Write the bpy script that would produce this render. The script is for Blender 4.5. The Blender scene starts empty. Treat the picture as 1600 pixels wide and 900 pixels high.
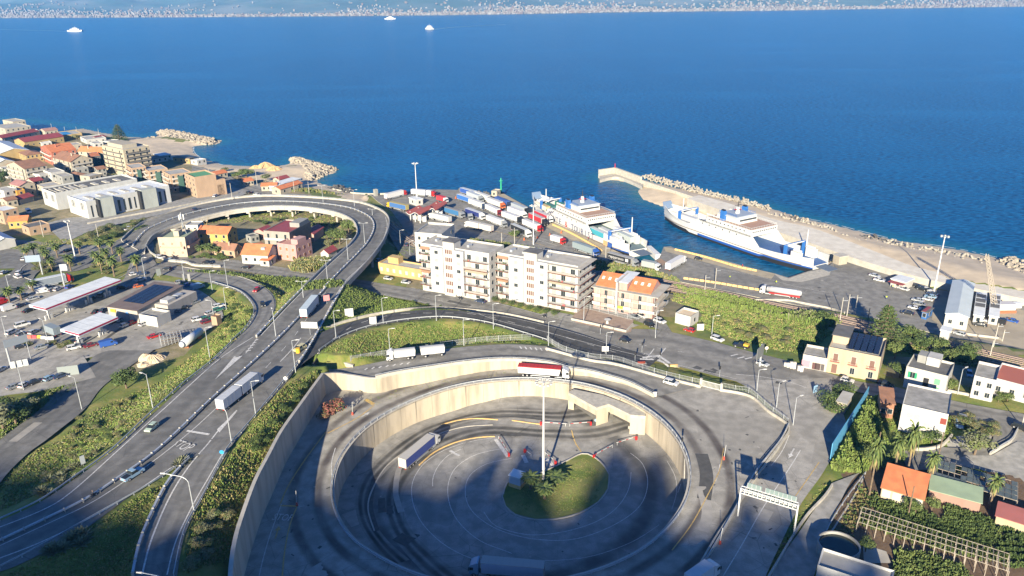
import bpy,bmesh,math,random
import numpy as np
from mathutils import Vector,Matrix
from mathutils.bvhtree import BVHTree
random.seed(7)
rng=np.random.default_rng(7)
SC=bpy.context.scene
COL=SC.collection
FP,PIT,ROL,H0=1192.,math.radians(21.02),math.radians(.74),118.
cam_d=bpy.data.cameras.new('camera')
cam_d.sensor_width=36.
cam_d.lens=36.*FP/1600.
cam_d.clip_start=1.
cam_d.clip_end=40000.
cam=bpy.data.objects.new('camera',cam_d)
COL.objects.link(cam)
cam.matrix_world=Matrix.Translation((0,0,H0))@Matrix.Rotation(math.pi/2-PIT,4,'X')@Matrix.Rotation(-ROL,4,'Z')
SC.camera=cam
SUN_AZ,SUN_EL=math.radians(14.),math.radians(19.)
world=bpy.data.worlds.new('World')
SC.world=world
world.use_nodes=True
wn=world.node_tree
bg=wn.nodes['Background']
sky=wn.nodes.new('ShaderNodeTexSky')
sky.sky_type='NISHITA'
sky.sun_disc=False
sky.sun_elevation=SUN_EL
sky.sun_rotation=math.pi+SUN_AZ
sky.altitude=100
sky.air_density=1.0
sky.dust_density=0.6
sky.ozone_density=3.0
tint=wn.nodes.new('ShaderNodeMix');tint.data_type='RGBA';tint.blend_type='MULTIPLY';tint.inputs[0].default_value=1.
tint.inputs[7].default_value=(.42,.68,1.22,1)
wn.links.new(sky.outputs[0],tint.inputs[6]);wn.links.new(tint.outputs[2],bg.inputs[0])
bg.inputs[1].default_value=0.05
sd=bpy.data.lights.new('sun','SUN')
sd.energy=5.0
sd.angle=math.radians(.55)
sd.color=(1.,.885,.67)
sun=bpy.data.objects.new('sun',sd)
COL.objects.link(sun)
LD=Vector((math.sin(SUN_AZ)*math.cos(SUN_EL),math.cos(SUN_AZ)*math.cos(SUN_EL),-math.sin(SUN_EL)))
sun.rotation_euler=LD.to_track_quat('-Z','Y').to_euler()
SC.view_settings.view_transform='Standard'
SC.view_settings.look='None'
SC.view_settings.exposure=1.52
SC.view_settings.gamma=1.
SC.cycles.max_bounces=5
SC.cycles.diffuse_bounces=3
SC.cycles.glossy_bounces=2
SC.cycles.transmission_bounces=2
SC.cycles.volume_bounces=1
SC.cycles.transparent_max_bounces=8
def G(px,py,z=0.):
 u=px-800.;v=450.-py
 c,s=math.cos(ROL),math.sin(ROL)
 u,v=u*c+v*s,-u*s+v*c
 dy=FP*math.cos(PIT)+v*math.sin(PIT);dz=-FP*math.sin(PIT)+v*math.cos(PIT)
 t=(H0-z)/-dz
 return Vector((u*t,dy*t,z))
def ray(px,py):
 p=G(px,py,H0-1.)
 return Vector((0,0,H0)),(p-Vector((0,0,H0))).normalized()
MATS={}
def mat(name,c,rough=.8,c2=None,sc=.3,det=4.,lo=.35,hi=.65,metal=0.,c3=None,sc3=.03,bump=0.,bsc=2.,spec=None,stretch=None):
 if name in MATS:return MATS[name]
 m=bpy.data.materials.new(name);m.use_nodes=True
 n=m.node_tree;L=n.links;B=n.nodes['Principled BSDF']
 B.inputs['Roughness'].default_value=rough
 B.inputs['Metallic'].default_value=metal
 if spec is not None:B.inputs['Specular IOR Level'].default_value=spec
 B.inputs['Base Color'].default_value=(*c,1)
 if c2 or bump:
  geo=n.nodes.new('ShaderNodeNewGeometry')
  vec=geo.outputs['Position']
  if stretch:
   mp=n.nodes.new('ShaderNodeMapping');mp.inputs['Scale'].default_value=stretch
   L.new(vec,mp.inputs[0]);vec=mp.outputs[0]
 def noise(scale,detail,a,b):
  t=n.nodes.new('ShaderNodeTexNoise');t.inputs['Scale'].default_value=scale;t.inputs['Detail'].default_value=detail
  L.new(vec,t.inputs['Vector'])
  r=n.nodes.new('ShaderNodeMapRange');r.inputs[1].default_value=a;r.inputs[2].default_value=b
  L.new(t.outputs[0],r.inputs[0]);return r.outputs[0]
 def mix(f,a,b):
  x=n.nodes.new('ShaderNodeMix');x.data_type='RGBA'
  L.new(f,x.inputs[0])
  for k,q in((6,a),(7,b)):
   if isinstance(q,tuple):x.inputs[k].default_value=(*q,1)
   else:L.new(q,x.inputs[k])
  return x.outputs[2]
 if c2:
  o=mix(noise(sc,det,lo,hi),c,c2)
  if c3:o=mix(noise(sc3,3.,.42,.62),o,c3)
  L.new(o,B.inputs['Base Color'])
 if bump:
  t=n.nodes.new('ShaderNodeTexNoise');t.inputs['Scale'].default_value=bsc;t.inputs['Detail'].default_value=4
  L.new(vec,t.inputs['Vector'])
  b=n.nodes.new('ShaderNodeBump');b.inputs['Strength'].default_value=1.;b.inputs['Distance'].default_value=bump
  L.new(t.outputs[0],b.inputs['Height']);L.new(b.outputs[0],B.inputs['Normal'])
 MATS[name]=m
 return m
def paint(c,rough=.45):
 k=1-.34*min(1,max(c));c=tuple(q*k for q in c)
 return mat('paint_%02x%02x%02x_%d'%(*[int(min(1,q)*255)for q in c],int(rough*10)),c,rough)
def flatm(c):return paint(c,.8)
def asphalt(name,base,dark,tracks,tw=.10,amt=.6,patch=True):
 m=bpy.data.materials.new(name);m.use_nodes=True;MATS[name]=m
 n=m.node_tree;L=n.links;B=n.nodes['Principled BSDF']
 B.inputs['Roughness'].default_value=.85
 B.inputs['Specular IOR Level'].default_value=.25
 N=n.nodes.new
 geo=N('ShaderNodeNewGeometry')
 def noise(scale,detail,a,b,v):
  t=N('ShaderNodeTexNoise');t.inputs['Scale'].default_value=scale;t.inputs['Detail'].default_value=detail
  L.new(v,t.inputs['Vector'])
  r=N('ShaderNodeMapRange');r.inputs[1].default_value=a;r.inputs[2].default_value=b
  L.new(t.outputs[0],r.inputs[0]);return r.outputs[0]
 def math_(op,a,b):
  x=N('ShaderNodeMath');x.operation=op
  for k,q in enumerate((a,b)):
   if isinstance(q,(int,float)):x.inputs[k].default_value=q
   else:L.new(q,x.inputs[k])
  return x.outputs[0]
 def mix(f,a,b):
  x=N('ShaderNodeMix');x.data_type='RGBA';L.new(f,x.inputs[0])
  for k,q in((6,a),(7,b)):
   if isinstance(q,tuple):x.inputs[k].default_value=(*q,1)
   else:L.new(q,x.inputs[k])
  return x.outputs[2]
 lite=tuple(q*1.3 for q in base)
 base=tuple(q*.92 for q in base)
 col=mix(noise(.35,8,.38,.62,geo.outputs['Position']),base,lite)
 col=mix(math_('MULTIPLY',noise(3.5,3,.45,.8,geo.outputs['Position']),.5),col,tuple(q*.72 for q in base))
 if patch:
  v=N('ShaderNodeTexVoronoi');v.inputs['Scale'].default_value=.07;L.new(geo.outputs['Position'],v.inputs['Vector'])
  s=N('ShaderNodeSeparateColor');L.new(v.outputs['Color'],s.inputs[0])
  r=N('ShaderNodeMapRange');r.inputs[1].default_value=.72;r.inputs[2].default_value=.76;r.inputs[4].default_value=.35
  L.new(s.outputs[0],r.inputs[0])
  col=mix(r.outputs[0],col,tuple(q*.75 for q in base))
  v2=N('ShaderNodeTexVoronoi');v2.feature='DISTANCE_TO_EDGE';v2.inputs['Scale'].default_value=.16;v2.inputs['Randomness'].default_value=1.
  L.new(geo.outputs['Position'],v2.inputs['Vector'])
  r2=N('ShaderNodeMapRange');r2.inputs[1].default_value=.012;r2.inputs[2].default_value=.004;r2.inputs[4].default_value=.55
  L.new(v2.outputs[0],r2.inputs[0])
  col=mix(math_('MULTIPLY',r2.outputs[0],noise(.05,2,.45,.6,geo.outputs['Position'])),col,tuple(q*.45 for q in base))
 if tracks:
  uv=N('ShaderNodeUVMap');sx=N('ShaderNodeSeparateXYZ');L.new(uv.outputs[0],sx.inputs[0])
  wob=noise(.04,2,0,1,geo.outputs['Position'])
  u=math_('ADD',sx.outputs[0],math_('MULTIPLY',math_('SUBTRACT',wob,.5),.06))
  tot=None
  for tr in tracks:
   d=math_('ABSOLUTE',math_('SUBTRACT',u,tr),0)
   r=N('ShaderNodeMapRange');r.interpolation_type='SMOOTHSTEP'
   r.inputs[1].default_value=tw;r.inputs[2].default_value=tw*.2
   L.new(d,r.inputs[0])
   tot=r.outputs[0]if tot is None else math_('MAXIMUM',tot,r.outputs[0])
  f=math_('MULTIPLY',tot,math_('ADD',math_('MULTIPLY',noise(.12,4,.3,.7,geo.outputs['Position']),amt*.6),amt*.4))
  col=mix(f,col,dark)
 L.new(col,B.inputs['Base Color'])
 return m
AS_GREY=asphalt('asphalt_grey',(.20,.192,.175),(.06,.06,.06),(.3,.7),.12,.45)
AS_HWY=asphalt('asphalt_highway',(.150,.146,.137),(.06,.06,.06),(.22,.42,.68),.08,.35)
AS_DARK=asphalt('asphalt_dark',(.062,.062,.063),(.035,.035,.035),(.3,.7),.1,.5,False)
AS_RING=asphalt('asphalt_ring',(.27,.255,.225),(.045,.034,.033),(.17,.42),.075,.95)
AS_PIT=asphalt('asphalt_pit',(.23,.222,.205),(.035,.034,.033),(.80,),.07,.8)
AS_LANE=asphalt('asphalt_truck_lane',(.20,.19,.172),(.03,.03,.029),(.3,.68),.2,1.)
AS_YARD=asphalt('asphalt_yard',(.26,.248,.225),(.07,.07,.07),(),.1,.45)
AS_PORT=asphalt('asphalt_port',(.185,.178,.163),(.07,.07,.07),(),.1,.45)
CONC=mat('concrete',(.42,.39,.33),.85,(.31,.29,.25),.8,5,bump=.01)
CONCW=mat('concrete_wall_cream',(.40,.345,.265),.85,(.25,.215,.165),.45,7,.42,.72,stretch=(1,1,.15),bump=.02)
CONCG=mat('concrete_grey',(.30,.29,.27),.85,(.20,.195,.18),.5,5)
CONCL=mat('concrete_light',(.40,.375,.33),.85,(.32,.30,.26),.4,5)
WHITE=mat('road_paint_white',(.62,.61,.58),.7,(.38,.37,.35),2.5,4)
YELL=mat('road_paint_yellow',(.55,.36,.10),.7,(.32,.24,.11),2.,4)
GALV=mat('galvanised_steel',(.44,.46,.48),.45,(.34,.36,.38),3.,2,metal=.3)
GRASS=mat('grass_ground',(.13,.165,.028),.95,(.23,.20,.06),.3,9,.36,.62,c3=(.09,.13,.022),sc3=.07,bump=.12,bsc=1.5)
DRYG=mat('dry_ground',(.27,.22,.14),.95,(.17,.15,.075),.3,8,c3=(.15,.135,.075),sc3=.05,bump=.1)
BWT=mat('breakwater_concrete',(.60,.56,.48),.85,(.50,.46,.39),.3,6)
SAND=mat('beach_sand',(.58,.47,.33),.95,(.44,.36,.26),.15,6,bump=.05)
SANDY=mat('sand_heap',(.52,.36,.18),.95,(.40,.27,.14),.4,6,bump=.1)
SOIL=mat('soil',(.13,.085,.05),.95,(.085,.055,.035),.5,6,bump=.1)
BALL=mat('rail_ballast',(.19,.15,.12),.95,(.12,.095,.08),1.5,6,bump=.08)
ROCK=mat('armour_stone',(.34,.295,.23),.9,(.20,.175,.145),.6,5,bump=.05)
ROCKD=mat('dark_rock',(.10,.095,.09),.9,(.05,.05,.05),.6,5,bump=.05)
LEAFD=mat('leaf_dark',(.030,.055,.012),.8,(.055,.085,.02),.6,3)
LEAFM=mat('leaf_mid',(.055,.095,.02),.8,(.095,.125,.03),.6,3)
LEAFL=mat('leaf_light',(.13,.16,.045),.8,(.09,.12,.03),.6,3)
LEAFY=mat('leaf_dry',(.24,.19,.085),.85,(.15,.13,.055),.6,3)
LEAFO=mat('leaf_olive',(.17,.175,.10),.8,(.11,.12,.06),.6,3)
LEAFP=mat('blossom_pink',(.20,.055,.05),.8,(.12,.06,.03),.8,3)
BARK=mat('bark',(.17,.12,.08),.9,(.10,.075,.05),2.,3)
BLACK=paint((.015,.015,.017),.5)
TYRE=paint((.02,.02,.02),.8)
GLASS=mat('window_glass',(.02,.028,.035),.12)
DGLASS=mat('vehicle_glass',(.02,.025,.03),.1)
TILE=mat('roof_tile_orange',(.50,.17,.07),.85,(.40,.13,.055),.5,5)
TILEB=mat('roof_tile_brown',(.26,.13,.08),.85,(.19,.10,.065),.5,5)
MAROON=mat('roof_maroon',(.26,.05,.05),.6,(.20,.045,.045),.3,4)
ROOFG=mat('roof_screed',(.37,.36,.33),.85,(.27,.26,.24),.25,6)
ROOFW=mat('roof_white_sheet',(.62,.64,.64),.6,(.52,.54,.55),.3,4)
ROOFD=mat('roof_dark_sheet',(.13,.125,.12),.8,(.09,.088,.085),.4,4)
class MB:
 def __init__(s):s.v=[];s.f=[];s.m=[];s.mats=[];s.uv={}
 def mi(s,m):
  if m not in s.mats:s.mats.append(m)
  return s.mats.index(m)
 def poly(s,pts,m,uv=None):
  b=len(s.v);s.v+=[tuple(p)for p in pts];s.f.append(tuple(range(b,b+len(pts))));s.m.append(s.mi(m))
  if uv:s.uv[len(s.f)-1]=uv
  return s
 def box(s,x0,y0,z0,x1,y1,z1,m,M=None):
  P_=[(x0,y0,z0),(x1,y0,z0),(x1,y1,z0),(x0,y1,z0),(x0,y0,z1),(x1,y0,z1),(x1,y1,z1),(x0,y1,z1)]
  return s.hexa(P_,m,M)
 def hexa(s,P_,m,M=None):
  if M is not None:P_=[M@Vector(p)for p in P_]
  b=len(s.v);s.v+=[tuple(p)for p in P_];k=s.mi(m)
  for f in((0,3,2,1),(4,5,6,7),(0,1,5,4),(1,2,6,5),(2,3,7,6),(3,0,4,7)):
   s.f.append(tuple(b+i for i in f));s.m.append(k)
  return s
 def tube(s,a,b_,r0,r1,m,n=8,cap=True):
  a=Vector(a);b_=Vector(b_);d=(b_-a)
  if d.length<1e-6:return s
  q=d.to_track_quat('Z','Y');base=len(s.v);k=s.mi(m)
  for p,r in((a,r0),(b_,r1)):
   for i in range(n):
    t=2*math.pi*i/n
    s.v.append(tuple(p+q@Vector((r*math.cos(t),r*math.sin(t),0))))
  for i in range(n):
   j=(i+1)%n
   s.f.append((base+i,base+j,base+n+j,base+n+i));s.m.append(k)
  if cap:
   s.f.append(tuple(base+n+i for i in range(n)));s.m.append(k)
   s.f.append(tuple(base+n-1-i for i in range(n)));s.m.append(k)
  return s
 def prism(s,outline,x0,x1,m):
  k=s.mi(m);n=len(outline);b=len(s.v)
  for x in(x0,x1):
   for(y,z)in outline:s.v.append((x,y,z))
  for i in range(n):
   j=(i+1)%n
   s.f.append((b+i,b+j,b+n+j,b+n+i));s.m.append(k)
  s.f.append(tuple(b+n-1-i for i in range(n)));s.m.append(k)
  s.f.append(tuple(b+n+i for i in range(n)));s.m.append(k)
  return s
 def extr(s,outline,z0,z1,m):
  k=s.mi(m);n=len(outline);b=len(s.v)
  for z in(z0,z1):
   for(x,y)in outline:s.v.append((x,y,z))
  for i in range(n):
   j=(i+1)%n
   s.f.append((b+i,b+j,b+n+j,b+n+i));s.m.append(k)
  s.f.append(tuple(b+n-1-i for i in range(n)));s.m.append(k)
  s.f.append(tuple(b+n+i for i in range(n)));s.m.append(k)
  return s
 def mesh(s,name,smooth=False):
  me=bpy.data.meshes.new(name)
  me.from_pydata(s.v,[],s.f)
  for m in s.mats:me.materials.append(m)
  me.polygons.foreach_set('material_index',s.m)
  if s.uv:
   lay=me.uv_layers.new(name='UVMap')
   for fi,uv in s.uv.items():
    p=me.polygons[fi]
    for k,li in enumerate(p.loop_indices):lay.data[li].uv=uv[k]
  if smooth:me.polygons.foreach_set('use_smooth',[True]*len(s.f))
  me.update()
  return me
 def build(s,name,parent=None,smooth=False,fix=False):
  me=s.mesh(name,smooth)
  if fix:
   bm=bmesh.new();bm.from_mesh(me);bmesh.ops.recalc_face_normals(bm,faces=bm.faces);bm.to_mesh(me);bm.free()
  return obj(name,me,parent)
def obj(name,me,parent=None):
 o=bpy.data.objects.new(name,me);COL.objects.link(o)
 if parent:o.parent=parent
 return o
def tag(o,label,cat,group=None):
 o['label']=label;o['category']=cat
 if group:o['group']=group
 return o
def thing(name,label,cat,loc=(0,0,0),rz=0,group=None):
 o=bpy.data.objects.new(name,None);COL.objects.link(o)
 o.location=loc;o.rotation_euler=(0,0,rz);o.empty_display_size=.5
 return tag(o,label,cat,group)
def struct(o):o['kind']='structure';return o
KIDS={}
def copy_thing(src,loc,rz,label=None,group=None,sc=None,name=None):
 def rec(o,par):
  c=o.copy();COL.objects.link(c);c.parent=par
  for ch in list(o.children):rec(ch,c)
  return c
 r=rec(src,None)
 r.location=loc;r.rotation_euler=(0,0,rz)
 if sc:r.scale=sc if isinstance(sc,tuple)else(sc,sc,sc)
 if label:r['label']=label
 if group:r['group']=group
 return r
def inpoly(P_,X,Y):
 c=np.zeros(X.shape,bool);n=len(P_)
 for i in range(n):
  x1,y1=P_[i];x2,y2=P_[(i+1)%n]
  if y1==y2:continue
  t=((y1>Y)!=(y2>Y))&(X<(x2-x1)*(Y-y1)/(y2-y1)+x1)
  c^=t
 return c
def dpoly(P_,X,Y,closed=True):
 d=np.full(X.shape,1e9);n=len(P_)
 for i in range(n if closed else n-1):
  x1,y1=P_[i];x2,y2=P_[(i+1)%n]
  dx,dy=x2-x1,y2-y1;l=dx*dx+dy*dy+1e-9
  t=np.clip(((X-x1)*dx+(Y-y1)*dy)/l,0,1)
  d=np.minimum(d,np.hypot(X-x1-t*dx,Y-y1-t*dy))
 return d
class Field:
 def __init__(s,ctl,sig):s.p=np.array([[*G(a,b,z)[:2],z]for a,b,z in ctl]);s.s=sig
 def __call__(s,X,Y):
  X=np.asarray(X,float);Y=np.asarray(Y,float)
  w=np.zeros(X.shape);a=np.zeros(X.shape)
  for x,y,z in s.p:
   q=1/(1+((X-x)**2+(Y-y)**2)/s.s**2)**3
   w+=q;a+=q*z
  return a/w
ZB=Field([(0,200,3),(100,215,3),(200,250,4),(300,260,3),(50,260,5),(150,300,6),(250,310,6),(0,330,7),(100,370,6.5),(300,300,5),(400,290,4),(450,280,3.5),(500,300,4),(570,310,3.5),
 (300,390,6),(400,400,6),(500,390,6),(450,350,5.5),(560,400,5.5),(60,400,6.5),(150,410,6.5),(220,410,6.5),(0,450,7),(50,480,6.5),(150,480,6.5),(250,500,6.5),(300,520,6.5),
 (100,540,6.8),(40,560,7),(180,560,6.8),(150,620,6.5),(60,700,7.5),(0,760,8.5),(450,435,6),(600,450,6),(720,480,6.5),(850,505,7),(1000,540,7.5),(1150,575,8),(1300,600,8),
 (1450,630,8.5),(1600,660,9),(780,440,6),(640,400,4.5),(700,405,4.5),(900,425,4.5),(1050,440,4.5),(1200,470,4.5),(1400,520,5),(1600,565,5.5),(1150,500,6.5),(1230,520,7),(1350,700,7.5),
 (1450,750,7),(1550,800,7),(1300,880,7),(1500,880,7),(1290,780,7.5),(1240,650,8),(1200,800,8),(1100,900,8),(600,500,7.5),(700,520,8.5),(550,540,9),(200,680,8),(100,780,9),(-100,500,7),(-100,900,10),(1700,800,7)],22.)
def pxp(l,z):return[tuple(G(a,b,z)[:2])for a,b in l]
PORT=pxp([(577,303),(607,302),(634,300),(680,296),(715,297),(740,301),(767,304),(787,303),(815,318),(845,334),(864,347),(920,372),(944,383),(962,393),(975,412),(1010,415),(1030,403),(1037,386),(1048,385),(1056,389),(1100,399),(1182,421),(1212,428),(1232,434),(1262,424),(1293,418),(1306,404),(1400,428),(1460,452),(1600,474),(1760,505),(1950,545),(1950,625),(1760,582),(1600,548),(1480,527),(1380,500),(1250,478),(1060,440),(900,405),(780,378),(720,372),(640,368),(612,330),(590,315)],2.5)
SHORE=pxp([(-900,150),(-400,165),(-100,180),(0,185),(60,189),(110,196),(160,207),(205,214),(240,215),(247,209),(262,206),(275,207),(300,214),(335,218),(347,222),(338,226),(316,227),(303,228),(304,238),(318,248),(350,257),(400,260),(440,258),(455,256),(449,250),(462,247),(490,254),(528,265),(524,270),(495,279),(500,286),(530,293),(560,302),(577,306)],0)+pxp([(577,303),(607,302),(634,300),(680,296),(715,297),(740,301),(767,304),(787,303),(815,318),(845,334),(864,347),(920,372),(944,383),(962,393),(975,412),(1010,415),(1030,403),(1037,386),(1048,385),(1056,389),(1100,399),(1182,421),(1212,428),(1232,434),(1262,424),(1293,418),(1300,398)],2.5)+pxp([(1240,380),(1180,362),(1120,345),(1060,326),(1030,322),(1004,312),(996,302),(998,296),(1003,291),(968,283),(937,280),(936,275),(962,268),(1003,280),(1050,292),(1100,301),(1150,311),(1200,323),(1250,340),(1300,350),(1350,363),(1400,375),(1450,382),(1500,390),(1550,401),(1600,412),(1750,440),(2200,520),(2600,700),(2600,1500),(-1500,1500),(-1500,300)],0)
RINGF=Field([(520,618,5.6),(585,613,5.3),(560,650,5.3),(620,640,5.0),(650,605,5.2),(700,597,5.8),(750,600,6.1),(800,585,6.4),(860,585,6.9),(940,597,7.4),(1000,620,7.8),(1050,660,8),(1070,740,8),(1100,640,8),(1150,700,8),(1200,650,8),
 (1120,830,8),(1000,890,7.6),(470,720,5.0),(450,800,5.0),(420,800,4.8),(460,880,5.4),(600,900,6.5),(530,740,5.0),(540,820,5.2),(620,890,6.5),(1150,900,8),(1230,640,8),(1000,590,8)],14.)
FLOORF=Field([(560,780,-1.8),(580,720,-2),(620,700,-2.),(700,645,-2.),(750,635,-.6),(800,622,1.2),(850,625,1.6),(900,640,1.8),(980,660,1.4),(1040,720,1.),(850,760,.5),(700,760,0),(850,880,0.5),(660,860,-.6),(600,850,-1.4),(680,720,-.8),(760,700,.3),(950,700,.5)],10.)
RC=Vector((-1.0,165.8));RR=44.1
W1TOP=[(504,584,12.6),(472,628,13.4),(440,673,14.2),(419,712,14.8),(400,748,15.2),(382,795,15.4),(367,845,15.6),(360,900,15.8),(362,960,15.8)]
W2TOP=[(504,584,12.6),(525,583,11.4),(547,586,10.6),(587,591,10.3),(620,584,10.2),(657,578,10.2),(690,573,10.0),(725,568,9.8),(770,564,9.5),(815,564,9.2),(860,569,9.0),(887,577,8.8),(920,582,8.6),(950,590,8.4),(985,601,8.2),(1022,620,8.05)]
R2=[tuple(G(*p)[:2])for p in W2TOP]+pxp([(1060,595),(1100,604),(1160,615),(1205,641),(1234,664),(1206,716),(1172,775),(1127,840),(1087,900),(1040,960)],8)+pxp([(500,1050)],6)+[tuple(G(*p)[:2])for p in W1TOP[::-1]]
def zs(x,y):return float(ZG(np.array([x]),np.array([y]))[0])
def ZG(X,Y):
 """smooth ground level outside the ring and embankments"""
 z=ZB(X,Y)
 d=np.where(inpoly(PORT,X,Y),0,dpoly(PORT,X,Y))
 w=np.clip(1-d/7.,0,1);w=w*w*(3-2*w)
 return z*(1-w)+2.5*w
def catmull(pts,step):
 """resample rows of numbers smoothly, about `step` metres apart"""
 A=np.array(pts,float);n=len(A);out=[]
 for i in range(n-1):
  p0,p1,p2,p3=A[max(i-1,0)],A[i],A[i+1],A[min(i+2,n-1)]
  m=max(1,int(math.ceil(np.linalg.norm(p2[:2]-p1[:2])/step)))
  for k in range(m):
   t=k/m
   out.append(.5*((2*p1)+(-p0+p2)*t+(2*p0-5*p1+4*p2-p3)*t*t+(-p0+3*p1-3*p2+p3)*t**3))
 out.append(A[-1]);return np.array(out)
STRIPS=[]
GROUND=[]
def strip(name,rows,m,field=None,dz=.04,emb=None,nlat=1,step=3.,deck=0.,skirt=0.,keep=True):
 W=[]
 for(xl,yl,xr,yr,z)in rows:
  if field is not None:
   a=G(xl,yl,6.);b=G(xr,yr,6.)
   for _ in range(3):
    za=float(field(np.array([a.x]),np.array([a.y]))[0]);zb=float(field(np.array([b.x]),np.array([b.y]))[0])
    a=G(xl,yl,za);b=G(xr,yr,zb)
  else:a=G(xl,yl,z);b=G(xr,yr,z);za=zb=z
  W.append([*a[:2],*b[:2],za,zb])
 R=catmull(W,step)
 if field is not None:
  R[:,4]=field(R[:,0],R[:,1]);R[:,5]=field(R[:,2],R[:,3])
 mb=MB();ln=0.
 cols=[]
 for i,r in enumerate(R):
  if i:ln+=math.hypot((r[0]+r[2]-R[i-1][0]-R[i-1][2])/2,(r[1]+r[3]-R[i-1][1]-R[i-1][3])/2)
  c=[]
  for k in range(nlat+1):
   t=k/nlat;x=r[0]*(1-t)+r[2]*t;y=r[1]*(1-t)+r[3]*t
   z=float(field(np.array([x]),np.array([y]))[0])if(field is not None and nlat>1)else r[4]*(1-t)+r[5]*t
   c.append((x,y,z+dz,t,ln))
  cols.append(c)
 for i in range(len(cols)-1):
  for k in range(nlat):
   q=[cols[i][k],cols[i][k+1],cols[i+1][k+1],cols[i+1][k]]
   mb.poly([p[:3]for p in q],m,[(p[3],p[4])for p in q])
 if deck or skirt:
  h=deck or skirt
  for i in range(len(cols)-1):
   for k in(0,nlat):
    a,b=cols[i][k],cols[i+1][k]
    mb.poly([a[:3],b[:3],(b[0],b[1],b[2]-h),(a[0],a[1],a[2]-h)],CONCL)
   if deck:
    a,b,c,d=cols[i][0],cols[i][nlat],cols[i+1][nlat],cols[i+1][0]
    mb.poly([(p[0],p[1],p[2]-h)for p in(a,b,c,d)],CONCG)
  if deck:
   for c in(cols[0],cols[-1]):
    a,b=c[0],c[nlat];mb.poly([a[:3],b[:3],(b[0],b[1],b[2]-h),(a[0],a[1],a[2]-h)],CONCL)
 o=mb.build(name,fix=False)
 o.data.update()
 if emb is not None:
  for i in range(len(R)-1):
   r=(R[i]+R[i+1])/2
   STRIPS.append(((r[0]+r[2])/2,(r[1]+r[3])/2,(r[4]+r[5])/2,math.hypot(r[0]-r[2],r[1]-r[3])/2,emb))
 o['_poly']=1;
 CLAMP.append((np.array([[r[0],r[1]]for r in R]+[[r[2],r[3]]for r in R[::-1]]),R,emb is None and deck>0))
 if keep:GROUND.append(o)
 return o
CLAMP=[]
HW=[(-60,842,-60,900,17.0),(0,814,0,893,16.9),(62,785,55,870,16.7),(118,747,128,830,16.4),(175,705,208,772,16.0),(218,664,292,718,15.5),(250,637,352,704,15.1),(268,620,380,676,14.95),(285,602,395,652,14.8),(330,566,440,606,14.3),(365,545,468,567,14.0),(400,527,487,537,13.8),(440,485,512,492,13.6),(475,450,536,450,13.4)]
VI=[(475,450,536,450,13.4),(505,420,567,418,13.2),(530,398,586,396,13.0),(548,382,600,375,12.8),(558,366,608,352,12.6),(556,352,605,338,12.4),(545,342,590,327,12.2),(522,333,560,317,12.0),(480,326,510,311,11.7),(440,324,460,308,11.4),(400,326,415,307,11.1),(360,331,370,310,10.7),(320,340,320,318,10.2),(285,350,275,329,9.6),(258,360,245,340,8.9),(238,371,222,350,8.1),(229,384,205,362,7.3),(226,396,190,376,6.9)]
struct(strip('highway',HW,AS_HWY,emb=.5,dz=.0,nlat=4))
viaduct_deck=strip('deck',VI,AS_HWY,deck=1.5,dz=.0,nlat=4)
RAMP1=[(206,905,276,905,15.2),(217,850,286,845,15.4),(240,795,299,812,15.4),(262,752,318,775,15.4),(296,715,352,712,15.2),(330,686,372,683,15.1)]
struct(strip('slip_road',RAMP1,AS_HWY,emb=.5,dz=.03,nlat=2))
RAMPB=[(236,425,247,411,6.6),(270,432,285,417,6.6),(300,437,330,424,6.8),(332,443,370,431,7.3),(370,455,402,444,8.3),(390,471,424,460,9.6),(397,488,429,480,11.0),(385,512,420,500,12.4),(361,536,400,528,13.6),(330,562,372,558,14.25)]
struct(strip('slip_road',RAMPB,AS_GREY,emb=.5,dz=.02,nlat=2))
RAMPC=[(455,590,478,545,13.9),(468,573,497,523,13.5),(497,551,523,511,13.0),(525,532,555,501,12.4),(560,517,590,493,11.8),(600,507,640,486,11.1),(650,500,680,484,10.4),(700,498,730,487,9.8),(760,506,790,494,9.0),(820,523,850,507,8.4),(880,541,910,523,8.0),(950,560,970,543,7.8),(1010,577,1030,560,7.8)]
struct(strip('slip_road',RAMPC,AS_DARK,emb=.45,dz=.03,nlat=2))
OUT=[(440,590,430,560,9.6),(505,583,478,572,9.8),(547,586,520,577,10.0),(587,591,560,572,10.0),(620,584,610,562,10.0),(657,578,650,553,10.0),(690,573,700,545,9.8),(725,568,750,540,9.6),(770,564,800,538,9.4),(815,564,850,541,9.1),(860,569,900,549,8.9),(887,577,935,559,8.7),(920,582,975,569,8.5),(950,590,1015,580,8.4),(985,601,1060,592,8.2),(1022,621,1100,602,8.05)]
struct(strip('upper_road',OUT,AS_GREY,emb=.4,dz=.05,nlat=3))
SS=[(236,424,262,402,0),(300,411,320,402,0),(350,419,380,408,0),(430,432,470,423,0),(520,447,560,437,0),(600,462,620,447,0),(700,484,700,458,0),(760,497,770,471,0),(850,520,850,492,0),(950,546,960,512,0),(1030,566,1030,516,0),(1100,583,1110,533,0),(1150,596,1170,549,0),(1200,606,1240,566,0),(1250,607,1300,585,0),(1300,605,1345,597,0),(1350,615,1390,603,0),(1440,640,1470,622,0),(1520,655,1560,640,0),(1620,678,1650,655,0),(1700,700,1740,672,0),(1950,760,1980,728,0)]
struct(strip('coast_road',SS,AS_GREY,field=ZG,dz=.06,nlat=3))
struct(strip('verge',[(845,491,860,486,0),(900,503,925,497,0),(980,515,1000,508,0)],CONCG,field=ZG,dz=.08))
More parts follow.
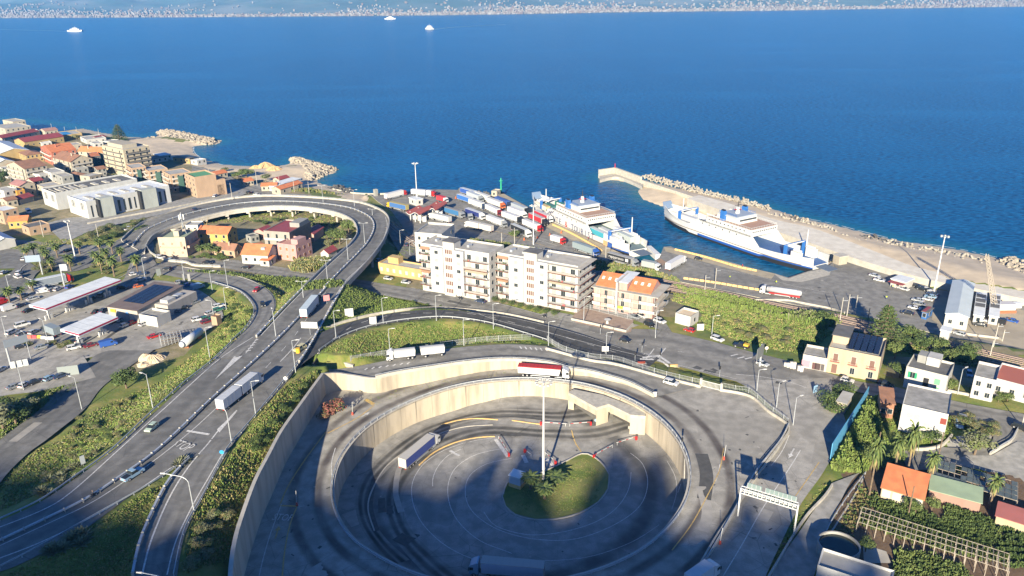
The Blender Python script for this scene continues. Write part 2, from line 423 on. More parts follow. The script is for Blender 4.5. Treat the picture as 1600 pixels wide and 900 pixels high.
RR_=[(1150,596,1300,590,0),(1178,612,1300,612,0),(1209,640,1315,640,0),(1233,662,1322,665,0),(1215,695,1315,690,0),(1200,715,1300,715,0),(1180,745,1282,745,0),(1153,790,1250,790,0),(1120,850,1215,860,0),(1090,905,1195,905,0),(1050,980,1170,980,0)]
struct(strip('southern_road',RR_,AS_YARD,field=ZG,dz=.07,nlat=3))
struct(strip('side_road',[(1500,650,1560,652,0),(1540,668,1582,668,0),(1550,690,1575,695,0),(1500,700,1545,712,0),(1450,697,1510,730,0),(1400,700,1420,735,0)],AS_GREY,field=ZG,dz=.075,nlat=2))
struct(strip('garden_lane',[(1300,755,1345,738,0),(1290,775,1330,752,0),(1270,800,1310,790,0),(1250,830,1290,835,0),(1215,880,1275,890,0),(1190,930,1260,930,0)],CONCG,field=ZG,dz=.08,nlat=2))
struct(strip('roundabout_road',[(-40,375,-40,395,0),(30,375,30,400,0),(80,380,80,398,0),(130,383,130,400,0),(170,381,185,405,0),(205,362,235,395,0),(228,350,240,380,0)],AS_GREY,field=ZG,dz=.05,nlat=2))
struct(strip('roundabout_road',[(0,392,0,420,0),(28,398,60,420,0),(30,410,55,430,0),(10,430,45,450,0),(-40,450,30,470,0)],AS_HWY,field=ZG,dz=.08,nlat=2))
struct(strip('roundabout_road',[(200,370,240,376,0),(206,385,237,395,0),(207,400,240,405,0),(200,420,245,415,0),(190,440,240,430,0),(160,455,225,445,0),(100,470,170,462,0)],AS_GREY,field=ZG,dz=.09,nlat=2))
struct(strip('roundabout_road',[(55,395,60,418,0),(100,400,110,425,0),(150,399,160,412,0),(200,398,205,408,0)],AS_HWY,field=ZG,dz=.10,nlat=2))
struct(strip('forecourt',[(-60,440,-60,600,0),(0,448,0,585,0),(60,440,50,578,0),(120,450,100,568,0),(170,448,150,557,0),(205,440,200,553,0),(235,438,235,548,0),(265,440,262,540,0),(300,448,300,525,0),(325,462,332,512,0),(345,480,350,495,0)],AS_YARD,field=ZG,dz=.045,nlat=8))
struct(strip('parking_area',[(-60,555,-60,640,0),(0,562,0,620,0),(50,565,60,612,0),(90,560,110,600,0),(130,555,150,590,0)],AS_YARD,field=ZG,dz=.12,nlat=4))
struct(strip('lower_road',[(-80,760,-20,800,0),(-40,725,0,755,0),(0,688,40,712,0),(50,650,80,682,0),(100,605,130,642,0),(128,575,160,605,0),(150,555,200,575,0),(170,548,240,548,0)],AS_HWY,field=ZG,dz=.10,nlat=3))
struct(strip('town_street',[(70,350,100,380,0),(110,340,140,362,0),(160,338,180,352,0),(220,328,230,340,0),(280,312,290,325,0),(340,298,350,314,0),(390,285,400,300,0),(440,300,460,308,0)],CONCG,field=ZG,dz=.04,nlat=2))
struct(strip('seafront_road',[(300,258,300,268,0),(340,268,335,280,0),(380,285,370,295,0),(440,300,430,308,0),(480,304,480,312,0)],AS_GREY,field=ZG,dz=.05,nlat=2))
struct(strip('railway_bed',[(640,340,655,336,0),(600,352,625,346,0),(640,392,660,384,0),(720,404,735,394,0),(800,416,820,406,0),(880,430,890,418,0),(960,442,970,428,0),(1050,456,1060,440,0),(1150,478,1160,461,0),(1250,500,1260,481,0),(1350,520,1360,502,0),(1450,545,1460,528,0),(1550,568,1560,551,0),(1700,600,1700,582,0),(2000,664,2000,644,0)][2:],BALL,field=ZG,dz=.12,nlat=2))
struct(strip('railway_bed',[(560,345,575,335,0),(600,362,615,350,0),(625,380,645,366,0),(660,392,690,382,0),(720,404,735,394,0)],BALL,field=ZG,dz=.11,nlat=2))
struct(strip('lower_lane',[(608,368,625,355,0),(618,385,640,375,0),(630,400,655,392,0),(650,408,668,402,0)],AS_HWY,field=ZG,dz=.13,nlat=2))
def ring_sheet():
 mb=MB();n=220;rr=10
 P_=R2;rows=[]
 for i in range(n+1):
  a=2*math.pi*i/n;dx,dy=math.cos(a),math.sin(a);best=200.
  for k in range(len(P_)):
   x1,y1=P_[k][0]-RC.x,P_[k][1]-RC.y;x2,y2=P_[(k+1)%len(P_)][0]-RC.x,P_[(k+1)%len(P_)][1]-RC.y
   ex,ey=x2-x1,y2-y1;den=dx*ey-dy*ex
   if abs(den)<1e-9:continue
   t=(x1*ey-y1*ex)/den;u=(x1*dy-y1*dx)/den
   if t>20 and-1e-6<=u<=1+1e-6:best=min(best,t)
  best=max(best,RR+1.)
  row=[]
  for k in range(rr+1):
   r=RR+(best-RR)*(k/rr)
   x=RC.x+r*dx;y=RC.y+r*dy
   row.append((x,y,float(RINGF(np.array([x]),np.array([y]))[0])+.05,(r-RR)/24.,RR*a))
  rows.append(row)
 for i in range(n):
  for k in range(rr):
   q=[rows[i][k],rows[i+1][k],rows[i+1][k+1],rows[i][k+1]][::-1]
   mb.poly([p[:3]for p in q],AS_RING,[(p[3],p[4])for p in q])
 o=struct(mb.build('ring_road'));GROUND.append(o)
 mb=MB()
 rows=[]
 for i in range(n+1):
  a=2*math.pi*i/n;row=[]
  for k in range(15):
   r=(RR+.05)*k/14;x=RC.x+r*math.cos(a);y=RC.y+r*math.sin(a)
   row.append((x,y,float(FLOORF(np.array([x]),np.array([y]))[0])+.05,r/RR,RR*a))
  rows.append(row)
 for i in range(n):
  for k in range(14):
   q=[rows[i][k],rows[i+1][k],rows[i+1][k+1],rows[i][k+1]][::-1]
   mb.poly([p[:3]for p in q],AS_PIT,[(p[3],p[4])for p in q])
 o=struct(mb.build('sunken_roundabout'));GROUND.append(o)
ring_sheet()
struct(strip('truck_lane',[(975,655,992,672,0),(940,664,950,685,0),(900,668,903,690,0),(850,668,850,688,0),(800,664,800,684,0),(755,664,760,684,0),(705,676,718,697,0),(655,700,675,720,0),(620,728,645,745,0),(600,765,630,775,0),(600,805,632,805,0),(618,845,650,838,0),(655,888,690,875,0),(690,915,730,905,0)],AS_LANE,field=FLOORF,dz=.09,nlat=3))
struct(strip('truck_lane',[(900,636,928,655,0),(870,641,880,659,0),(820,640,825,655,0),(770,640,772,655,0),(715,650,722,662,0),(660,668,672,681,0),(610,700,628,714,0),(572,738,592,750,0),(556,775,580,785,0),(560,815,585,815,0),(580,850,606,845,0),(610,885,640,875,0)],AS_LANE,field=FLOORF,dz=.085,nlat=3))
def sheet(name,pts,z,m,world=False):
 P_=pts if world else pxp(pts,z)
 mb=MB();mb.poly([(x,y,z)for x,y in P_],m)
 me=mb.mesh(name);bm=bmesh.new();bm.from_mesh(me);bmesh.ops.triangulate(bm,faces=bm.faces)
 for f in bm.faces:
  if f.normal.z<0:f.normal_flip()
 bm.to_mesh(me);bm.free()
 o=obj(name,me);GROUND.append(o);return struct(o)
def quay(name,P_,z,zb,m):
 mb=MB()
 for i in range(len(P_)):
  a,b=P_[i],P_[(i+1)%len(P_)]
  mb.poly([(a[0],a[1],z),(b[0],b[1],z),(b[0],b[1],zb),(a[0],a[1],zb)],m)
 return mb
sheet('port_yard',PORT,2.62,AS_PORT,True)
struct(quay('x',PORT,2.62,-2.5,CONC).build('quay_face'))
def drape(name,pts,m,field=None,dz=.05,maxe=5.):
 f=field or ZG;P_=[]
 for(x,y)in pts:
  p=G(x,y,6.)
  for _ in range(3):p=G(x,y,float(f(np.array([p.x]),np.array([p.y]))[0]))
  P_.append((p.x,p.y,0))
 bm=bmesh.new();bm.faces.new([bm.verts.new(p)for p in P_]);bmesh.ops.triangulate(bm,faces=bm.faces)
 for _ in range(6):
  e=[q for q in bm.edges if q.calc_length()>maxe]
  if not e:break
  bmesh.ops.subdivide_edges(bm,edges=e,cuts=1);bmesh.ops.triangulate(bm,faces=bm.faces)
 vs=list(bm.verts);X=np.array([v.co.x for v in vs]);Y=np.array([v.co.y for v in vs]);Z=f(X,Y)
 for v,z in zip(vs,Z):v.co.z=z+dz
 bm.normal_update()
 for q in bm.faces:
  if q.normal.z<0:q.normal_flip()
 me=bpy.data.meshes.new(name);bm.to_mesh(me);bm.free();me.materials.append(m)
 o=obj(name,me);GROUND.append(o);return struct(o)
def terrain():
 xs=np.concatenate([np.arange(-420,-180,4.),np.arange(-180,130,1.25),np.arange(130,421,4.)])
 ys=np.concatenate([np.arange(60,108,3.),np.arange(108,300,1.25),np.arange(300,420,2.),np.arange(420,900,5.)])
 X,Y=np.meshgrid(xs,ys);Z=ZG(X,Y)
 S=np.array(STRIPS)
 for lo in range(0,len(S),1):
  x,y,z,hw,em=S[lo]
  reach=(z+3)/max(em,.1)+hw
  m=(np.abs(X-x)<reach)&(np.abs(Y-y)<reach)
  if not m.any():continue
  d=np.hypot(X[m]-x,Y[m]-y)-hw-.8
  h=z-.12-em*np.maximum(d,0)
  Z[m]=np.maximum(Z[m],h)
 inR=inpoly(R2,X,Y)
 dR=dpoly(R2,X,Y)
 zr=RINGF(X,Y)
 Z=np.where(inR|(dR<1.4),np.minimum(zr,Z+100)-.05,Z)
 d=np.hypot(X-RC.x,Y-RC.y)
 Z=np.where(d<RR+2.3,FLOORF(X,Y)-.6,Z)
 for P_,R,isdeck in CLAMP:
  if isdeck:continue
  b=(X>P_[:,0].min()-2)&(X<P_[:,0].max()+2)&(Y>P_[:,1].min()-2)&(Y<P_[:,1].max()+2)
  idx=np.argwhere(b)
  if not len(idx):continue
  xx,yy=X[b],Y[b]
  ins=inpoly([tuple(p)for p in P_],xx,yy)|(dpoly([tuple(p)for p in P_],xx,yy)<1.3)
  cx=(R[:,0]+R[:,2])/2;cy=(R[:,1]+R[:,3])/2
  zz=np.full(xx.shape,1e9)
  k=np.argmin((xx[:,None]-cx[None])**2+(yy[:,None]-cy[None])**2,axis=1)
  zz=np.minimum(R[k,4],R[k,5])
  for q in(0,2):
   k=np.argmin((xx[:,None]-R[None,:,q])**2+(yy[:,None]-R[None,:,q+1])**2,axis=1);zz=np.minimum(zz,np.minimum(R[k,4],R[k,5]))
  zz=zz-.15
  cur=Z[b];cur=np.where(ins&(cur>zz),zz,cur);Z[b]=cur
 b=Y>240
 ins=inpoly(SHORE,X,Y);ds=dpoly(SHORE,X,Y);sd=np.where(ins,ds,-ds)
 dp=np.where(inpoly(PORT,X,Y),0,dpoly(PORT,X,Y))
 lim=np.where(dp<4.,2.4,np.clip(sd*.13,-3,30)+.02)
 lim=np.where(~ins,np.minimum(-.4,sd*.15-.4),lim)
 Z=np.where(b,np.minimum(Z,lim),Z)
 Z=np.where(inpoly(PORT,X,Y),np.minimum(Z,2.45),Z)
 ny,nx=X.shape
 V=np.stack([X.ravel(),Y.ravel(),Z.ravel()],1)
 i=(np.arange(ny-1)[:,None]*nx+np.arange(nx-1)[None]).ravel()
 F=np.stack([i,i+1,i+nx+1,i+nx],1)
 zc=V[F][:,:,2].max(1);F=F[zc>-2.2]
 me=bpy.data.meshes.new('ground');me.from_pydata(V.tolist(),[],F.tolist())
 c=V[F].mean(1);cx,cy,cz=c.T
 me.materials.append(GRASS);me.materials.append(DRYG);me.materials.append(SAND);me.materials.append(SOIL);me.materials.append(CONCG)
 mi=np.zeros(len(F),int)
 town=inpoly(pxp([(-300,190),(120,200),(280,240),(480,300),(560,318),(520,322),(330,330),(200,350),(110,372),(-300,372)],5),cx,cy)
 mi[town]=1
 for zone in([(240,345),(540,330),(560,400),(440,470),(240,410)],[(560,325),(620,330),(720,372),(1060,440),(1250,480),(1600,550),(1600,575),(1250,510),(1050,465),(860,425),(640,400),(580,360)],
 [(200,540),(330,505),(290,560),(200,590)],[(640,455),(930,500),(1100,500),(1060,440),(900,420),(600,395)],[(1380,600),(1700,640),(1700,560),(1390,560)]):
  mi[inpoly(pxp(zone,5.5),cx,cy)]=1
 mi[inpoly(pxp([(1330,700),(1500,730),(1900,800),(1900,1100),(1250,1000),(1290,850)],7),cx,cy)]=3
 mi[inpoly(pxp([(1480,690),(1600,660),(1700,700),(1700,800),(1590,745),(1500,725)],7.5),cx,cy)]=4
 sdc=np.where(inpoly(SHORE,cx,cy),dpoly(SHORE,cx,cy),-1)
 mi[(cy>300)&(sdc<26)&(cz<2.2)]=2
 mi[(cy>250)&(cx>60)&(cz<2.3)]=2
 mi[inpoly(pxp([(1000,270),(1200,315),(1400,365),(1600,400),(1900,440),(1900,500),(1600,470),(1450,445),(1300,405),(1200,370),(1060,330),(990,300)],1),cx,cy)]=2
 mi[inpoly(pxp([(205,213),(300,225),(330,250),(450,262),(490,255),(500,275),(480,296),(400,285),(310,262),(240,245),(200,225)],2),cx,cy)]=2
 me.polygons.foreach_set('material_index',mi.tolist())
 me.polygons.foreach_set('use_smooth',[True]*len(F))
 me.update()
 o=struct(obj('ground',me));GROUND.append(o)
terrain()
def sea():
 xs=np.concatenate([[-9000,-5000,-2500,-1400,-900,-700],np.arange(-560,561,8.),[700,900,1400,2500,5000,9000]])
 ys=np.concatenate([np.arange(230,900,8.),[960,1100,1400,1900,2600,3500,4600,6000,7000]])
 X,Y=np.meshgrid(xs,ys)
 ds=dpoly(SHORE,X,Y)
 sh=np.exp(-ds/10.)
 ny,nx=X.shape
 V=np.stack([X.ravel(),Y.ravel(),np.zeros(X.size)],1)
 i=(np.arange(ny-1)[:,None]*nx+np.arange(nx-1)[None]).ravel()
 F=np.stack([i,i+1,i+nx+1,i+nx],1)
 me=bpy.data.meshes.new('sea');me.from_pydata(V.tolist(),[],F.tolist())
 at=me.attributes.new('shallow','FLOAT','POINT');at.data.foreach_set('value',sh.ravel().tolist())
 m=bpy.data.materials.new('sea_water');m.use_nodes=True;n=m.node_tree;L=n.links;B=n.nodes['Principled BSDF']
 B.inputs['Roughness'].default_value=.22;B.inputs['IOR'].default_value=1.33
 B.inputs['Specular IOR Level'].default_value=.07
 geo=n.nodes.new('ShaderNodeNewGeometry')
 def noise(scale,detail,st=(1,1,1)):
  mp=n.nodes.new('ShaderNodeMapping');mp.inputs['Scale'].default_value=st;mp.inputs['Rotation'].default_value=(0,0,.35);L.new(geo.outputs['Position'],mp.inputs[0])
  t=n.nodes.new('ShaderNodeTexNoise');t.inputs['Scale'].default_value=scale;t.inputs['Detail'].default_value=detail;L.new(mp.outputs[0],t.inputs['Vector']);return t.outputs[0]
 def rng_(o,a,b,c=0.,d=1.):
  r=n.nodes.new('ShaderNodeMapRange');r.inputs[1].default_value=a;r.inputs[2].default_value=b;r.inputs[3].default_value=c;r.inputs[4].default_value=d;L.new(o,r.inputs[0]);return r.outputs[0]
 def mix(f,a,b):
  x=n.nodes.new('ShaderNodeMix');x.data_type='RGBA';L.new(f,x.inputs[0])
  for k,q in((6,a),(7,b)):
   if isinstance(q,tuple):x.inputs[k].default_value=(*q,1)
   else:L.new(q,x.inputs[k])
  return x.outputs[2]
 col=mix(rng_(noise(.012,3,(1,.35,1)),.35,.65),SEA1,SEA2)
 col=mix(rng_(noise(.03,5,(.25,1.6,1)),.50,.68,0,.55),col,SEA2)
 col=mix(rng_(noise(.006,4,(.3,1.2,1)),.52,.66,0,.45),col,SEA3)
 w=noise(.45,5,(.55,1.3,1))
 col=mix(rng_(w,.40,.62),col,SEA3)
 a=n.nodes.new('ShaderNodeAttribute');a.attribute_name='shallow'
 col=mix(rng_(a.outputs['Fac'],.15,.95),col,SEA4)
 L.new(col,B.inputs['Base Color'])
 bp=n.nodes.new('ShaderNodeBump');bp.inputs['Distance'].default_value=.35;bp.inputs['Strength'].default_value=.8;L.new(w,bp.inputs['Height'])
 bp2=n.nodes.new('ShaderNodeBump');bp2.inputs['Distance'].default_value=.9;bp2.inputs['Strength'].default_value=.5;L.new(noise(.11,3,(.5,1.2,1)),bp2.inputs['Height']);L.new(bp.outputs[0],bp2.inputs['Normal'])
 L.new(bp2.outputs[0],B.inputs['Normal'])
 me.materials.append(m)
 struct(obj('sea',me))
SEA1=(.001,.040,.118);SEA2=(.0005,.020,.070);SEA3=(.008,.105,.25);SEA4=(.010,.11,.16)
sea()
def far_coast():
 pts=[(-500,33),(-200,31),(0,28.6),(300,27),(610,25),(800,22.5),(1000,19),(1200,17),(1400,13.5),(1600,10.5),(1900,6)]
 line=np.array([G(a,b,0)[:2]for a,b in pts])
 line[0]=(-7500,line[0][1]-400)
 xs=np.linspace(-6500,6500,330)
 yl=np.interp(xs,line[:,0],line[:,1])
 ds=np.concatenate([[-60,0,25],np.linspace(60,3600,70)])
 X=np.repeat(xs[None],len(ds),0);D=np.repeat(ds[:,None],len(xs),1);Y=yl[None]+D
 def fn(x,y,s):
  return np.sin(x/s*1.7+1.3*np.sin(y/s))*np.cos(y/s*1.3+1.1*np.sin(x/s*.8))
 hills=18+fn(X,Y,900)*26+fn(X+500,Y,420)*14+fn(X,Y+90,170)*6
 Z=np.where(D<60,D*.08,5+np.clip(D-60,0,1e9)*.075+np.clip((D-250)/1200,0,1)*hills*2.6+np.clip(D-1600,0,1e9)*.16)
 ny,nx=X.shape
 V=np.stack([X.ravel(),Y.ravel(),Z.ravel()],1)
 i=(np.arange(ny-1)[:,None]*nx+np.arange(nx-1)[None]).ravel();F=np.stack([i,i+1,i+nx+1,i+nx],1)
 me=bpy.data.meshes.new('hills');me.from_pydata(V.tolist(),[],F.tolist())
 me.materials.append(mat('far_hillside',(.10,.15,.15),.95,(.18,.20,.19),.004,8,.40,.62,c3=(.08,.12,.11),sc3=.0016))
 me.polygons.foreach_set('use_smooth',[True]*len(F));me.update()
 struct(obj('hills',me))
 mb=MB();ms=[flatm((.21,.19,.165)),flatm((.16,.14,.12)),flatm((.25,.235,.22)),flatm((.15,.11,.09))]
 r=random.Random(3)
 def zat(x,y):
  j=np.searchsorted(xs,x);d=y-np.interp(x,xs,yl);i=min(np.searchsorted(ds,d),len(ds)-1)
  return Z[i,min(j,nx-1)]
 n=0
 while n<9500:
  x=r.uniform(-5200,5200);d=20+abs(r.gauss(0,1))**1.4*230
  dens=.30+.5*math.sin(x/620+1)+.3*math.sin(x/230)
  if x>1500:dens+=.45
  if x<-2500:dens-=.1
  if d>120 and r.random()>max(dens,.03):continue
  if d>2400:continue
  y=np.interp(x,xs,yl)+d;z=zat(x,y);w=r.uniform(6,16);h=r.choice([4,5,6,8,11]);a=r.uniform(-.3,.3)
  M=Matrix.Translation((x,y,z-4))@Matrix.Rotation(a,4,'Z')
  mb.box(-w/2,-4,0,w/2,4,h+4,r.choice(ms),M);n+=1
 o=mb.build('far_town');o['kind']='stuff'
far_coast()
def shadow_ridge():  # unseen ridge behind the camera, crest shaped to cast the foreground shade
 edge=[(-400,775),(-60,770),(40,752),(110,742),(150,752),(210,790),(262,800),(320,800),(380,770),(430,772),(470,762),(520,768),(580,752),(650,752),(700,764),(775,766),(783,700),(800,682),(830,676),(845,712),(860,760),(880,800),(905,790),(925,745),(935,695),(960,690),(985,705),(1000,735),(1016,700),(1040,702),(1055,770),(1090,803),(1125,806),(1150,775),(1165,745),(1180,790),(1198,792),(1222,775),(1240,790),(1262,830),(1285,830),(1300,812),(1330,800),(1345,845),(1400,905),(1460,925),(1560,935),(1900,960)]
 Yr=-300.;prof=[]
 d=LD
 for px,py in edge:
  z=5.
  if 520<px<1062:z=0.
  if px<330:z=15.
  p=G(px,py,z);t=(p.y-Yr)/d.y
  prof.append((p.x-t*d.x,z-t*d.z))
 prof.sort()
 mb=MB();k=mat('shadow_ridge_ground',(.10,.12,.05),.95,(.16,.14,.08),.05,5)
 xs=[p[0]for p in prof]
 rows=[]
 for dy,f in((-260,.0),(-90,.70),(-14,.93),(0,1.),(14,.93),(90,.5),(150,.1),(200,0)):
  row=[]
  for x,z in prof:
   base=138.
   if abs(dy)>8:z=min(z,base)*f if f>.6 else base*f
   row.append((x,Yr+dy,max(z,2)))
  rows.append(row)
 for a,b in zip(rows[:-1],rows[1:]):
  for i in range(len(a)-1):mb.poly([a[i],a[i+1],b[i+1],b[i]],k)
 struct(mb.build('hills'))  # out of view, separate from the far hills, added to block the sun
shadow_ridge()
def haze():
 mb=MB();mb.box(-8000,-600,-6,8000,9800,700,flatm((1,1,1)))
 me=mb.mesh('haze');me.materials.clear()
 m=bpy.data.materials.new('haze');m.use_nodes=True;n=m.node_tree;n.nodes.clear()
 o=n.nodes.new('ShaderNodeOutputMaterial');v=n.nodes.new('ShaderNodeVolumePrincipled')
 v.inputs['Density'].default_value=HAZE_D;v.inputs['Color'].default_value=HAZE_C
 v.inputs['Anisotropy'].default_value=.0
 n.links.new(v.outputs[0],o.inputs['Volume']);me.materials.append(m)
 h=obj('haze',me);h['kind']='stuff'
HAZE_D=.55e-4;HAZE_C=(.09,.46,1.,1)
haze()
def gbvh():
 vs,fs=[],[];b=0
 for o in GROUND+[viaduct_deck]:
  if o is None:continue
  me=o.data;vs+=[v.co.copy()for v in me.vertices];fs+=[tuple(b+i for i in p.vertices)for p in me.polygons];b=len(vs)
 return BVHTree.FromPolygons(vs,fs)
if viaduct_deck in GROUND:GROUND.remove(viaduct_deck)
BV=gbvh()
def P(px,py):
 o,d=ray(px,py);h=BV.ray_cast(o,d)[0]
 if h is None:return G(px,py,0)
 return h
gnd=[o for o in GROUND if o.name=='ground'][0]
BT=BVHTree.FromPolygons([v.co.copy()for v in gnd.data.vertices],[tuple(p.vertices)for p in gnd.data.polygons])
def PT(px,py):
 o,d=ray(px,py);h=BT.ray_cast(o,d)[0]
 return h if h is not None else G(px,py,5)
def downt(x,y):
 h=BT.ray_cast(Vector((x,y,300.)),Vector((0,0,-1)))[0]
 return h.z if h is not None else-9.
def down(x,y,top=300.):
 h=BV.ray_cast(Vector((x,y,top)),Vector((0,0,-1)))[0]
 return h.z if h is not None else 0.
def hdg(a,b):return math.atan2(b[1]-a[1],b[0]-a[0])
def dense(pts,step=2.):
 out=[Vector(pts[0])]
 for a,b in zip(pts[:-1],pts[1:]):
  a,b=Vector(a),Vector(b);n=max(1,int((b-a).length/step))
  for k in range(1,n+1):out.append(a.lerp(b,k/n))
 return out
def smooth(pts,step=2.5):
 return[Vector(r)for r in catmull([tuple(p)for p in pts],step)]
def offs(pts,w):
 """left/right offset of a 3-D polyline in plan"""
 L,R=[],[]
 for i,p in enumerate(pts):
  a=pts[max(i-1,0)];b=pts[min(i+1,len(pts)-1)];d=Vector((b.x-a.x,b.y-a.y,0))
  d=d.normalized()if d.length>1e-6 else Vector((1,0,0));n=Vector((-d.y,d.x,0))
  L.append(p+n*w);R.append(p-n*w)
 return L,R
def line_mb(mb,pts,w,m,dz=.03,sm=True,drop=True):
 pts=[P(*p)if len(p)==2 else G(*p)for p in pts]
 pts=smooth(pts,2.)if sm and len(pts)>2 else dense(pts,2.)
 if drop:
  for p in pts:p.z=down(p.x,p.y,p.z+3)
 L,R=offs(pts,w/2)
 for i in range(len(pts)-1):
  mb.poly([(L[i].x,L[i].y,L[i].z+dz),(R[i].x,R[i].y,R[i].z+dz),(R[i+1].x,R[i+1].y,R[i+1].z+dz),(L[i+1].x,L[i+1].y,L[i+1].z+dz)],m)
def dash_mb(mb,pts,w,m,on=3.,off=4.,dz=.03):
 pts=smooth([P(*p)for p in pts],.5)
 acc=0.;seg=[]
 for i in range(len(pts)-1):
  d=(pts[i+1]-pts[i]).length
  if acc%(on+off)<on:seg.append(i)
  acc+=d
 L,R=offs(pts,w/2)
 for i in seg:mb.poly([(q.x,q.y,down(q.x,q.y,q.z+3)+dz)for q in(L[i],R[i],R[i+1],L[i+1])],m)
def text_mesh(txt,size,m,ext=0.):
 c=bpy.data.curves.new('t','FONT');c.body=txt;c.size=size;c.extrude=ext;c.align_x='CENTER';c.align_y='CENTER';c.resolution_u=2
 o=bpy.data.objects.new('t',c);COL.objects.link(o)
 bpy.context.view_layer.update()
 me=bpy.data.meshes.new_from_object(o.evaluated_get(bpy.context.evaluated_depsgraph_get()))
 bpy.data.objects.remove(o);bpy.data.curves.remove(c)
 me.materials.clear();me.materials.append(m);return me
def text_to(mb,txt,size,m,M,sx=1.,sy=1.):
 me=text_mesh(txt,size,m);k=mb.mi(m);b=len(mb.v)
 for v in me.vertices:mb.v.append(tuple(M@Vector((v.co.x*sx,v.co.y*sy,0))))
 for p in me.polygons:mb.f.append(tuple(b+i for i in p.vertices));mb.m.append(k)
 bpy.data.meshes.remove(me)
mk=MB()
line_mb(mk,[(-20,831),(62,799),(110,770),(182,706),(238,655),(292,606),(343,561),(395,527)],.3,WHITE)
line_mb(mk,[(0,872),(62,848),(140,810),(212,768),(265,735),(292,716)],.3,WHITE)
line_mb(mk,[(-20,862),(75,818),(140,787),(195,752),(255,709),(305,668),(342,634)],.25,WHITE)
line_mb(mk,[(222,898),(237,842),(265,777),(295,729),(322,697),(345,668),(370,641)],.35,WHITE)
line_mb(mk,[(261,898),(275,845),(300,792),(325,748),(350,706),(372,678)],.25,WHITE)
line_mb(mk,[(408,524),(445,484),(478,450),(508,420),(533,397),(551,381),(560,366),(558,353)],.25,WHITE)
line_mb(mk,[(462,566),(485,537),(532,450),(560,420),(583,397),(598,375),(605,353),(602,339)],.25,WHITE)
line_mb(mk,[(560,352),(548,343),(525,334),(480,327),(440,325),(400,327),(360,332),(320,341),(285,351),(258,361)],.25,YELL)
for(a,b,c)in[((336,593),(377,556),(346,590)),]:
 p=[P(336,593),P(366,557),P(379,556)];mk.poly([(q.x,q.y,q.z+.035)for q in p][::-1],WHITE)
for i in range(5):
 x=384+i*3.6;y=549-i*4.2;line_mb(mk,[(x,y),(x+8-i*.8,y-2)],.55,WHITE,sm=False)
line_mb(mk,[(384,552),(402,528)],.25,WHITE,sm=False)
p=[P(339,671),P(343,676),P(372,641)];mk.poly([(q.x,q.y,q.z+.045)for q in p],WHITE)
line_mb(mk,[(292,673),(327,679)],.8,WHITE,dz=.045,sm=False)
line_mb(mk,[(438,565),(457,545),(470,528)],.3,WHITE)
dash_mb(mk,[(415,575),(460,525),(500,468),(530,432)],.15,WHITE,4,8)
dash_mb(mk,[(520,530),(560,506),(620,491),(700,489),(760,494),(830,512),(900,532),(970,553)],.18,WHITE,3,5)
line_mb(mk,[(497,521),(540,501),(600,488),(660,482),(730,487),(790,495),(850,508),(910,524),(970,544)],.15,WHITE)
dash_mb(mk,[(640,462),(720,476),(800,492),(900,513),(1000,538),(1080,552)],.18,WHITE,2.5,4)
line_mb(mk,[(600,460),(700,482),(760,495),(850,518),(950,544),(1030,564),(1100,580),(1150,592)],.18,WHITE)
line_mb(mk,[(640,449),(700,459),(770,472),(850,493),(900,504)],.18,WHITE)
line_mb(mk,[(262,404),(320,404),(400,414),(460,421)],.15,WHITE)
for i in range(5):line_mb(mk,[(1010+i*6,560-i*.4),(1022+i*6,545-i*.4)],.35,WHITE,sm=False)if i in(0,3)else None
for x in(1160,1180,1200):pass
for(x,y)in((1148,555),(1158,559),(1170,560)):line_mb(mk,[(x-6,y+1),(x+5,y-1.5)],.6,WHITE,sm=False)
line_mb(mk,[(1000,561),(1030,563),(1045,573)],.9,WHITE,sm=False);line_mb(mk,[(1004,559),(1030,556),(1046,570)],.9,WHITE,sm=False)
line_mb(mk,[(1150,585),(1185,588),(1230,596),(1260,606)],.2,WHITE)
for i in range(7):line_mb(mk,[(640-i*11,566+i*1.5),(636-i*11,569+i*1.5)],.5,WHITE,sm=False)
for i in range(7):line_mb(mk,[(812+i*8,541+i*.7),(815+i*8,545+i*.7)],.45,WHITE,sm=False)
line_mb(mk,[(1251,703),(1235,729),(1213,762),(1190,797),(1160,850),(1130,900)],.2,WHITE)
line_mb(mk,[(1233,680),(1222,705),(1205,728)],.2,WHITE)
line_mb(mk,[(1280,722),(1262,748),(1243,775)],.2,YELL)
line_mb(mk,[(1241,701),(1234,712)],.35,WHITE,sm=False)
a=[P(1236,708),P(1239,712),P(1232,716)];mk.poly([(q.x,q.y,q.z+.04)for q in a],WHITE)
line_mb(mk,[(1059,770),(1068,750),(1074,735),(1066,703),(1052,680)],.15,WHITE)
line_mb(mk,[(520,760),(518,725),(524,700)],.2,WHITE)
line_mb(mk,[(440,788),(424,830),(412,870),(405,900)],.2,WHITE)
line_mb(mk,[(464,792),(453,820),(445,860),(441,900)],.3,YELL)
line_mb(mk,[(437,790),(464,791)],.5,YELL,sm=False)
line_mb(mk,[(509,675),(490,700),(470,728),(450,760),(438,787)],.35,YELL)
line_mb(mk,[(585,633),(560,652),(530,668),(512,677)],.35,YELL)
line_mb(mk,[(571,624),(584,632)],1.2,YELL,sm=False)
line_mb(mk,[(1131,700),(1124,735),(1105,775),(1080,820),(1050,860)],.25,YELL)
line_mb(mk,[(1125,725),(1122,740),(1118,752)],.2,WHITE)
def circ_line(pts,w=.16,m=WHITE):line_mb(mk,pts,w,m)
circ_line([(772,684),(735,690),(695,703),(665,722),(648,745),(643,768),(648,795),(663,822),(690,848),(725,868),(770,882)])
circ_line([(720,702),(700,712),(685,728),(677,745),(676,760)])
circ_line([(790,700),(745,710),(715,728),(702,750),(700,775),(708,802),(728,828),(760,850),(800,865)])
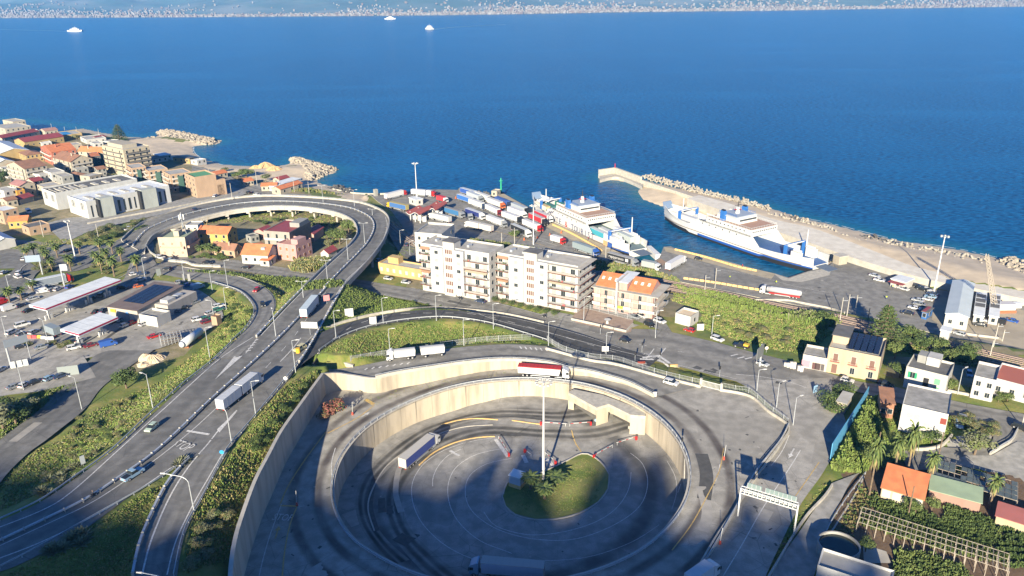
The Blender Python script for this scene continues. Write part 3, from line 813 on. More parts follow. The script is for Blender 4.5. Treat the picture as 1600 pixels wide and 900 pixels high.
circ_line([(800,716),(760,725),(735,742),(727,765),(732,790),(752,812),(790,832),(840,843),(900,842),(960,820),(1000,790),(1012,755),(1004,725),(985,708)])
circ_line([(986,738),(982,765),(962,795),(925,818),(870,833),(820,835),(775,822),(756,800)])
circ_line([(1042,720),(1055,745),(1057,770),(1050,795)])
circ_line([(790,872),(850,876),(920,870),(985,848),(1030,820)],.12)
for(a,b)in(((703,704),(718,712)),):line_mb(mk,[a,b],.9,WHITE,sm=False)
line_mb(mk,[(774,686),(794,714)],1.1,WHITE,sm=False);line_mb(mk,[(817,711),(823,723)],1.1,WHITE,sm=False);line_mb(mk,[(852,716),(865,728)],1.1,WHITE,sm=False)
line_mb(mk,[(893,672),(896,684),(900,694),(908,706)],.3,YELL,sm=False)
def tmark(x,y,rz,txt,size,sy=1.,m=WHITE):
 p=P(x,y);text_to(mk,txt,size,m,Matrix.Translation((p.x,p.y,p.z+.05))@Matrix.Rotation(rz,4,'Z'),1.,sy)
tmark(442,809,-.12,'STOP',2.0,1.7)
tmark(285,697,-.45,'STOP',2.4,2.)
tmark(1014,556,-.9,'STOP',2.,1.)
p=P(433,828);text_to(mk,'1',.01,WHITE,Matrix.Translation(p))
def arrow(x,y,x2,y2,m=WHITE,w=.3):
 a,b=P(x,y),P(x2,y2);d=(b-a).normalized();n=Vector((-d.y,d.x,0));c=b-d*1.6;z=Vector((0,0,.05))
 mk.poly([a+n*w/2+z,a-n*w/2+z,c-n*w/2+z,c+n*w/2+z],m);mk.poly([c-n*.7+z,b+z,c+n*.7+z],m)
arrow(430,842,436,822,YELL);arrow(1241,701,1233,715);arrow(565,651,578,644)
for i in range(4):line_mb(mk,[(690+i*28,328-i*1),(800+i*18,362+i*1),(870+i*16,384+i*2)],.18,WHITE,sm=False)if i<2 else None
line_mb(mk,[(703,340),(760,357),(830,377),(900,402)],.3,YELL,sm=False)
line_mb(mk,[(1120,420),(1180,430),(1240,447),(1300,458)],.15,WHITE,sm=False)
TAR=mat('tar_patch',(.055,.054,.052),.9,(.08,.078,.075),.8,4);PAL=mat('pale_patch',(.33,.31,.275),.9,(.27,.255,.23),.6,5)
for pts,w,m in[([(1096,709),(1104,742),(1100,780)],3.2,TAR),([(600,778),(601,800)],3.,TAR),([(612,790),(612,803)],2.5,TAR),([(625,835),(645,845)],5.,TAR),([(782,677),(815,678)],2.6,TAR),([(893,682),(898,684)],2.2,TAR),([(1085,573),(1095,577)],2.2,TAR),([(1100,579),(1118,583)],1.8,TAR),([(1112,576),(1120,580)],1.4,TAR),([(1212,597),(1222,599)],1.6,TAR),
 ([(640,710),(626,735),(622,770),(630,800)],2.6,PAL),([(1095,760),(1105,800),(1098,830)],2.4,PAL),([(1195,795),(1185,812)],4.,PAL),([(545,800),(560,820)],3.5,PAL),([(490,885),(510,900)],5.,PAL),([(700,470),(735,478)],2.,TAR),([(585,748),(578,790),(588,830)],1.5,TAR),([(850,655),(800,650),(760,652)],1.6,TAR),([(1015,612),(1035,620)],1.4,TAR),  # pale strip near the gantry paints a sunlit gap into the road
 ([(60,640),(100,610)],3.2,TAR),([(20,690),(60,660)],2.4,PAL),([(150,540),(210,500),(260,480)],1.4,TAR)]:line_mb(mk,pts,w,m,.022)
rk=random.Random(8)
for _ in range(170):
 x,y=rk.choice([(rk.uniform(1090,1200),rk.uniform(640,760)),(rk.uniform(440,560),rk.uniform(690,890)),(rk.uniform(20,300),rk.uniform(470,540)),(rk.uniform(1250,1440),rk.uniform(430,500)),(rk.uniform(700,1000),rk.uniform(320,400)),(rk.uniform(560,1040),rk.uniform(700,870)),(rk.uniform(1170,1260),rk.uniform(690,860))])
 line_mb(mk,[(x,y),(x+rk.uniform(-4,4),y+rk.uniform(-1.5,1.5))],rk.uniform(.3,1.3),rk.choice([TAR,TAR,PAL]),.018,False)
struct(mk.build('road_markings'))
def wall(name,label,cat,top,zb,th=.5,m=CONCW,cap=CONCL,sm=True,up=0.,group=None,capw=.25):
 pts=[G(*p)if len(p)==3 else P(*p)for p in top]
 pts=smooth(pts,2.)if sm and len(pts)>2 else dense(pts,3.)
 if up:pts=[p+Vector((0,0,up))for p in pts]
 L,R=offs(pts,th/2)
 mb=MB()
 for i in range(len(pts)-1):
  b0=zb(pts[i])if callable(zb)else zb;b1=zb(pts[i+1])if callable(zb)else zb
  for S in(L,R):mb.poly([S[i],S[i+1],(S[i+1].x,S[i+1].y,b1),(S[i].x,S[i].y,b0)],m)
  mb.poly([L[i],R[i],R[i+1],L[i+1]],m)
 for k in(0,-1):mb.poly([L[k],R[k],(R[k].x,R[k].y,zb(pts[k])if callable(zb)else zb),(L[k].x,L[k].y,zb(pts[k])if callable(zb)else zb)],m)
 t=thing(name,label,cat,pts[0],group=group);o=mb.build('wall')
 o.parent=t;o.matrix_parent_inverse=Matrix.Translation(-Vector(pts[0]))
 if cap:
  L,R=offs(pts,th/2+capw*.5);mc=MB()
  for i in range(len(pts)-1):
   a,b,c,d=L[i],R[i],R[i+1],L[i+1];z0,z1=Vector((0,0,.004)),Vector((0,0,.22))
   mc.hexa([a+z0,b+z0,c+z0,d+z0,a+z1,b+z1,c+z1,d+z1],cap)
  c_=mc.build('coping');c_.parent=t;c_.matrix_parent_inverse=Matrix.Translation(-Vector(pts[0]))
 return t
def keep_world(o,t):
 o.parent=t;o.matrix_parent_inverse=t.matrix_world.inverted()if False else Matrix.Translation(-Vector(t.location))
def rail(name,label,cat,pts,kind='guard',sm=True,group=None,side=1,gap=4.):
 """guard rail / fence following the ground; every post its own part when few enough"""
 pts=[P(*p)if len(p)==2 else G(*p)for p in pts]
 pts=smooth(pts,2.)if sm and len(pts)>2 else dense(pts,2.)
 t=thing(name,label,cat,pts[0],group=group)
 def ribbon(mb,z0,z1,th,m):
  L,R=offs(pts,th/2)
  for i in range(len(pts)-1):
   a,b,c,d=L[i],R[i],R[i+1],L[i+1];u,v=Vector((0,0,z0)),Vector((0,0,z1))
   mb.hexa([a+u,b+u,c+u,d+u,a+v,b+v,c+v,d+v],m)
 acc=0.;nxt=0.;ps=[]
 tot=sum((b-a).length for a,b in zip(pts[:-1],pts[1:]));g=max(gap,tot/95.)
 for a,b in zip(pts[:-1],pts[1:]):
  l=(b-a).length
  while nxt<=acc+l+1e-6:
   k=(nxt-acc)/l if l else 0;q=a.lerp(b,k);ps.append((q,math.atan2(b.y-a.y,b.x-a.x)));nxt+=g
  acc+=l
 if kind=='guard':
  mb=MB();ribbon(mb,.5,.82,.14,GALV);mb.build('rail').parent=t
  pm=MB().box(-.08,-.08,0,.08,.08,.8,GALV).mesh('post')
 elif kind=='double':
  mb=MB();ribbon(mb,.45,.75,.5,GALV);mb.build('rail').parent=t
  pm=MB().box(-.08,-.25,0,.08,.25,.95,CONCL).mesh('post')
 elif kind=='parapet':
  mb=MB();ribbon(mb,-.1,.85,.35,CONCL);mb.build('parapet').parent=t
  mb=MB();ribbon(mb,1.1,1.25,.12,GALV);mb.build('rail').parent=t
  pm=MB().box(-.07,-.07,.8,.07,.07,1.2,GALV).mesh('post')
 elif kind=='mesh':
  mb=MB();ribbon(mb,.05,.1,.05,GALV);ribbon(mb,1.85,1.92,.05,GALV);ribbon(mb,.95,1.,.04,GALV)
  mb.build('rail').parent=t
  L,R=offs(pts,.02);mb=MB()
  for i in range(len(pts)-1):
   n=max(1,int((pts[i+1]-pts[i]).length/.35))
   for k in range(n):
    q=pts[i].lerp(pts[i+1],k/n);mb.box(q.x-.03,q.y-.03,q.z,q.x+.03,q.y+.03,q.z+1.9,GALV)
  mb.build('bars').parent=t
  pm=MB().box(-.06,-.06,0,.06,.06,2.1,GALV).mesh('post')
 elif kind=='stone':
  mb=MB();ribbon(mb,-.2,.8,.4,CONC);mb.build('wall').parent=t;pm=None
 elif kind in('kerb','ykerb'):
  mb=MB();ribbon(mb,-.05,.18,.35,CONCL if kind=='kerb' else YB);mb.build('kerb').parent=t;pm=None
 elif kind=='jersey':
  pm=None;n=max(1,int(tot/2.3));jm=MB().prism([(-.3,0),(.3,0),(.14,.35),(.1,.85),(-.1,.85),(-.14,.35)],-1.,1.,YB).mesh('block')
  acc=0.;nx=.5
  for a,b in zip(pts[:-1],pts[1:]):
   l=(b-a).length
   while nx<=acc+l:
    q=a.lerp(b,(nx-acc)/l);o=obj('block',jm,t);o.location=q-pts[0];o.rotation_euler=(0,0,math.atan2(b.y-a.y,b.x-a.x));nx+=2.3
   acc+=l
 if pm is not None:
  for q,a in ps:
   o=obj('post',pm,t);o.location=q-pts[0];o.rotation_euler=(0,0,a)
 for o in t.children:
  if o.name.split('.')[0]in('rail','bars','wall','kerb','parapet'):o.matrix_parent_inverse=Matrix.Translation(-pts[0])
 return t
YB=mat('barrier_yellow',(.62,.40,.14),.7,(.45,.32,.15),1.5,3)
rf=lambda p:float(RINGF(np.array([p.x]),np.array([p.y]))[0])-.3
ff=lambda p:float(FLOORF(np.array([p.x]),np.array([p.y]))[0])-.3
def ringz(px,py):
 p=G(px,py,6.)
 for _ in range(4):p=G(px,py,float(RINGF(np.array([p.x]),np.array([p.y]))[0]))
 return p
wall('retaining_wall','tall grey concrete wall holding the highway bank above the ring road','retaining wall',W1TOP,lambda p:rf(p)-.2,.6,CONCW,CONCL)
wall('retaining_wall','long cream wall between the upper road and the ring road','retaining wall',W2TOP,rf,.5,CONCW,CONCL)
def circ_wall():
 t=thing('retaining_wall','circular cream concrete wall around the sunken roundabout','retaining wall',(RC.x,RC.y,0))
 mb=MB();mc=MB();n=200
 a0=0
 for i in range(n):
  q=[]
  for k in(i,i+1):
   a=2*math.pi*k/n;c,s=math.cos(a),math.sin(a)
   x,y=RC.x+RR*c,RC.y+RR*s
   q.append((c,s,rf(Vector((x,y,0)))+.3,ff(Vector((x,y,0)))))
  (c0,s0,t0,b0),(c1,s1,t1,b1)=q
  r=RR-.02;mb.poly([(r*c0,r*s0,t0+.35),(r*c1,r*s1,t1+.35),(r*c1,r*s1,b1),(r*c0,r*s0,b0)],CONCW)
  ro=RR+.45
  mc.hexa([(r*c0,r*s0,t0+.02),(ro*c0,ro*s0,t0+.02),(ro*c1,ro*s1,t1+.02),(r*c1,r*s1,t1+.02),(r*c0,r*s0,t0+.5),(ro*c0,ro*s0,t0+.5),(ro*c1,ro*s1,t1+.5),(r*c1,r*s1,t1+.5)],CONCL)
 mb.build('wall',t);mc.build('coping',t)
 mb=MB();JT=mat('joint_stain',(.17,.15,.12),.9)
 for i in range(0,n,4):
  a=2*math.pi*i/n;c,s=math.cos(a),math.sin(a);x,y=RC.x+RR*c,RC.y+RR*s;t0,b0=rf(Vector((x,y,0)))+.6,ff(Vector((x,y,0)));r=RR-.04;e=.05 if i%3 else.22
  mb.poly([(r*c+s*e,r*s-c*e,t0),(r*c-s*e,r*s+c*e,t0),(r*c-s*.03,r*s+c*.03,b0),(r*c+s*.03,r*s-c*.03,b0)],JT)
 mb.build('panel_joints',t)
 t=thing('guard_rail','steel rail ringing the rim of the sunken roundabout','guard rail',(RC.x,RC.y,0))
 mb=MB();r=RR+.7;pm=MB().box(-.07,-.07,0,.07,.07,1.05,GALV).mesh('post')
 for i in range(n):
  q=[]
  for k in(i,i+1):
   a=2*math.pi*k/n;c,s=math.cos(a),math.sin(a);q.append((c,s,rf(Vector((RC.x+r*c,RC.y+r*s,0)))+.3))
  for z0,z1 in((.75,1.05),(.42,.5)):
   (c0,s0,t0),(c1,s1,t1)=q;r1=r+.12
   mb.hexa([(r*c0,r*s0,t0+z0),(r1*c0,r1*s0,t0+z0),(r1*c1,r1*s1,t1+z0),(r*c1,r*s1,t1+z0),(r*c0,r*s0,t0+z1),(r1*c0,r1*s0,t0+z1),(r1*c1,r1*s1,t1+z1),(r*c1,r*s1,t1+z1)],GALV)
  if i%2==0:
   o=obj('post',pm,t);o.location=(r*q[0][0],r*q[0][1],q[0][2])
 mb.build('rail',t)
circ_wall()
gr='guard rails along the roads'
def up_(l,z):return[(a,b,c+z)for a,b,c in l]
rail('guard_rail','galvanised rail along the left verge of the highway in the foreground','guard rail',[(0,814,16.9),(62,785,16.7),(118,747,16.4),(175,705,16),(235,648,15.3),(285,602,14.8),(327,569,14.3),(361,537,13.6)],'guard')
rail('guard_rail','double steel rail in the highway median','guard rail',[(-30,862),(75,812),(137,781),(190,746),(250,702),(330,626),(400,563),(450,515),(510,450)],'double')
rail('guard_rail','rail beside the lane of the silver pickup','guard rail',[(0,889),(75,850),(150,807),(218,769),(265,740),(296,716)],'guard')
rail('guard_rail','double rail on the left edge of the slip road at the bottom','guard rail',[(208,900),(219,850),(241,796),(265,752),(296,718)],'double')
rail('guard_rail','rail along the slip road above the grey retaining wall','guard rail',[(272,900),(284,845),(297,812),(318,776),(350,714),(362,694),(400,650),(466,569)],'guard')
rail('guard_rail','rail from the highway along the inside of the dark ramp','guard rail',[(499,549),(526,531),(561,516),(601,506),(650,499),(700,497),(760,505),(820,522),(855,533)],'guard')
rail('guard_rail','rail between the dark ramp and the green triangle','guard rail',[(470,548),(496,522),(523,509),(556,499),(592,491),(640,484),(680,482),(730,485),(790,492),(850,505)],'stone')
rail('guard_rail','white rail on the left curb of the curving service ramp','guard rail',[(285,417),(330,424),(370,431),(402,443),(425,460),(430,480),(421,500),(401,526)],'kerb')
rail('guard_rail','rail on the outer bend of the curving service ramp','guard rail',[(332,442),(370,454),(390,470),(397,488),(385,512),(361,535)],'guard')
rail('guard_rail','rail on top of the cream wall beside the upper road','guard rail',up_(W2TOP[3:],.2),'parapet')
VIz=lambda l:l
rail('parapet','light parapet on the inner edge of the viaduct loop','parapet',[(a,b,e)for a,b,c,d,e in VI],'parapet')
rail('parapet','light parapet on the outer edge of the viaduct loop','parapet',[(c,d,e)for a,b,c,d,e in VI],'parapet')
def vmid(t):return[(a*(1-t)+c*t,b*(1-t)+d*t,e)for a,b,c,d,e in VI]
rail('median_barrier','pale barrier dividing the two carriageways of the viaduct','barrier',vmid(.52),'double')
rail('parapet','rail on the right edge of the highway climbing to the viaduct','guard rail',[(468,567,14.),(487,537,13.8),(512,492,13.6),(536,450,13.4)],'double')
rail('guard_rail','rail on the left edge of the highway below the viaduct','guard rail',[(401,527,13.8),(440,485,13.6),(475,450,13.4)],'double')
rail('mesh_fence','steel bar fence between the ring apron and the coast road, left run','fence',[(855,533),(880,548),(920,560),(964,565),(1000,577),(1040,589),(1095,602)],'mesh')
rail('mesh_fence','steel bar fence running to the corner above the ring apron','fence',[(1127,607),(1150,612),(1172,616),(1200,640),(1232,664)],'mesh')
rail('mesh_fence','thin mesh fence at the foot of the green slope by the upper road','fence',[(548,565),(600,556),(660,548),(700,541),(760,534),(830,530)],'mesh')
rail('kerb','stone kerb under the bar fence','kerb',[(853,546),(920,564),(964,571),(1040,592),(1095,606)],'stone')
rail('kerb','stone kerb from the gate to the southern road','kerb',[(1127,611),(1172,621),(1200,644),(1232,668),(1222,692),(1200,722),(1178,752),(1150,795),(1115,848),(1085,900)],'stone')
rail('median_barrier','long grey parapet beside the southern road','parapet',[(1232,666),(1220,690),(1200,716),(1178,745),(1153,790),(1122,846),(1098,885)],'parapet')
rail('boundary_wall','low roadside wall between the southern road and the garden lane','wall',[(1300,760),(1288,778),(1262,806),(1240,838),(1215,880),(1200,905)],'stone')
rail('fence','wire fence between the garden lane and the vegetable plots','fence',[(1352,741),(1330,770),(1316,790),(1300,815),(1290,835)],'guard')
rail('boundary_wall','white wall curving round the loop houses','wall',[(228,385),(238,398),(262,408),(290,411),(305,416),(345,418)],'parapet')
rail('kerb','pale kerb of the palm island beside the service area','kerb',[(205,408),(207,418),(195,430),(175,440)],'kerb')
rail('kerb','curved kerb at the tip of the palm island','kerb',[(42,413),(33,420),(33,430),(45,436),(62,440)],'kerb')
rail('barrier_row','row of yellow concrete blocks along the long edge of the ferry quay','barrier',[(864,352),(890,364),(925,383),(940,392)],'jersey')
rail('barrier_row','row of yellow concrete blocks facing the empty ferry','barrier',[(1056,391),(1100,402),(1150,417),(1182,424)],'jersey')
rail('barrier_row','yellow blocks beside the railway in front of the tanker','barrier',[(1070,436),(1120,443),(1180,453),(1240,461)],'jersey')
rail('barrier_row','yellow and white blocks across the exit lane of the sunken roundabout','barrier',[(690,664),(715,657),(745,654),(778,656)],'ykerb')
rail('barrier_row','yellow block row along the truck lane inside the circular wall','barrier',[(800,657),(815,659),(828,661),(844,663)],'ykerb')
rail('kerb','yellow edged kerb of the inner roundabout','kerb',[(655,727),(680,706),(710,692),(745,684),(773,682)],'ykerb')
rail('kerb','kerb along the outer truck lane of the sunken roundabout','kerb',[(770,664),(720,668),(675,683),(640,702),(605,728),(582,765),(575,795),(585,830)],'kerb')
rail('boundary_wall','low stone wall between railway and yard','wall',[(1180,470),(1225,470),(1260,476),(1300,484),(1320,490)],'stone')
rail('boundary_wall','low wall along the railway under the prefab yard','wall',[(1459,516),(1500,522),(1560,530),(1566,533)],'stone')
rail('boundary_wall','stone seawall behind the groyne at the quay entrance','wall',[(520,296),(550,302),(585,304),(607,303)],'stone')
rail('boundary_wall','rubble wall below the white industrial halls','wall',[(137,350),(200,338),(270,325),(330,312),(372,302)],'stone')
rail('boundary_wall','pale roadside wall under the white cube house','wall',[(1410,700),(1440,704),(1470,698),(1487,682)],'stone')
rail('boundary_wall','white wall along the right edge of the coast road','wall',[(1480,612),(1520,620),(1550,627)],'stone')
rail('fence','green mesh fence on a curved wall beside the gravel yard','fence',[(1546,712),(1565,700),(1580,690),(1590,672)],'parapet')
rail('boundary_wall','garden boundary wall curving above the vegetable beds','wall',[(1350,745),(1335,775),(1300,830)],'kerb')
vt=thing('viaduct','concrete viaduct curling over the coast road and round the loop houses','viaduct',(0,0,0))
viaduct_deck.parent=vt
for i,k in enumerate(np.linspace(2.2,13.6,15)):
 a=int(k);f=k-a;q=[VI[a][j]*(1-f)+VI[a+1][j]*f for j in range(5)]
 pa,pb=G(q[0],q[1],q[4]),G(q[2],q[3],q[4]);d=(pb-pa).normalized()
 mb=MB();an=math.atan2(d.y,d.x)
 for t_ in(.18,.42,.6,.84):
  c=pa.lerp(pb,t_);z=min(down(c.x,c.y,q[4]-2),q[4]-3)
  zz=zs(c.x,c.y)-.6
  mb.tube((c.x,c.y,zz),(c.x,c.y,q[4]-2.2),.6,.6,CONCL,8)
 M=Matrix.Translation((pa+pb)/2+Vector((0,0,-2.3)))@Matrix.Rotation(an,4,'Z');w=(pb-pa).length/2
 mb.box(-w+.6,-.9,0,w-.6,.9,.85,CONCL,M)
 mb.build('pier').parent=vt
def side(mb,prof,y0,y1,m):
 k=mb.mi(m);n=len(prof);b=len(mb.v)
 for y in(y0,y1):
  for(x,z)in prof:mb.v.append((x,y,z))
 for i in range(n):
  j=(i+1)%n;mb.f.append((b+i,b+n+i,b+n+j,b+j));mb.m.append(k)
 mb.f.append(tuple(b+i for i in range(n)));mb.m.append(k)
 mb.f.append(tuple(b+n+n-1-i for i in range(n)));mb.m.append(k)
 return mb
_wh={}
def wheel_mesh(r,w):
 if(r,w)not in _wh:
  mb=MB();mb.tube((0,-w/2,0),(0,w/2,0),r,r,TYRE,10);mb.tube((0,-w/2-.01,0),(0,w/2+.01,0),r*.55,r*.55,paint((.35,.35,.36),.4),8)
  _wh[(r,w)]=mb.mesh('wheel')
 return _wh[(r,w)]
def wheels(t,xs,y,r,w=.22):
 for x in xs:
  for s in(-1,1):
   o=obj('wheel',wheel_mesh(r,w),t);o.location=(x,s*y,r)
LAMP=paint((.75,.75,.72),.2);REDL=paint((.45,.02,.02),.3)
def car(kind,c):
 t=thing(kind,'car','car');P_=paint(c,.3)
 L,W,H=dict(hatchback=(3.9,1.68,1.48),saloon_car=(4.5,1.76,1.45),estate_car=(4.6,1.78,1.5),suv=(4.5,1.84,1.68),van=(5.5,2.0,2.35),pickup_truck=(5.2,1.85,1.78),minivan=(5.0,1.9,1.95))[kind]
 h=L/2;b=MB();g=MB()
 belt=H*.60
 if kind=='van':
  side(b,[(-h,.35),(h-.1,.35),(h,.6),(h-.05,1.05),(h-.75,1.3),(h-1.45,H-.12),(h-1.75,H),(-h+.05,H),(-h,H-.1)],-W/2,W/2,P_)
  g.hexa([(h-.80,-W/2+.12,1.33),(h-1.42,-W/2+.2,H-.17),(h-1.42,W/2-.2,H-.17),(h-.80,W/2-.12,1.33),(h-.72,-W/2+.12,1.37),(h-1.36,-W/2+.2,H-.13),(h-1.36,W/2-.2,H-.13),(h-.72,W/2-.12,1.37)],DGLASS)
  for s in(-1,1):g.box(h-2.1,s*W/2-.02,1.3,h-1.3,s*W/2+.02,1.85,DGLASS)
  wr=.36;xs=(-h+.95,h-.95)
 elif kind=='pickup_truck':
  side(b,[(-h,.4),(h-.05,.4),(h,.75),(h-.1,1.0),(h-1.1,1.08),(-h,1.08)],-W/2,W/2,P_)
  b.hexa([(-.45,-W/2+.14,H-.03),(.55,-W/2+.14,H-.03),(.55,W/2-.14,H-.03),(-.45,W/2-.14,H-.03),(-.45,-W/2+.14,H+.03),(.55,-W/2+.14,H+.03),(.55,W/2-.14,H+.03),(-.45,W/2-.14,H+.03)],P_)
  g.hexa([(-.75,-W/2+.04,1.08),(1.25,-W/2+.04,1.08),(1.25,W/2-.04,1.08),(-.75,W/2-.04,1.08),(-.5,-W/2+.14,H-.03),(.6,-W/2+.14,H-.03),(.6,W/2-.14,H-.03),(-.5,W/2-.14,H-.03)],DGLASS)
  b.box(-h+.12,-W/2+.12,1.085,-.85,W/2-.12,1.10,BLACK)
  wr=.4;xs=(-h+1.05,h-.95)
 else:
  box_=kind in('suv','minivan','estate_car','hatchback')
  fr=h-1.05 if kind!='minivan' else h-.7
  rear_low=-h+.08 if box_ else-h+.75
  rear_top=-h+.5 if box_ else-h+1.25
  side(b,[(-h,.38),(-h+.1,.28),(h-.12,.28),(h,.45),(h-.04,belt-.18),(h-.3,belt-.1),(fr,belt),(-h+.02,belt),(-h-.0,belt-.1)],-W/2,W/2,P_)
  g.hexa([(rear_low,-W/2+.04,belt),(fr,-W/2+.04,belt),(fr,W/2-.04,belt),(rear_low,W/2-.04,belt),(rear_top,-W/2+.22,H-.06),(fr-.75,-W/2+.22,H-.06),(fr-.75,W/2-.22,H-.06),(rear_top,W/2-.22,H-.06)],DGLASS)
  b.hexa([(rear_top-.06,-W/2+.2,H-.07),(fr-.72,-W/2+.2,H-.07),(fr-.72,W/2-.2,H-.07),(rear_top-.06,W/2-.2,H-.07),(rear_top,-W/2+.26,H),(fr-.8,-W/2+.26,H),(fr-.8,W/2-.26,H),(rear_top,W/2-.26,H)],P_)
  for s in(-1,1):
   for(x0,x1)in((rear_low,rear_top),((rear_low+fr)/2-.1,(rear_top+fr-.75)/2)):
    b.hexa([(x0,s*(W/2-.035)-.01,belt),(x0+.12,s*(W/2-.035)-.01,belt),(x0+.12,s*(W/2-.035)+.01,belt),(x0,s*(W/2-.035)+.01,belt),(x1,s*(W/2-.215)-.01,H-.06),(x1+.1,s*(W/2-.215)-.01,H-.06),(x1+.1,s*(W/2-.215)+.01,H-.06),(x1,s*(W/2-.215)+.01,H-.06)],P_)
  wr=.33 if kind!='suv' else.38;xs=(-h+.8,h-.85)
 b.build('body',t,fix=True);g.build('windows',t,fix=True);wheels(t,xs,W/2-.08,wr)
 hm=MB().box(-.04,-.17,-.09,.04,.17,.09,LAMP).mesh('headlight');rm=MB().box(-.03,-.14,-.1,.03,.14,.1,REDL).mesh('taillight')
 for s in(-1,1):
  o=obj('headlight',hm,t);o.location=(h-.05,s*(W/2-.28),.68)
  o=obj('taillight',rm,t);o.location=(-h,s*(W/2-.2),.85 if kind!='van' else 1.1)
 return t
def cab(mb,gl,x0,x1,c,H=3.7):
 """lorry cab with its front at x1"""
 P_=paint(c,.35)
 side(mb,[(x0,.75),(x1-.1,.55),(x1,.7),(x1,1.6),(x1-.12,2.6),(x1-.45,3.0),(x0+.35,H),(x0,H-.05)],-1.22,1.22,P_)
 gl.hexa([(x1-.005,-1.1,1.75),(x1+.03,-1.1,1.75),(x1+.03,1.1,1.75),(x1-.005,1.1,1.75),(x1-.13,-1.05,2.6),(x1-.09,-1.05,2.6),(x1-.09,1.05,2.6),(x1-.13,1.05,2.6)],DGLASS)
 for s in(-1,1):
  gl.box(x1-1.0,s*1.225-.01,1.75,x1-.2,s*1.225+.01,2.5,DGLASS)
  mb.box(x1-.1,s*1.35-.1,1.7,x1+.05,s*1.35+.1,2.5,BLACK)
 mb.box(x1-.02,-1.0,.55,x1+.03,1.0,1.0,BLACK)
def truck(kind,cc,bc,sc=None,extra=None):
 t=thing(kind,'lorry','lorry');sc=sc or bc;B_=paint(bc,.6);S_=paint(sc,.6)
 def boxy(name,x0,x1,z0=1.15,z1=3.95,bed=True):
  mb=MB();mb.box(x0,-1.27,z0,x1,1.27,z1,B_)
  for s in(-1,1):
   if sc!=bc:mb.box(x0+.12,s*1.275-.006,z0+.12,x1-.12,s*1.275+.006,z1-.12,S_)
   for k in range(1,int((x1-x0)/1.7)):mb.box(x0+k*1.7-.03,s*1.285-.004,z0+.1,x0+k*1.7+.03,s*1.285+.004,z1-.1,paint(tuple(q*.82 for q in sc),.6))
  mb.box(x0-.012,-.03,z0+.1,x0-.002,.03,z1-.1,paint(tuple(q*.6 for q in bc),.6))
  for k in range(1,int((x1-x0)/1.5)):mb.box(x0+k*1.5-.03,-1.25,z1,x0+k*1.5+.03,1.25,z1+.012,paint(tuple(q*.85 for q in bc),.6))
  o=mb.build(name,t)
  for s in(-1,1):
   l=MB().box(x0-.05,s*.95-.2,z0-.3,x0-.01,s*.95+.2,z0-.1,REDL).build('taillight',t)
  return o
 ch=MB();gl=MB();cm=MB()
 if kind in('articulated_lorry','tipper_lorry','tank_lorry'):
  cab(cm,gl,6.0,8.1,cc);ch.box(3.2,-.5,.75,6.1,.5,1.0,BLACK);ch.box(-8.,-.55,.85,5.4,.55,1.12,BLACK)
  for s in(-1,1):ch.box(4.2,s*1.05-.18,.45,5.9,s*1.05+.18,.85,GALV);ch.box(-3.6,s*1.2-.03,.55,2.2,s*1.2+.03,.9,GALV)
  wheels(t,(-6.3,-5.0,-3.7),1.05,.5,.34);wheels(t,(3.9,7.0),1.05,.5,.34)
  if kind=='articulated_lorry':boxy('trailer',-8.2,5.4)
  elif kind=='tipper_lorry':
   mb=MB();side(mb,[(-7.9,1.2),(4.9,1.2),(5.5,3.3),(-7.9,3.3)],-1.25,1.25,B_);mb.build('tipper_body',t,fix=True)
   mb=MB();mb.box(-7.95,-1.29,3.3,5.5,1.29,3.55,paint(extra,.7))
   for k in range(11):mb.box(-7.8+k*1.2,-1.3,3.3,-7.7+k*1.2,1.3,3.58,paint(tuple(q*.7 for q in extra),.7))
   mb.build('tarpaulin',t)
  else:
   mb=MB();mb.tube((-7.6,0,2.3),(5.2,0,2.3),1.15,1.15,B_,16);mb.tube((5.2,0,2.3),(5.6,0,2.3),1.15,.6,B_,16);mb.tube((-8.,0,2.3),(-7.6,0,2.3),.6,1.15,B_,16)
   mb.build('tank',t,smooth=True);MB().box(-7.5,-1.2,.8,4.5,1.2,1.2,paint((.5,.03,.03),.5)).build('skirt',t)
   MB().box(-6,-.3,3.42,4,.3,3.5,GALV).build('walkway',t)
 elif kind=='rigid_lorry':
  cab(cm,gl,2.3,4.2,cc,3.3);ch.box(-4.1,-.5,.75,2.4,.5,1.05,BLACK);wheels(t,(-2.4,3.2),1.02,.48,.34);boxy('cargo_box',-4.2,2.1,1.1,3.7)
 elif kind in('lorry_with_trailer','tipper_with_trailer'):
  cab(cm,gl,7.2,9.3,cc);ch.box(-9.2,-.5,.8,7.3,.5,1.05,BLACK);wheels(t,(-8.2,-3.0),1.05,.5,.34);wheels(t,(1.2,2.5,8.3),1.05,.5,.34)
  if kind=='lorry_with_trailer':boxy('cargo_box',-.7,7.0);boxy('trailer',-9.3,-1.3)
  else:
   for nm,x0,x1 in(('tipper_body',0.1,7.0),('trailer',-9.3,-1.5)):
    mb=MB();side(mb,[(x0+.2,1.2),(x1-.2,1.2),(x1,3.2),(x0,3.2)],-1.25,1.25,B_)
    mb.hexa([(x0,-1.2,3.2),(x1,-1.2,3.2),(x1,1.2,3.2),(x0,1.2,3.2),(x0+.1,-.5,3.5),(x1-.1,-.5,3.5),(x1-.1,.5,3.5),(x0+.1,.5,3.5)],paint((.42,.43,.44),.7))
    mb.build(nm,t,fix=True)
 elif kind=='semi_trailer':
  boxy('trailer',-6.8,6.8);ch.box(-6.6,-.55,.85,6.6,.55,1.12,BLACK);wheels(t,(-5.0,-3.7,-2.4),1.05,.5,.34)
  MB().box(4.6,-1.0,0,4.9,1.0,1.1,GALV).build('landing_leg',t)
 elif kind=='tractor_unit':
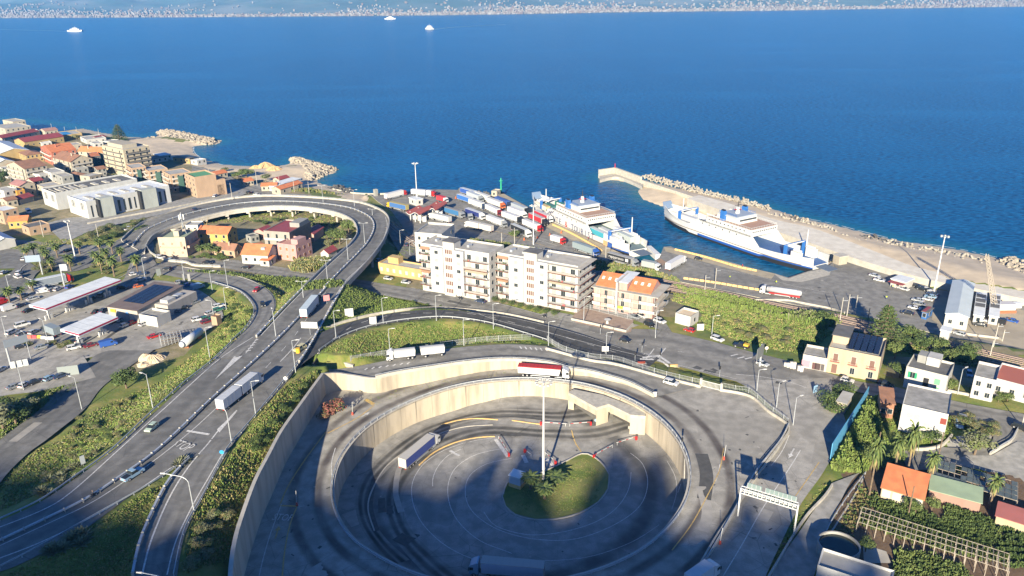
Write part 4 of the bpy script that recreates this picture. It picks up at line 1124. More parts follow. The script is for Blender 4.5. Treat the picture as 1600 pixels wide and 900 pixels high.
  cab(cm,gl,.9,3.0,cc);ch.box(-2.8,-.5,.75,1.,.5,1.0,BLACK);wheels(t,(-1.8,2.),1.05,.5,.34)
 if cm.f:
  c_=cm.build('cab',t,fix=True);gl.build('windscreen',c_,fix=True)
  for s in(-1,1):
   xf=max(v[0]for v in cm.v)-.06
   MB().box(xf,s*.85-.2,.75,xf+.1,s*.85+.2,.95,LAMP).build('headlight',c_)
 ch.build('chassis',t)
 return t
PROTO={}
def put(kind,cols,a,b,label,cat,group=None,dz=0.,world=False):
 A,B=(Vector(a),Vector(b))if world else(P(*a),P(*b))
 key=(kind,)+tuple(cols)
 rz=math.atan2(B.y-A.y,B.x-A.x);c=(A+B)/2
 if not world:c.z=down(c.x,c.y,c.z+3)
 c.z+=.05+dz
 if key not in PROTO:
  r=car(kind,*cols)if kind in('hatchback','saloon_car','estate_car','suv','van','pickup_truck','minivan')else truck(kind,*cols)
  PROTO[key]=r;r.location=c;r.rotation_euler=(0,0,rz)
  r['label']=label;r['category']=cat
  if group:r['group']=group
  return r
 r=copy_thing(PROTO[key],c,rz,label,group);r['category']=cat
 if not group and 'group' in r.keys():del r['group']
 return r
cW=(.62,.62,.62);cK=(.018,.02,.024);cG=(.22,.235,.25);cS=(.42,.44,.46);cR=(.42,.02,.02);cB=(.03,.09,.33);cLB=(.25,.38,.50);cN=(.03,.045,.09);cGr=(.04,.16,.10);cO=(.55,.13,.04);cY=(.65,.42,.04);cDR=(.16,.02,.025);cBe=(.55,.5,.28)
CN={cW:'white',cK:'black',cG:'dark grey',cS:'silver',cR:'red',cB:'blue',cLB:'light blue',cN:'dark navy',cGr:'green',cO:'orange',cY:'yellow',cDR:'dark red',cBe:'beige'}
KN=dict(hatchback='small car',saloon_car='saloon car',estate_car='estate car',suv='off-road style car',van='van',pickup_truck='pickup truck',minivan='minibus')
for(k,c,a,b,w,g)in[
 ('hatchback',(.42,.52,.42),(244,666),(231,676),'driving on the highway towards the shaded stretch',0),
 ('pickup_truck',cLB,(196,752),(220,738),'in the lane right of the median, bed open',0),
 ('suv',cBe,(476,543),(461,551),'boxy, at the top of the dark ramp by the yellow drum',0),
 ('hatchback',cR,(405,452),(397,458),'descending the curving service ramp',0),
 ('hatchback',cK,(409,474),(413,482),'on the inside bend of the curving service ramp',0),
 ('suv',cW,(1040,598),(1057,603),'alone on the ring road below the bar fence',0),
 ('hatchback',cK,(968,532),(986,536),'alone in the middle of the coast road',0),
 ('saloon_car',cN,(759,474),(743,471),'on the coast road in front of the apartment block',0),
 ('saloon_car',cK,(317,412),(333,413),'driving past the hedge of the loop houses',0),
 ('hatchback',cK,(392,420),(377,419),'driving past the white gateposts of the loop houses',0),
 ('suv',cW,(243,403),(259,405),'waiting under the curved white wall',0),
 ('hatchback',cLB,(261,407),(275,409),'behind the white one under the curved wall',0),
 ('hatchback',cK,(269,422),(254,421),'beside the strip of dry shrubs',0),
 ('pickup_truck',cW,(193,361),(210,357),'on the road under the green bank by the white halls',0),
 ('hatchback',cN,(301,330),(311,327),'on the outer carriageway of the viaduct loop',0),
 ('suv',cS,(213,441),(227,437),'behind the palm with a bare trunk',0),
 ('hatchback',cW,(206,431),(214,429),'half hidden left of the palm trunk',0),
 ('hatchback',cN,(217,430),(226,429),'half hidden right of the palm trunk',0),
 ('hatchback',cO,(211,450),(221,448),'beside the brown roofed service shop',0),
 ('suv',cK,(185,452),(200,451),'at the far end of the long fuel canopy',0),
 ('hatchback',cB,(290,448),(300,446),'behind the flat roofed end of the shop',0),
 ('van',cLB,(304,452),(315,449),'pale, parked behind the shop by the reeds',0),
 ('hatchback',cG,(276,443),(287,441),'at the back wall of the shop roof',0),
 ('saloon_car',cG,(297,477),(312,471),'under the round sign on the shop wall',0),
 ('suv',cK,(278,486),(293,481),'beside the beige shop wall, second in the row',0),
 ('suv',cN,(266,492),(282,487),'beside the beige shop wall, nearest the white shed',0),
 ('estate_car',cK,(246,506),(266,499),'in front of the white walled shed of the shop',0),
 ('estate_car',cW,(333,482),(351,478),'at the outer edge of the service area, topmost of its row',0),
 ('estate_car',cGr,(333,488),(350,484),'at the outer edge of the service area below a white one',0),
 ('hatchback',cS,(323,493),(334,489),'at the outer edge of the service area beside the green one',0),
 ('suv',cW,(301,503),(318,499),'above the long white gas tank',0),
 ('hatchback',cGr,(318,501),(329,498),'behind the white one above the gas tank',0),
 ('estate_car',cDR,(315,507),(332,502),'beside the small stone kiosk at the service area',0),
 ('van',cW,(54,460),(81,455),'parked beside the grey sided articulated lorry',0),
 ('hatchback',cG,(77,457),(86,453),'between a white van and a white car',0),
 ('hatchback',cW,(85,456),(96,451),'at the foot of the tall white sign post',0),
 ('hatchback',cB,(104,452),(114,448),'tucked behind the long fuel canopy near the sign post',0),
 ('saloon_car',cS,(43,471),(60,466),'at the near left corner of the long fuel canopy',0),
 ('saloon_car',cG,(30,466),(44,461),'beneath the small dark palm',0),
 ('saloon_car',cK,(0,467),(11,462),'at the left frame edge under the palms',0),
 ('suv',cW,(26,431),(36,425),'stopped beside the kerb tip, farther of the two',0),
 ('suv',cW,(34,437),(22,432),'stopped beside the kerb tip, nearer and blue roofed',0),
 ('hatchback',cS,(1,430),(12,425),'at the left frame edge on the roundabout',0),
 ('hatchback',cW,(35,408),(42,404),'entering the roundabout beneath the blue road signs',0),
 ('saloon_car',cK,(98,396),(112,391),'in the shade behind the palms',0),
 ('suv',cG,(155,466),(163,459),'refuelling under the long canopy',0),
 ('suv',cK,(139,472),(148,466),'in deep shade under the long canopy',0),
 ('van',cW,(3,488),(29,480),'at the left frame edge beside a red vehicle',0),
 ('van',cR,(-6,478),(12,472),'cut by the left frame edge beside the white van',0),
 ('hatchback',cN,(26,482),(38,477),'between the white van and the long canopy',0),
 ('saloon_car',cK,(37,490),(53,484),'facing the near left end of the long canopy',0),
 ('minivan',cW,(24,513),(47,507),'with a blue side window, between the two canopies',0),
 ('suv',cW,(12,524),(26,518),'in the row of the coloured barrier blocks, leftmost',0),
 ('hatchback',cG,(27,527),(40,521),'in the row of the coloured barrier blocks',0),
 ('hatchback',cS,(46,524),(60,517),'above the red barrier block',0),
 ('hatchback',cW,(122,537),(132,531),'under the near corner of the small canopy',0),
 ('hatchback',cK,(22,546),(45,541),'below the shrubs near the lattice sign post',0),
 ('saloon_car',cG,(55,547),(75,542),'below the shrubs, right of the black one',0),
 ('suv',cW,(104,548),(127,543),'in front of the small fuel canopy',0),
 ('saloon_car',cDR,(133,544),(152,539),'left of the blue van',0),
 ('van',cB,(155,544),(185,537),'vivid, at the corner of the service area',0),
 ('saloon_car',cK,(146,492),(156,486),'at the white shop front, left one',0),
 ('saloon_car',cN,(157,490),(167,484),'at the white shop front, right one',0),
 ('saloon_car',cDR,(170,507),(186,501),'behind the far end of the small canopy',0),
 ('hatchback',cS,(184,504),(195,498),'behind the small canopy against the shop',0),
 ('hatchback',cW,(189,513),(204,507),'left one of the two at the shed, next to a red car',0),
 ('hatchback',cR,(201,509),(216,503),'between two white cars near the shed',0),
 ('hatchback',cW,(218,511),(233,505),'right of the red car at the shed',0),
 ('saloon_car',cR,(232,530),(250,525),'alone on the empty part of the forecourt',0),
 ('hatchback',cS,(-4,583),(9,576),'at the left frame edge in the lower parking area',0),
 ('hatchback',cW,(33,607),(44,600),'behind the parapet railing, left white one',0),
 ('saloon_car',cK,(47,602),(64,596),'behind the parapet railing between two light ones',0),
 ('hatchback',cLB,(72,596),(84,590),'behind the parapet railing near the lamp',0),
 ('saloon_car',cN,(88,592),(103,587),'behind the parapet railing beneath the grey panel',0),
 ('saloon_car',cG,(15,609),(31,603),'behind the parapet railing, leftmost dark one',0),
 ('suv',cW,(946,481),(959,485),'parked before the pink apartment house',0),
 ('hatchback',cK,(976,487),(990,491),'on the lane before the pink house, farther black one',0),
 ('saloon_car',cG,(984,495),(999,499),'braking on the lane before the pink house',0),
 ('suv',cW,(996,493),(1009,498),'on the lane before the pink house beside the black ones',0),
 ('suv',cK,(1008,506),(1021,513),'near the traffic lights at the mouth of the lane',0),
 ('suv',cW,(1025,502),(1037,506),'at the gateposts beside the pink house',0),
 ('hatchback',cR,(1084,520),(1070,516),'at the edge of the green field',0),
 ('suv',cW,(1112,529),(1130,535),'on the kerb beside the green field',0),
 ('hatchback',cS,(1183,568),(1200,574),'beneath the big slanted road sign',0),
 ('hatchback',cW,(1313,594),(1334,599),'with a blue bonnet, behind the round trees',0),
 ('saloon_car',cK,(1373,599),(1394,604),'in front of the brick red garden wall',0),
 ('hatchback',cLB,(1512,582),(1516,592),'in the dark yard beside the red terrace house',0),
 ('suv',cK,(1584,669),(1606,676),'at the right frame edge above the gravel yard',0),
 ('hatchback',cLB,(1495,660),(1499,672),'in the yard of the white cube house',0),
 ('hatchback',cG,(1500,655),(1514,658),'behind the clipped hedge',0),
 ('hatchback',cS,(600,436),(614,438),'parked before the low yellow house, left one',0),
 ('hatchback',cS,(627,442),(642,444),'parked before the low yellow house, right one',0),
 ('hatchback',cLB,(588,410),(597,406),'in the shade under the viaduct',0),
 ('saloon_car',cN,(634,388),(637,380),'on the shaded lane beside the viaduct',0),
 ('hatchback',cW,(652,386),(647,380),'parked beside the shaded lane, white one',0),
 ('hatchback',cK,(656,392),(650,386),'parked beside the shaded lane, black one',0),
 ('saloon_car',cW,(407,306),(395,304),'on the seafront road',0),
 ('saloon_car',cK,(393,303),(383,301),'behind a white one on the seafront road',0),
 ('estate_car',cW,(332,309),(342,305),'beside the stepped peach building',0),
 ('van',cW,(40,329),(51,337),'in the shaded yard of the white halls',0),
 ('saloon_car',cS,(1360,431),(1373,434),'below the breakwater beside a white one',0),
 ('saloon_car',cW,(1367,438),(1381,441),'below the breakwater near the red roofed hut',0),
 ('saloon_car',cW,(1405,451),(1418,455),'in front of the red roofed hut',0),
 ('hatchback',cK,(1429,448),(1439,451),'behind the red roofed hut, left one',0),
 ('suv',cK,(1435,452),(1446,455),'behind the red roofed hut, right one',0),
 ('hatchback',cW,(1443,453),(1453,456),'beside the tall floodlight mast',0),
 ('saloon_car',cN,(1465,463),(1449,459),'first in the row below the floodlight mast',0),
 ('saloon_car',cLB,(1462,467),(1446,464),'second in the row below the floodlight mast',0),
 ('saloon_car',cS,(1442,473),(1426,469),'sticking out leftmost from the middle of the port row',0),
 ('hatchback',cW,(1456,471),(1443,468),'in the middle of the port row',0),
 ('saloon_car',cG,(1445,479),(1428,475),'in the lower half of the port row above a white one',0),
 ('saloon_car',cW,(1437,485),(1420,481),'last but one of the port row',0),
 ('saloon_car',cK,(1428,493),(1408,489),'last of the port row, near the blue kiosk',0),
 ('saloon_car',cW,(1540,503),(1523,500),'in front of the left prefab row',0),
 ('saloon_car',cK,(1541,511),(1521,508),'nearest the railway before the prefab rows',0),
 ('van',cK,(1569,508),(1546,503),'large, before the right prefab row',0),
 ('saloon_car',cB,(1588,505),(1572,501),'on the bare ground right of the black van',0),
 ('hatchback',cS,(1504,525),(1493,522),'by the low wall beside the railway',0),
 ('hatchback',cK,(1086,405),(1097,407),'alone on the quay facing the empty ferry',0)]:
 nm=CN.get(c,'pale green');put(k,(c,),a,b,f'{nm} {KN[k]} {w}','pickup' if 'pickup' in k else 'van' if k in('van','minivan')else 'car')
pk=put('pickup_truck',(cK,),(1169,546),(1147,541),'black pickup truck with a yellow load parked by the green field','pickup')
o=MB().box(-2.45,-.8,1.1,-.9,.8,1.75,paint(cY,.6)).build('load',pk)
cg=(.38,.39,.40)
for(k,cols,a,b,w)in[
 ('lorry_with_trailer',(cW,(.50,.52,.55)),(350,640),(403,600),'grey boxed lorry and trailer on the highway in the foreground'),
 ('articulated_lorry',(cK,(.50,.58,.62)),(473,502),(499,470),'pale blue box lorry driving up towards the viaduct'),
 ('tipper_with_trailer',(cW,(.58,.58,.58)),(690,555),(609,563),'white bulk lorry with trailer standing on the upper road by the green slope'),
 ('tipper_lorry',(cW,(.60,.60,.60),None,(.42,.03,.03)),(815,587),(884,590),'white tipper lorry with a red tarpaulin on the rim of the circular wall'),
 ('articulated_lorry',(cW,(.46,.44,.40),(.03,.05,.20)),(634,733),(679,694),'lorry with dark blue curtain sides in the sunken roundabout'),
 ('articulated_lorry',(cLB,(.36,.35,.33),(.40,.48,.60)),(848,905),(736,899),'white cab lorry with blue lettering at the bottom edge of the photo'),
 ('rigid_lorry',(cW,(.58,.60,.62)),(1084,918),(1108,901),'white box van lorry at the bottom edge on the southern road'),
 ('articulated_lorry',(cR,(.58,.62,.66),(.17,.20,.24)),(43,454),(119,439),'red cab lorry with a grey curtain trailer beside the palm island'),
 ('rigid_lorry',((.06,.07,.08),(.20,.24,.27)),(92,527),(72,519),'small dark lorry with a grey box between the fuel canopies'),
 ('articulated_lorry',(cR,cW),(603,313),(634,305),'white lorry with red cab at the entrance to the port'),
 ('articulated_lorry',(cR,(.60,.60,.60),cW),(645,305),(680,308),'white lorry with red cab behind the floodlight mast'),
 ('articulated_lorry',(cY,(.40,.33,.12),(.05,.13,.32)),(637,331),(606,324),'blue curtain lorry with a yellow cab before the red wavy roof'),
 ('rigid_lorry',(cW,(.42,.04,.05)),(684,314),(699,318),'small red and white lorry behind the red wavy roof'),
 ('articulated_lorry',(cG,(.25,.23,.20),(.04,.14,.30)),(698,334),(722,341),'blue patterned lorry coming out of the red wavy roof'),
 ('articulated_lorry',(cW,(.44,.45,.45)),(705,350),(670,341),'grey lorry with a white cab below the red wavy roof'),
 ('lorry_with_trailer',(cW,(.55,.52,.48)),(768,364),(729,355),'cream lorry and trailer behind the apartment block'),
 ('articulated_lorry',(cW,(.55,.57,.60),(.02,.03,.14)),(729,335),(757,345),'navy sided lorry with a white cab in the port queue'),
 ('tractor_unit',(cG,cW),(729,339),(738,347),'grey tractor unit without trailer beside the navy sided lorry'),
 ('articulated_lorry',(cG,(.61,.61,.60)),(762,346),(791,357),'white lorry with a dark cab nearest to the railway reeds'),
 ('articulated_lorry',(cW,(.50,.52,.52),cK),(802,361),(827,372),'black sided lorry with a white cab and orange cones in front'),
 ('articulated_lorry',(cR,(.60,.60,.61)),(817,352),(848,365),'white lorry with a deep red cab beside the port lamp mast'),
 ('articulated_lorry',(cDR,cW),(759,328),(785,340),'white lorry with a maroon cab in the middle queue'),
 ('articulated_lorry',(cK,(.58,.58,.60)),(785,340),(816,351),'white lorry with a small blue logo and a black cab'),
 ('articulated_lorry',(cN,(.62,.62,.60)),(735,320),(759,329),'white lorry with a navy cab behind the bright blue trailer'),
 ('semi_trailer',(cW,(.58,.60,.62),(.04,.14,.42)),(718,313),(736,319),'bright blue parked trailer with a white roof'),
 ('semi_trailer',(cW,(.50,.53,.56),(.03,.08,.30)),(723,303),(741,308),'dark blue trailer nearest to the sea wall'),
 ('articulated_lorry',(cG,(.42,.46,.50)),(731,308),(754,317),'light grey lorry in the seaward queue'),
 ('articulated_lorry',(cK,(.63,.63,.62)),(742,308),(771,319),'long white lorry in the seaward queue'),
 ('articulated_lorry',(cO,(.60,.59,.58)),(765,319),(786,327),'white lorry with an orange cab in the seaward queue'),
 ('articulated_lorry',(cN,(.05,.10,.30)),(774,316),(800,327),'all blue lorry at the outer edge of the queue'),
 ('articulated_lorry',(cK,(.34,.38,.42)),(800,326),(827,337),'silver roofed lorry with a black cab at the quay side'),
 ('articulated_lorry',(cW,(.62,.62,.63)),(794,332),(823,343),'plain white lorry left of the red boxed ones'),
 ('articulated_lorry',(cK,(.45,.40,.40),(.42,.03,.04)),(827,342),(855,355),'red curtain lorry, nearer of the red pair'),
 ('articulated_lorry',(cW,(.50,.48,.48),(.40,.03,.05)),(836,338),(863,350),'red curtain lorry with a white cab, seaward of the red pair'),
 ('rigid_lorry',(cR,(.62,.62,.62)),(863,378),(881,383),'red cab box lorry alone on the quay'),
 ('articulated_lorry',(cB,(.22,.27,.29)),(897,389),(934,402),'slate green lorry with a blue cab by the railway'),
 ('articulated_lorry',(cG,(.34,.34,.33),cK),(950,406),(997,419),'black sided lorry with white lettering behind the pink house'),
 ('rigid_lorry',(cW,(.30,.33,.33)),(1007,419),(1027,423),'small grey lorry following the black sided one'),
 ('semi_trailer',(cW,(.66,.66,.66)),(1038,407),(1004,392),'white trailer being pulled over the ramp of the loaded ferry'),
 ('articulated_lorry',(cW,(.64,.64,.65)),(1044,424),(1068,410),'white lorry with glowing orange tail reflectors on the quay'),
 ('tank_lorry',(cW,(.45,.45,.47)),(1243,466),(1196,459),'silver tanker lorry with red skirt beside the railway')]:
 t=put(k,cols,a,b,w,'trailer' if k=='semi_trailer' else 'lorry')
 if 'white lettering' in w or 'blue lettering' in w or 'blue logo' in w:
  mb=MB();
  if 'blue logo' in w:text_to(mb,'5',2.2,paint(cB),Matrix.Translation((-4,-1.295,2.6))@Matrix.Rotation(math.pi/2,4,'X'))
  elif 'white' in w:
   text_to(mb,'rapppresso',1.9,paint(cW),Matrix.Translation((-3,-1.295,2.6))@Matrix.Rotation(math.pi/2,4,'X'))
   mb.box(2.2,-1.30,1.9,3.8,-1.295,3.3,paint(cW));text_to(mb,'F',1.1,paint(cK),Matrix.Translation((3.0,-1.305,2.6))@Matrix.Rotation(math.pi/2,4,'X'))
  else:
   mb.hexa([(3.4,1.29,2.6),(.2,1.29,2.3),(.2,1.3,2.3),(3.4,1.3,2.6),(3.6,1.29,3.4),(1.,1.29,2.6),(1.,1.3,2.6),(3.6,1.3,3.4)],paint((.03,.08,.5)))
   mb.box(-6.,1.29,3.3,2.5,1.3,3.45,paint((.1,.25,.6)))
  mb.build('lettering',t)
def moto():
 t=thing('motorcycle','m','motorcycle');b=MB()
 side(b,[(-.8,.75),(-.3,.55),(.35,.45),(.7,.9),(.3,1.0),(-.4,.85)],-.16,.16,paint(cK,.3));b.tube((.7,-.35,1.05),(.7,.35,1.05),.03,.03,BLACK,6);b.build('body',t,fix=True)
 for x in(-.65,.75):o=obj('wheel',wheel_mesh(.31,.14),t);o.location=(x,0,.31)
 return t
def person_mesh(shirt,trousers,seated=False):
 verts=[(0,0,.95),(0,0,1.15),(0,0,1.42),(0,0,1.55),(0,0,1.70)];e=[(0,1),(1,2),(2,3),(3,4)];r=[.16,.15,.17,.06,.11]
 def add(v,p,rad):verts.append(v);e.append((p,len(verts)-1));r.append(rad);return len(verts)-1
 for s in(-1,1):
  if seated:k=add((.12,s*.12,.82),0,.10);k=add((.42,s*.16,.72),k,.08);k=add((.30,s*.17,.30),k,.055);add((.42,s*.17,.24),k,.045)
  else:k=add((.0,s*.10,.85),0,.10);k=add((s*.08,s*.11,.48),k,.075);k=add((s*.12,s*.12,.09),k,.05);add((s*.12+.15,s*.12,.05),k,.045)
  k=add((0,s*.20,1.40),2,.065);k=add((.08 if not seated else.22,s*.27,1.13),k,.05);k=add((.18 if not seated else.55,s*.24,.98 if not seated else 1.08),k,.04);add((.24 if not seated else.62,s*.23,.93 if not seated else 1.08),k,.035)
 me=bpy.data.meshes.new('body');me.from_pydata(verts,e,[]);o=bpy.data.objects.new('tmp',me);COL.objects.link(o)
 md=o.modifiers.new('s','SKIN')
 for i,v in enumerate(me.skin_vertices[0].data):v.radius=(r[i],r[i])
 me.skin_vertices[0].data[0].use_root=True
 o.modifiers.new('u','SUBSURF').levels=1
 bpy.context.view_layer.update();m2=bpy.data.meshes.new_from_object(o.evaluated_get(bpy.context.evaluated_depsgraph_get()))
 bpy.data.objects.remove(o)
 m2.materials.clear();
 for q in(paint(shirt,.8),paint(trousers,.8),paint((.45,.28,.2),.7),BLACK):m2.materials.append(q)
 for p in m2.polygons:
  z=p.center.z;rr=math.hypot(p.center.x,p.center.y)
  p.material_index=1 if z<.97 and rr<.5 else 0 if z<1.5 else(3 if z>1.72 or p.center.x<-.02 else 2)
  p.use_smooth=True
 return m2
for(x,y,x2,y2,w)in((152,773,141,780,'in the lane behind the silver pickup'),(723,469,714,467,'ahead of the blue car on the coast road'),(845,495,855,497,'before the hedge of the apartment block')):
 A,B=P(x,y),P(x2,y2);m=moto();c=(A+B)/2;m.location=c;m.rotation_euler=(0,0,math.atan2(B.y-A.y,B.x-A.x));m['label']='black motorcycle '+w;m['group']='motorcycles on the roads'
 r_=thing('person','rider in dark clothes on the motorcycle '+w,'person',c+Vector((0,0,.02)),m.rotation_euler.z,'motorcycle riders');obj('body',person_mesh((.03,.03,.04),(.02,.02,.03),True),r_)
vest=person_mesh((.60,.75,.05),(.05,.06,.12))
for(x,y,w)in((1395,451,'standing near the red roofed hut of the port'),(1384.5,468,'walking alone on the wide port apron'),(1212.5,444,'standing beside the ferry slip'),(1140,436,'standing by the yellow blocks near the railway')):
 p=P(x,y);t=thing('person','worker in a yellow vest '+w,'person',p,random.uniform(0,6),'port workers');obj('body',vest,t)
redp=person_mesh((.55,.03,.03),(.05,.04,.05))
for(x,y,w)in((919,375,'on the quay beside the loaded ferry'),(1160,418,'on the quay edge facing the empty ferry'),(1320,529,'by the far kerb')):
 if y>500:continue
 t=thing('person','person in red clothes '+w,'person',P(x,y),random.uniform(0,6));obj('body',redp,t)
HULLW=paint((.62,.62,.60),.5);HULLB=paint((.02,.08,.32),.5);DECKB=paint((.05,.12,.30),.7);FBLUE=paint((.03,.14,.42),.5);DECKG=paint((.12,.17,.19),.8);WIN=paint((.04,.05,.06),.3);TER=paint((.40,.25,.18),.8)
def ferry(a,b,label,loaded,L0=None):
 A,B=Vector(a),Vector(b);A.z=B.z=0;L=(B-A).length;h=L/2;W=9.2
 t=thing('car_ferry',label,'ferry',(A+B)/2,math.atan2(B.y-A.y,B.x-A.x))
 st=[(-h,.8,2.2,8.6),(-h+5,2.6,4.6,8.0),(-h+12,5.6,7.4,6.8),(-h+22,8.0,9.0,5.8),(-h+34,8.8,W,5.4),(0,9.0,W,5.4),(h-34,8.8,W,5.4),(h-20,8.2,9.0,5.6),(h-10,6.6,7.8,6.2),(h-3,5.,6.2,6.8),(h,4.2,5.4,7.0)]
 S=catmull([(x,0,wl,wd,z)for x,wl,wd,z in st],3.)
 mb=MB()
 for p,q in zip(S[:-1],S[1:]):
  for s in(-1,1):
   def pt(r,k):return(r[0],s*[r[2],r[2]+(r[3]-r[2])*.28,r[2]+(r[3]-r[2])*.4,r[3]][k],[-1.2,1.0 if abs(r[0])<h-26 else 1.9,2.1 if abs(r[0])<h-26 else 2.6,r[4]][k])
   amid=abs((p[0]+q[0])/2)<17 or(p[0]+q[0])/2>h-28
   for k in range(3):
    mb.poly([pt(p,k),pt(q,k),pt(q,k+1),pt(p,k+1)],(HULLB if(amid or(p[0]>0))else HULLW)if k==1 else(BLACK if k==0 else HULLW))
   mb.poly([(p[0],s*p[3],p[4]),(q[0],s*q[3],q[4]),(q[0],s*(q[3]-.35),q[4]),(p[0],s*(p[3]-.35),p[4])],HULLW)
   mb.poly([(p[0],s*(p[3]-.35),p[4]),(q[0],s*(q[3]-.35),q[4]),(q[0],s*(q[3]-.35),3.4),(p[0],s*(p[3]-.35),3.4)],HULLW)
 for r in(S[0],S[-1]):mb.poly([(r[0],-r[2],-1.2),(r[0],r[2],-1.2),(r[0],r[3],r[4]if r[0]<0 else 3.5),(r[0],-r[3],r[4]if r[0]<0 else 3.5)],HULLW)
 mb.build('hull',t,fix=False)
 mb=MB()
 for p,q in zip(S[:-1],S[1:]):mb.poly([(p[0],-p[3]+.3,3.4),(q[0],-q[3]+.3,3.4),(q[0],q[3]-.3,3.4),(p[0],p[3]-.3,3.4)],DECKB if not loaded else DECKG)
 mb.build('car_deck',t)
 for s in(-1,1):
  mb=MB()
  for p,q in zip(S[2:-3],S[3:-2]):mb.hexa([(p[0],s*p[3],2.9),(q[0],s*q[3],2.9),(q[0],s*(q[3]+.2),2.9),(p[0],s*(p[3]+.2),2.9),(p[0],s*p[3],3.15),(q[0],s*q[3],3.15),(q[0],s*(q[3]+.2),3.15),(p[0],s*(p[3]+.2),3.15)],paint((.16,.12,.10),.8))
  mb.build('fender',t)
 sx0,sx1=-16.,18.
 mb=MB()
 for s in(-1,1):side(mb,[(sx0-9,5.3),(sx1+5,5.3),(sx1,9.6),(sx0,9.6)],s*W-.9*(s>0)-(.0),s*W+.9*(s<0),HULLW)
 mb.box(sx0,-W,8.9,sx1,W,9.6,HULLW);mb.build('side_house',t,fix=True)
 mb=MB();mb.box(sx0+4,-W+.3,9.6,sx1-.2,W-.3,12.2,HULLW);so=mb.build('passenger_saloon',t)
 pm=MB().box(-.35,-.02,-.35,.35,.02,.35,WIN).mesh('window');pm2=MB().box(-.02,-.35,-.35,.02,.35,.35,WIN).mesh('window')
 for k in range(13):
  o=obj('window',pm2,so);o.location=(sx1-.19,-W+1.6+k*1.27,11.)
 for s in(-1,1):
  for k in range(10):o=obj('window',pm,so);o.location=(sx0+6+k*2.6,s*(W-.29),11.)
  for k in range(6):o=obj('window',pm,so);o.location=(sx0+2+k*4.6,s*(W+.0),8.2)
 mb=MB();mb.box(sx0+4.5,-W+.6,12.21,sx1-.5,W-.6,12.28,TER)
 mb.build('sun_deck',t)
 mb=MB()
 for k in range(30):
  x=sx0+4.4+k*(sx1-sx0-5)/29
  for s in(-1,1):mb.box(x-.04,s*(W-.5)-.04,12.2,x+.04,s*(W-.5)+.04,13.2,HULLW)
 for k in range(16):mb.box(sx1-.65,-W+.5+k*1.12,12.2,sx1-.57,-W+.58+k*1.12,13.2,HULLW)
 for s in(-1,1):mb.box(sx0+4.4,s*(W-.5)-.04,13.15,sx1-.6,s*(W-.5)+.04,13.25,HULLW)
 mb.box(sx1-.66,-W+.5,13.15,sx1-.56,W-.5,13.25,HULLW);mb.build('railing',t)
 mb=MB();side(mb,[(-8,12.2),(7.5,12.2),(6.8,14.9),(-7,14.9)],-6.2,6.2,HULLW);mb.box(-6.5,-7.2,14.9,6.2,7.2,15.15,HULLW);bo=mb.build('bridge',t,fix=True)
 mb=MB();mb.box(6.9,-5.6,13.4,7.35,5.6,14.2,WIN);mb.box(-7.8,-5.6,13.4,-7.2,5.6,14.2,WIN);mb.build('bridge_windows',bo)
 mb=MB();mb.box(-6.,-6.4,15.16,5.7,6.4,15.4,paint((.30,.36,.45),.7))
 for k in range(12):
  for s in(-1,1):mb.box(-6+k*1.05,s*6.4-.04,15.4,-5.92+k*1.05,s*6.4+.04,16.4,FBLUE)
 for s in(-1,1):mb.box(-6,s*6.4-.04,16.3,5.7,s*6.4+.04,16.42,FBLUE)
 mb.build('top_deck',t)
 for s in(-1,1):
  mb=MB();mb.box(-3.5,s*7.4-.9,12.2,-1,s*7.4+.9,17.3,FBLUE);mb.box(-3.2,s*7.4-.6,17.3,-1.3,s*7.4+.6,17.8,BLACK);mb.build('funnel',t)
 mb=MB();mb.tube((0,0,15.2),(0,0,18.6),1.2,.8,HULLW,10);mb.box(-1.0,-1.6,17.2,1.0,1.6,17.4,paint(cR));mb.tube((0,0,18.6),(0,0,22.4),.25,.08,BLACK,6);mb.box(-.1,-2.2,19.4,.1,2.2,19.6,BLACK);mb.box(-.1,-1.2,20.6,.1,1.2,20.75,BLACK);mb.build('radar_mast',t)
 for sg,x in((-1,-h+17),(1,h-15)):
  mb=MB()
  for s in(-1,1):
   mb.box(x-.7,s*6.2-.5,3.4,x+.7,s*6.2+.5,9.6,FBLUE)
  mb.box(x-.4,-6.6,9.2,x+.4,6.6,9.7,HULLW);mb.box(x-.25,-6.6,9.75,x+.25,6.6,9.9,FBLUE);mb.build('portal_frame',t)
  mb=MB();mb.tube((x+sg*2,-2 if sg<0 else 5.5,3.4),(x+sg*2,-2 if sg<0 else 5.5,15.5),.35,.22,HULLW,8);mb.build('mast',t)
  x2=x+sg*5.5
  for s in(-1,1):MB().box(x2-2.5,s*5-1.,3.5,x2+2.5,s*5+1.,7.6,HULLW).tube((x2-2,s*4.6,8.1),(x2+2,s*4.6,8.1),.6,.6,HULLW,8).build('winch_house',t)
 mb=MB();mb.hexa([(h-2,-3.4,3.0),(h+7,-3.2,2.65),(h+7,3.2,2.65),(h-2,3.4,3.0),(h-2,-3.4,3.3),(h+7,-3.2,2.8),(h+7,3.2,2.8),(h-2,3.4,3.3)],paint((.10,.13,.18),.8));mb.build('stern_ramp',t)
 mb=MB();mb.hexa([(-h+1,-3.2,6.6),(-h+2.2,-3.2,6.6),(-h+2.2,3.2,6.6),(-h+1,3.2,6.6),(-h-.6,-2.8,10.2),(-h-.1,-2.8,10.2),(-h-.1,2.8,10.2),(-h-.6,2.8,10.2)],paint((.14,.20,.30),.7));mb.build('bow_ramp',t)
 mb=MB();M=Matrix.Translation((-4,-W-.22 if loaded else-W-.22,4.6))@Matrix.Rotation(math.pi/2,4,'X')
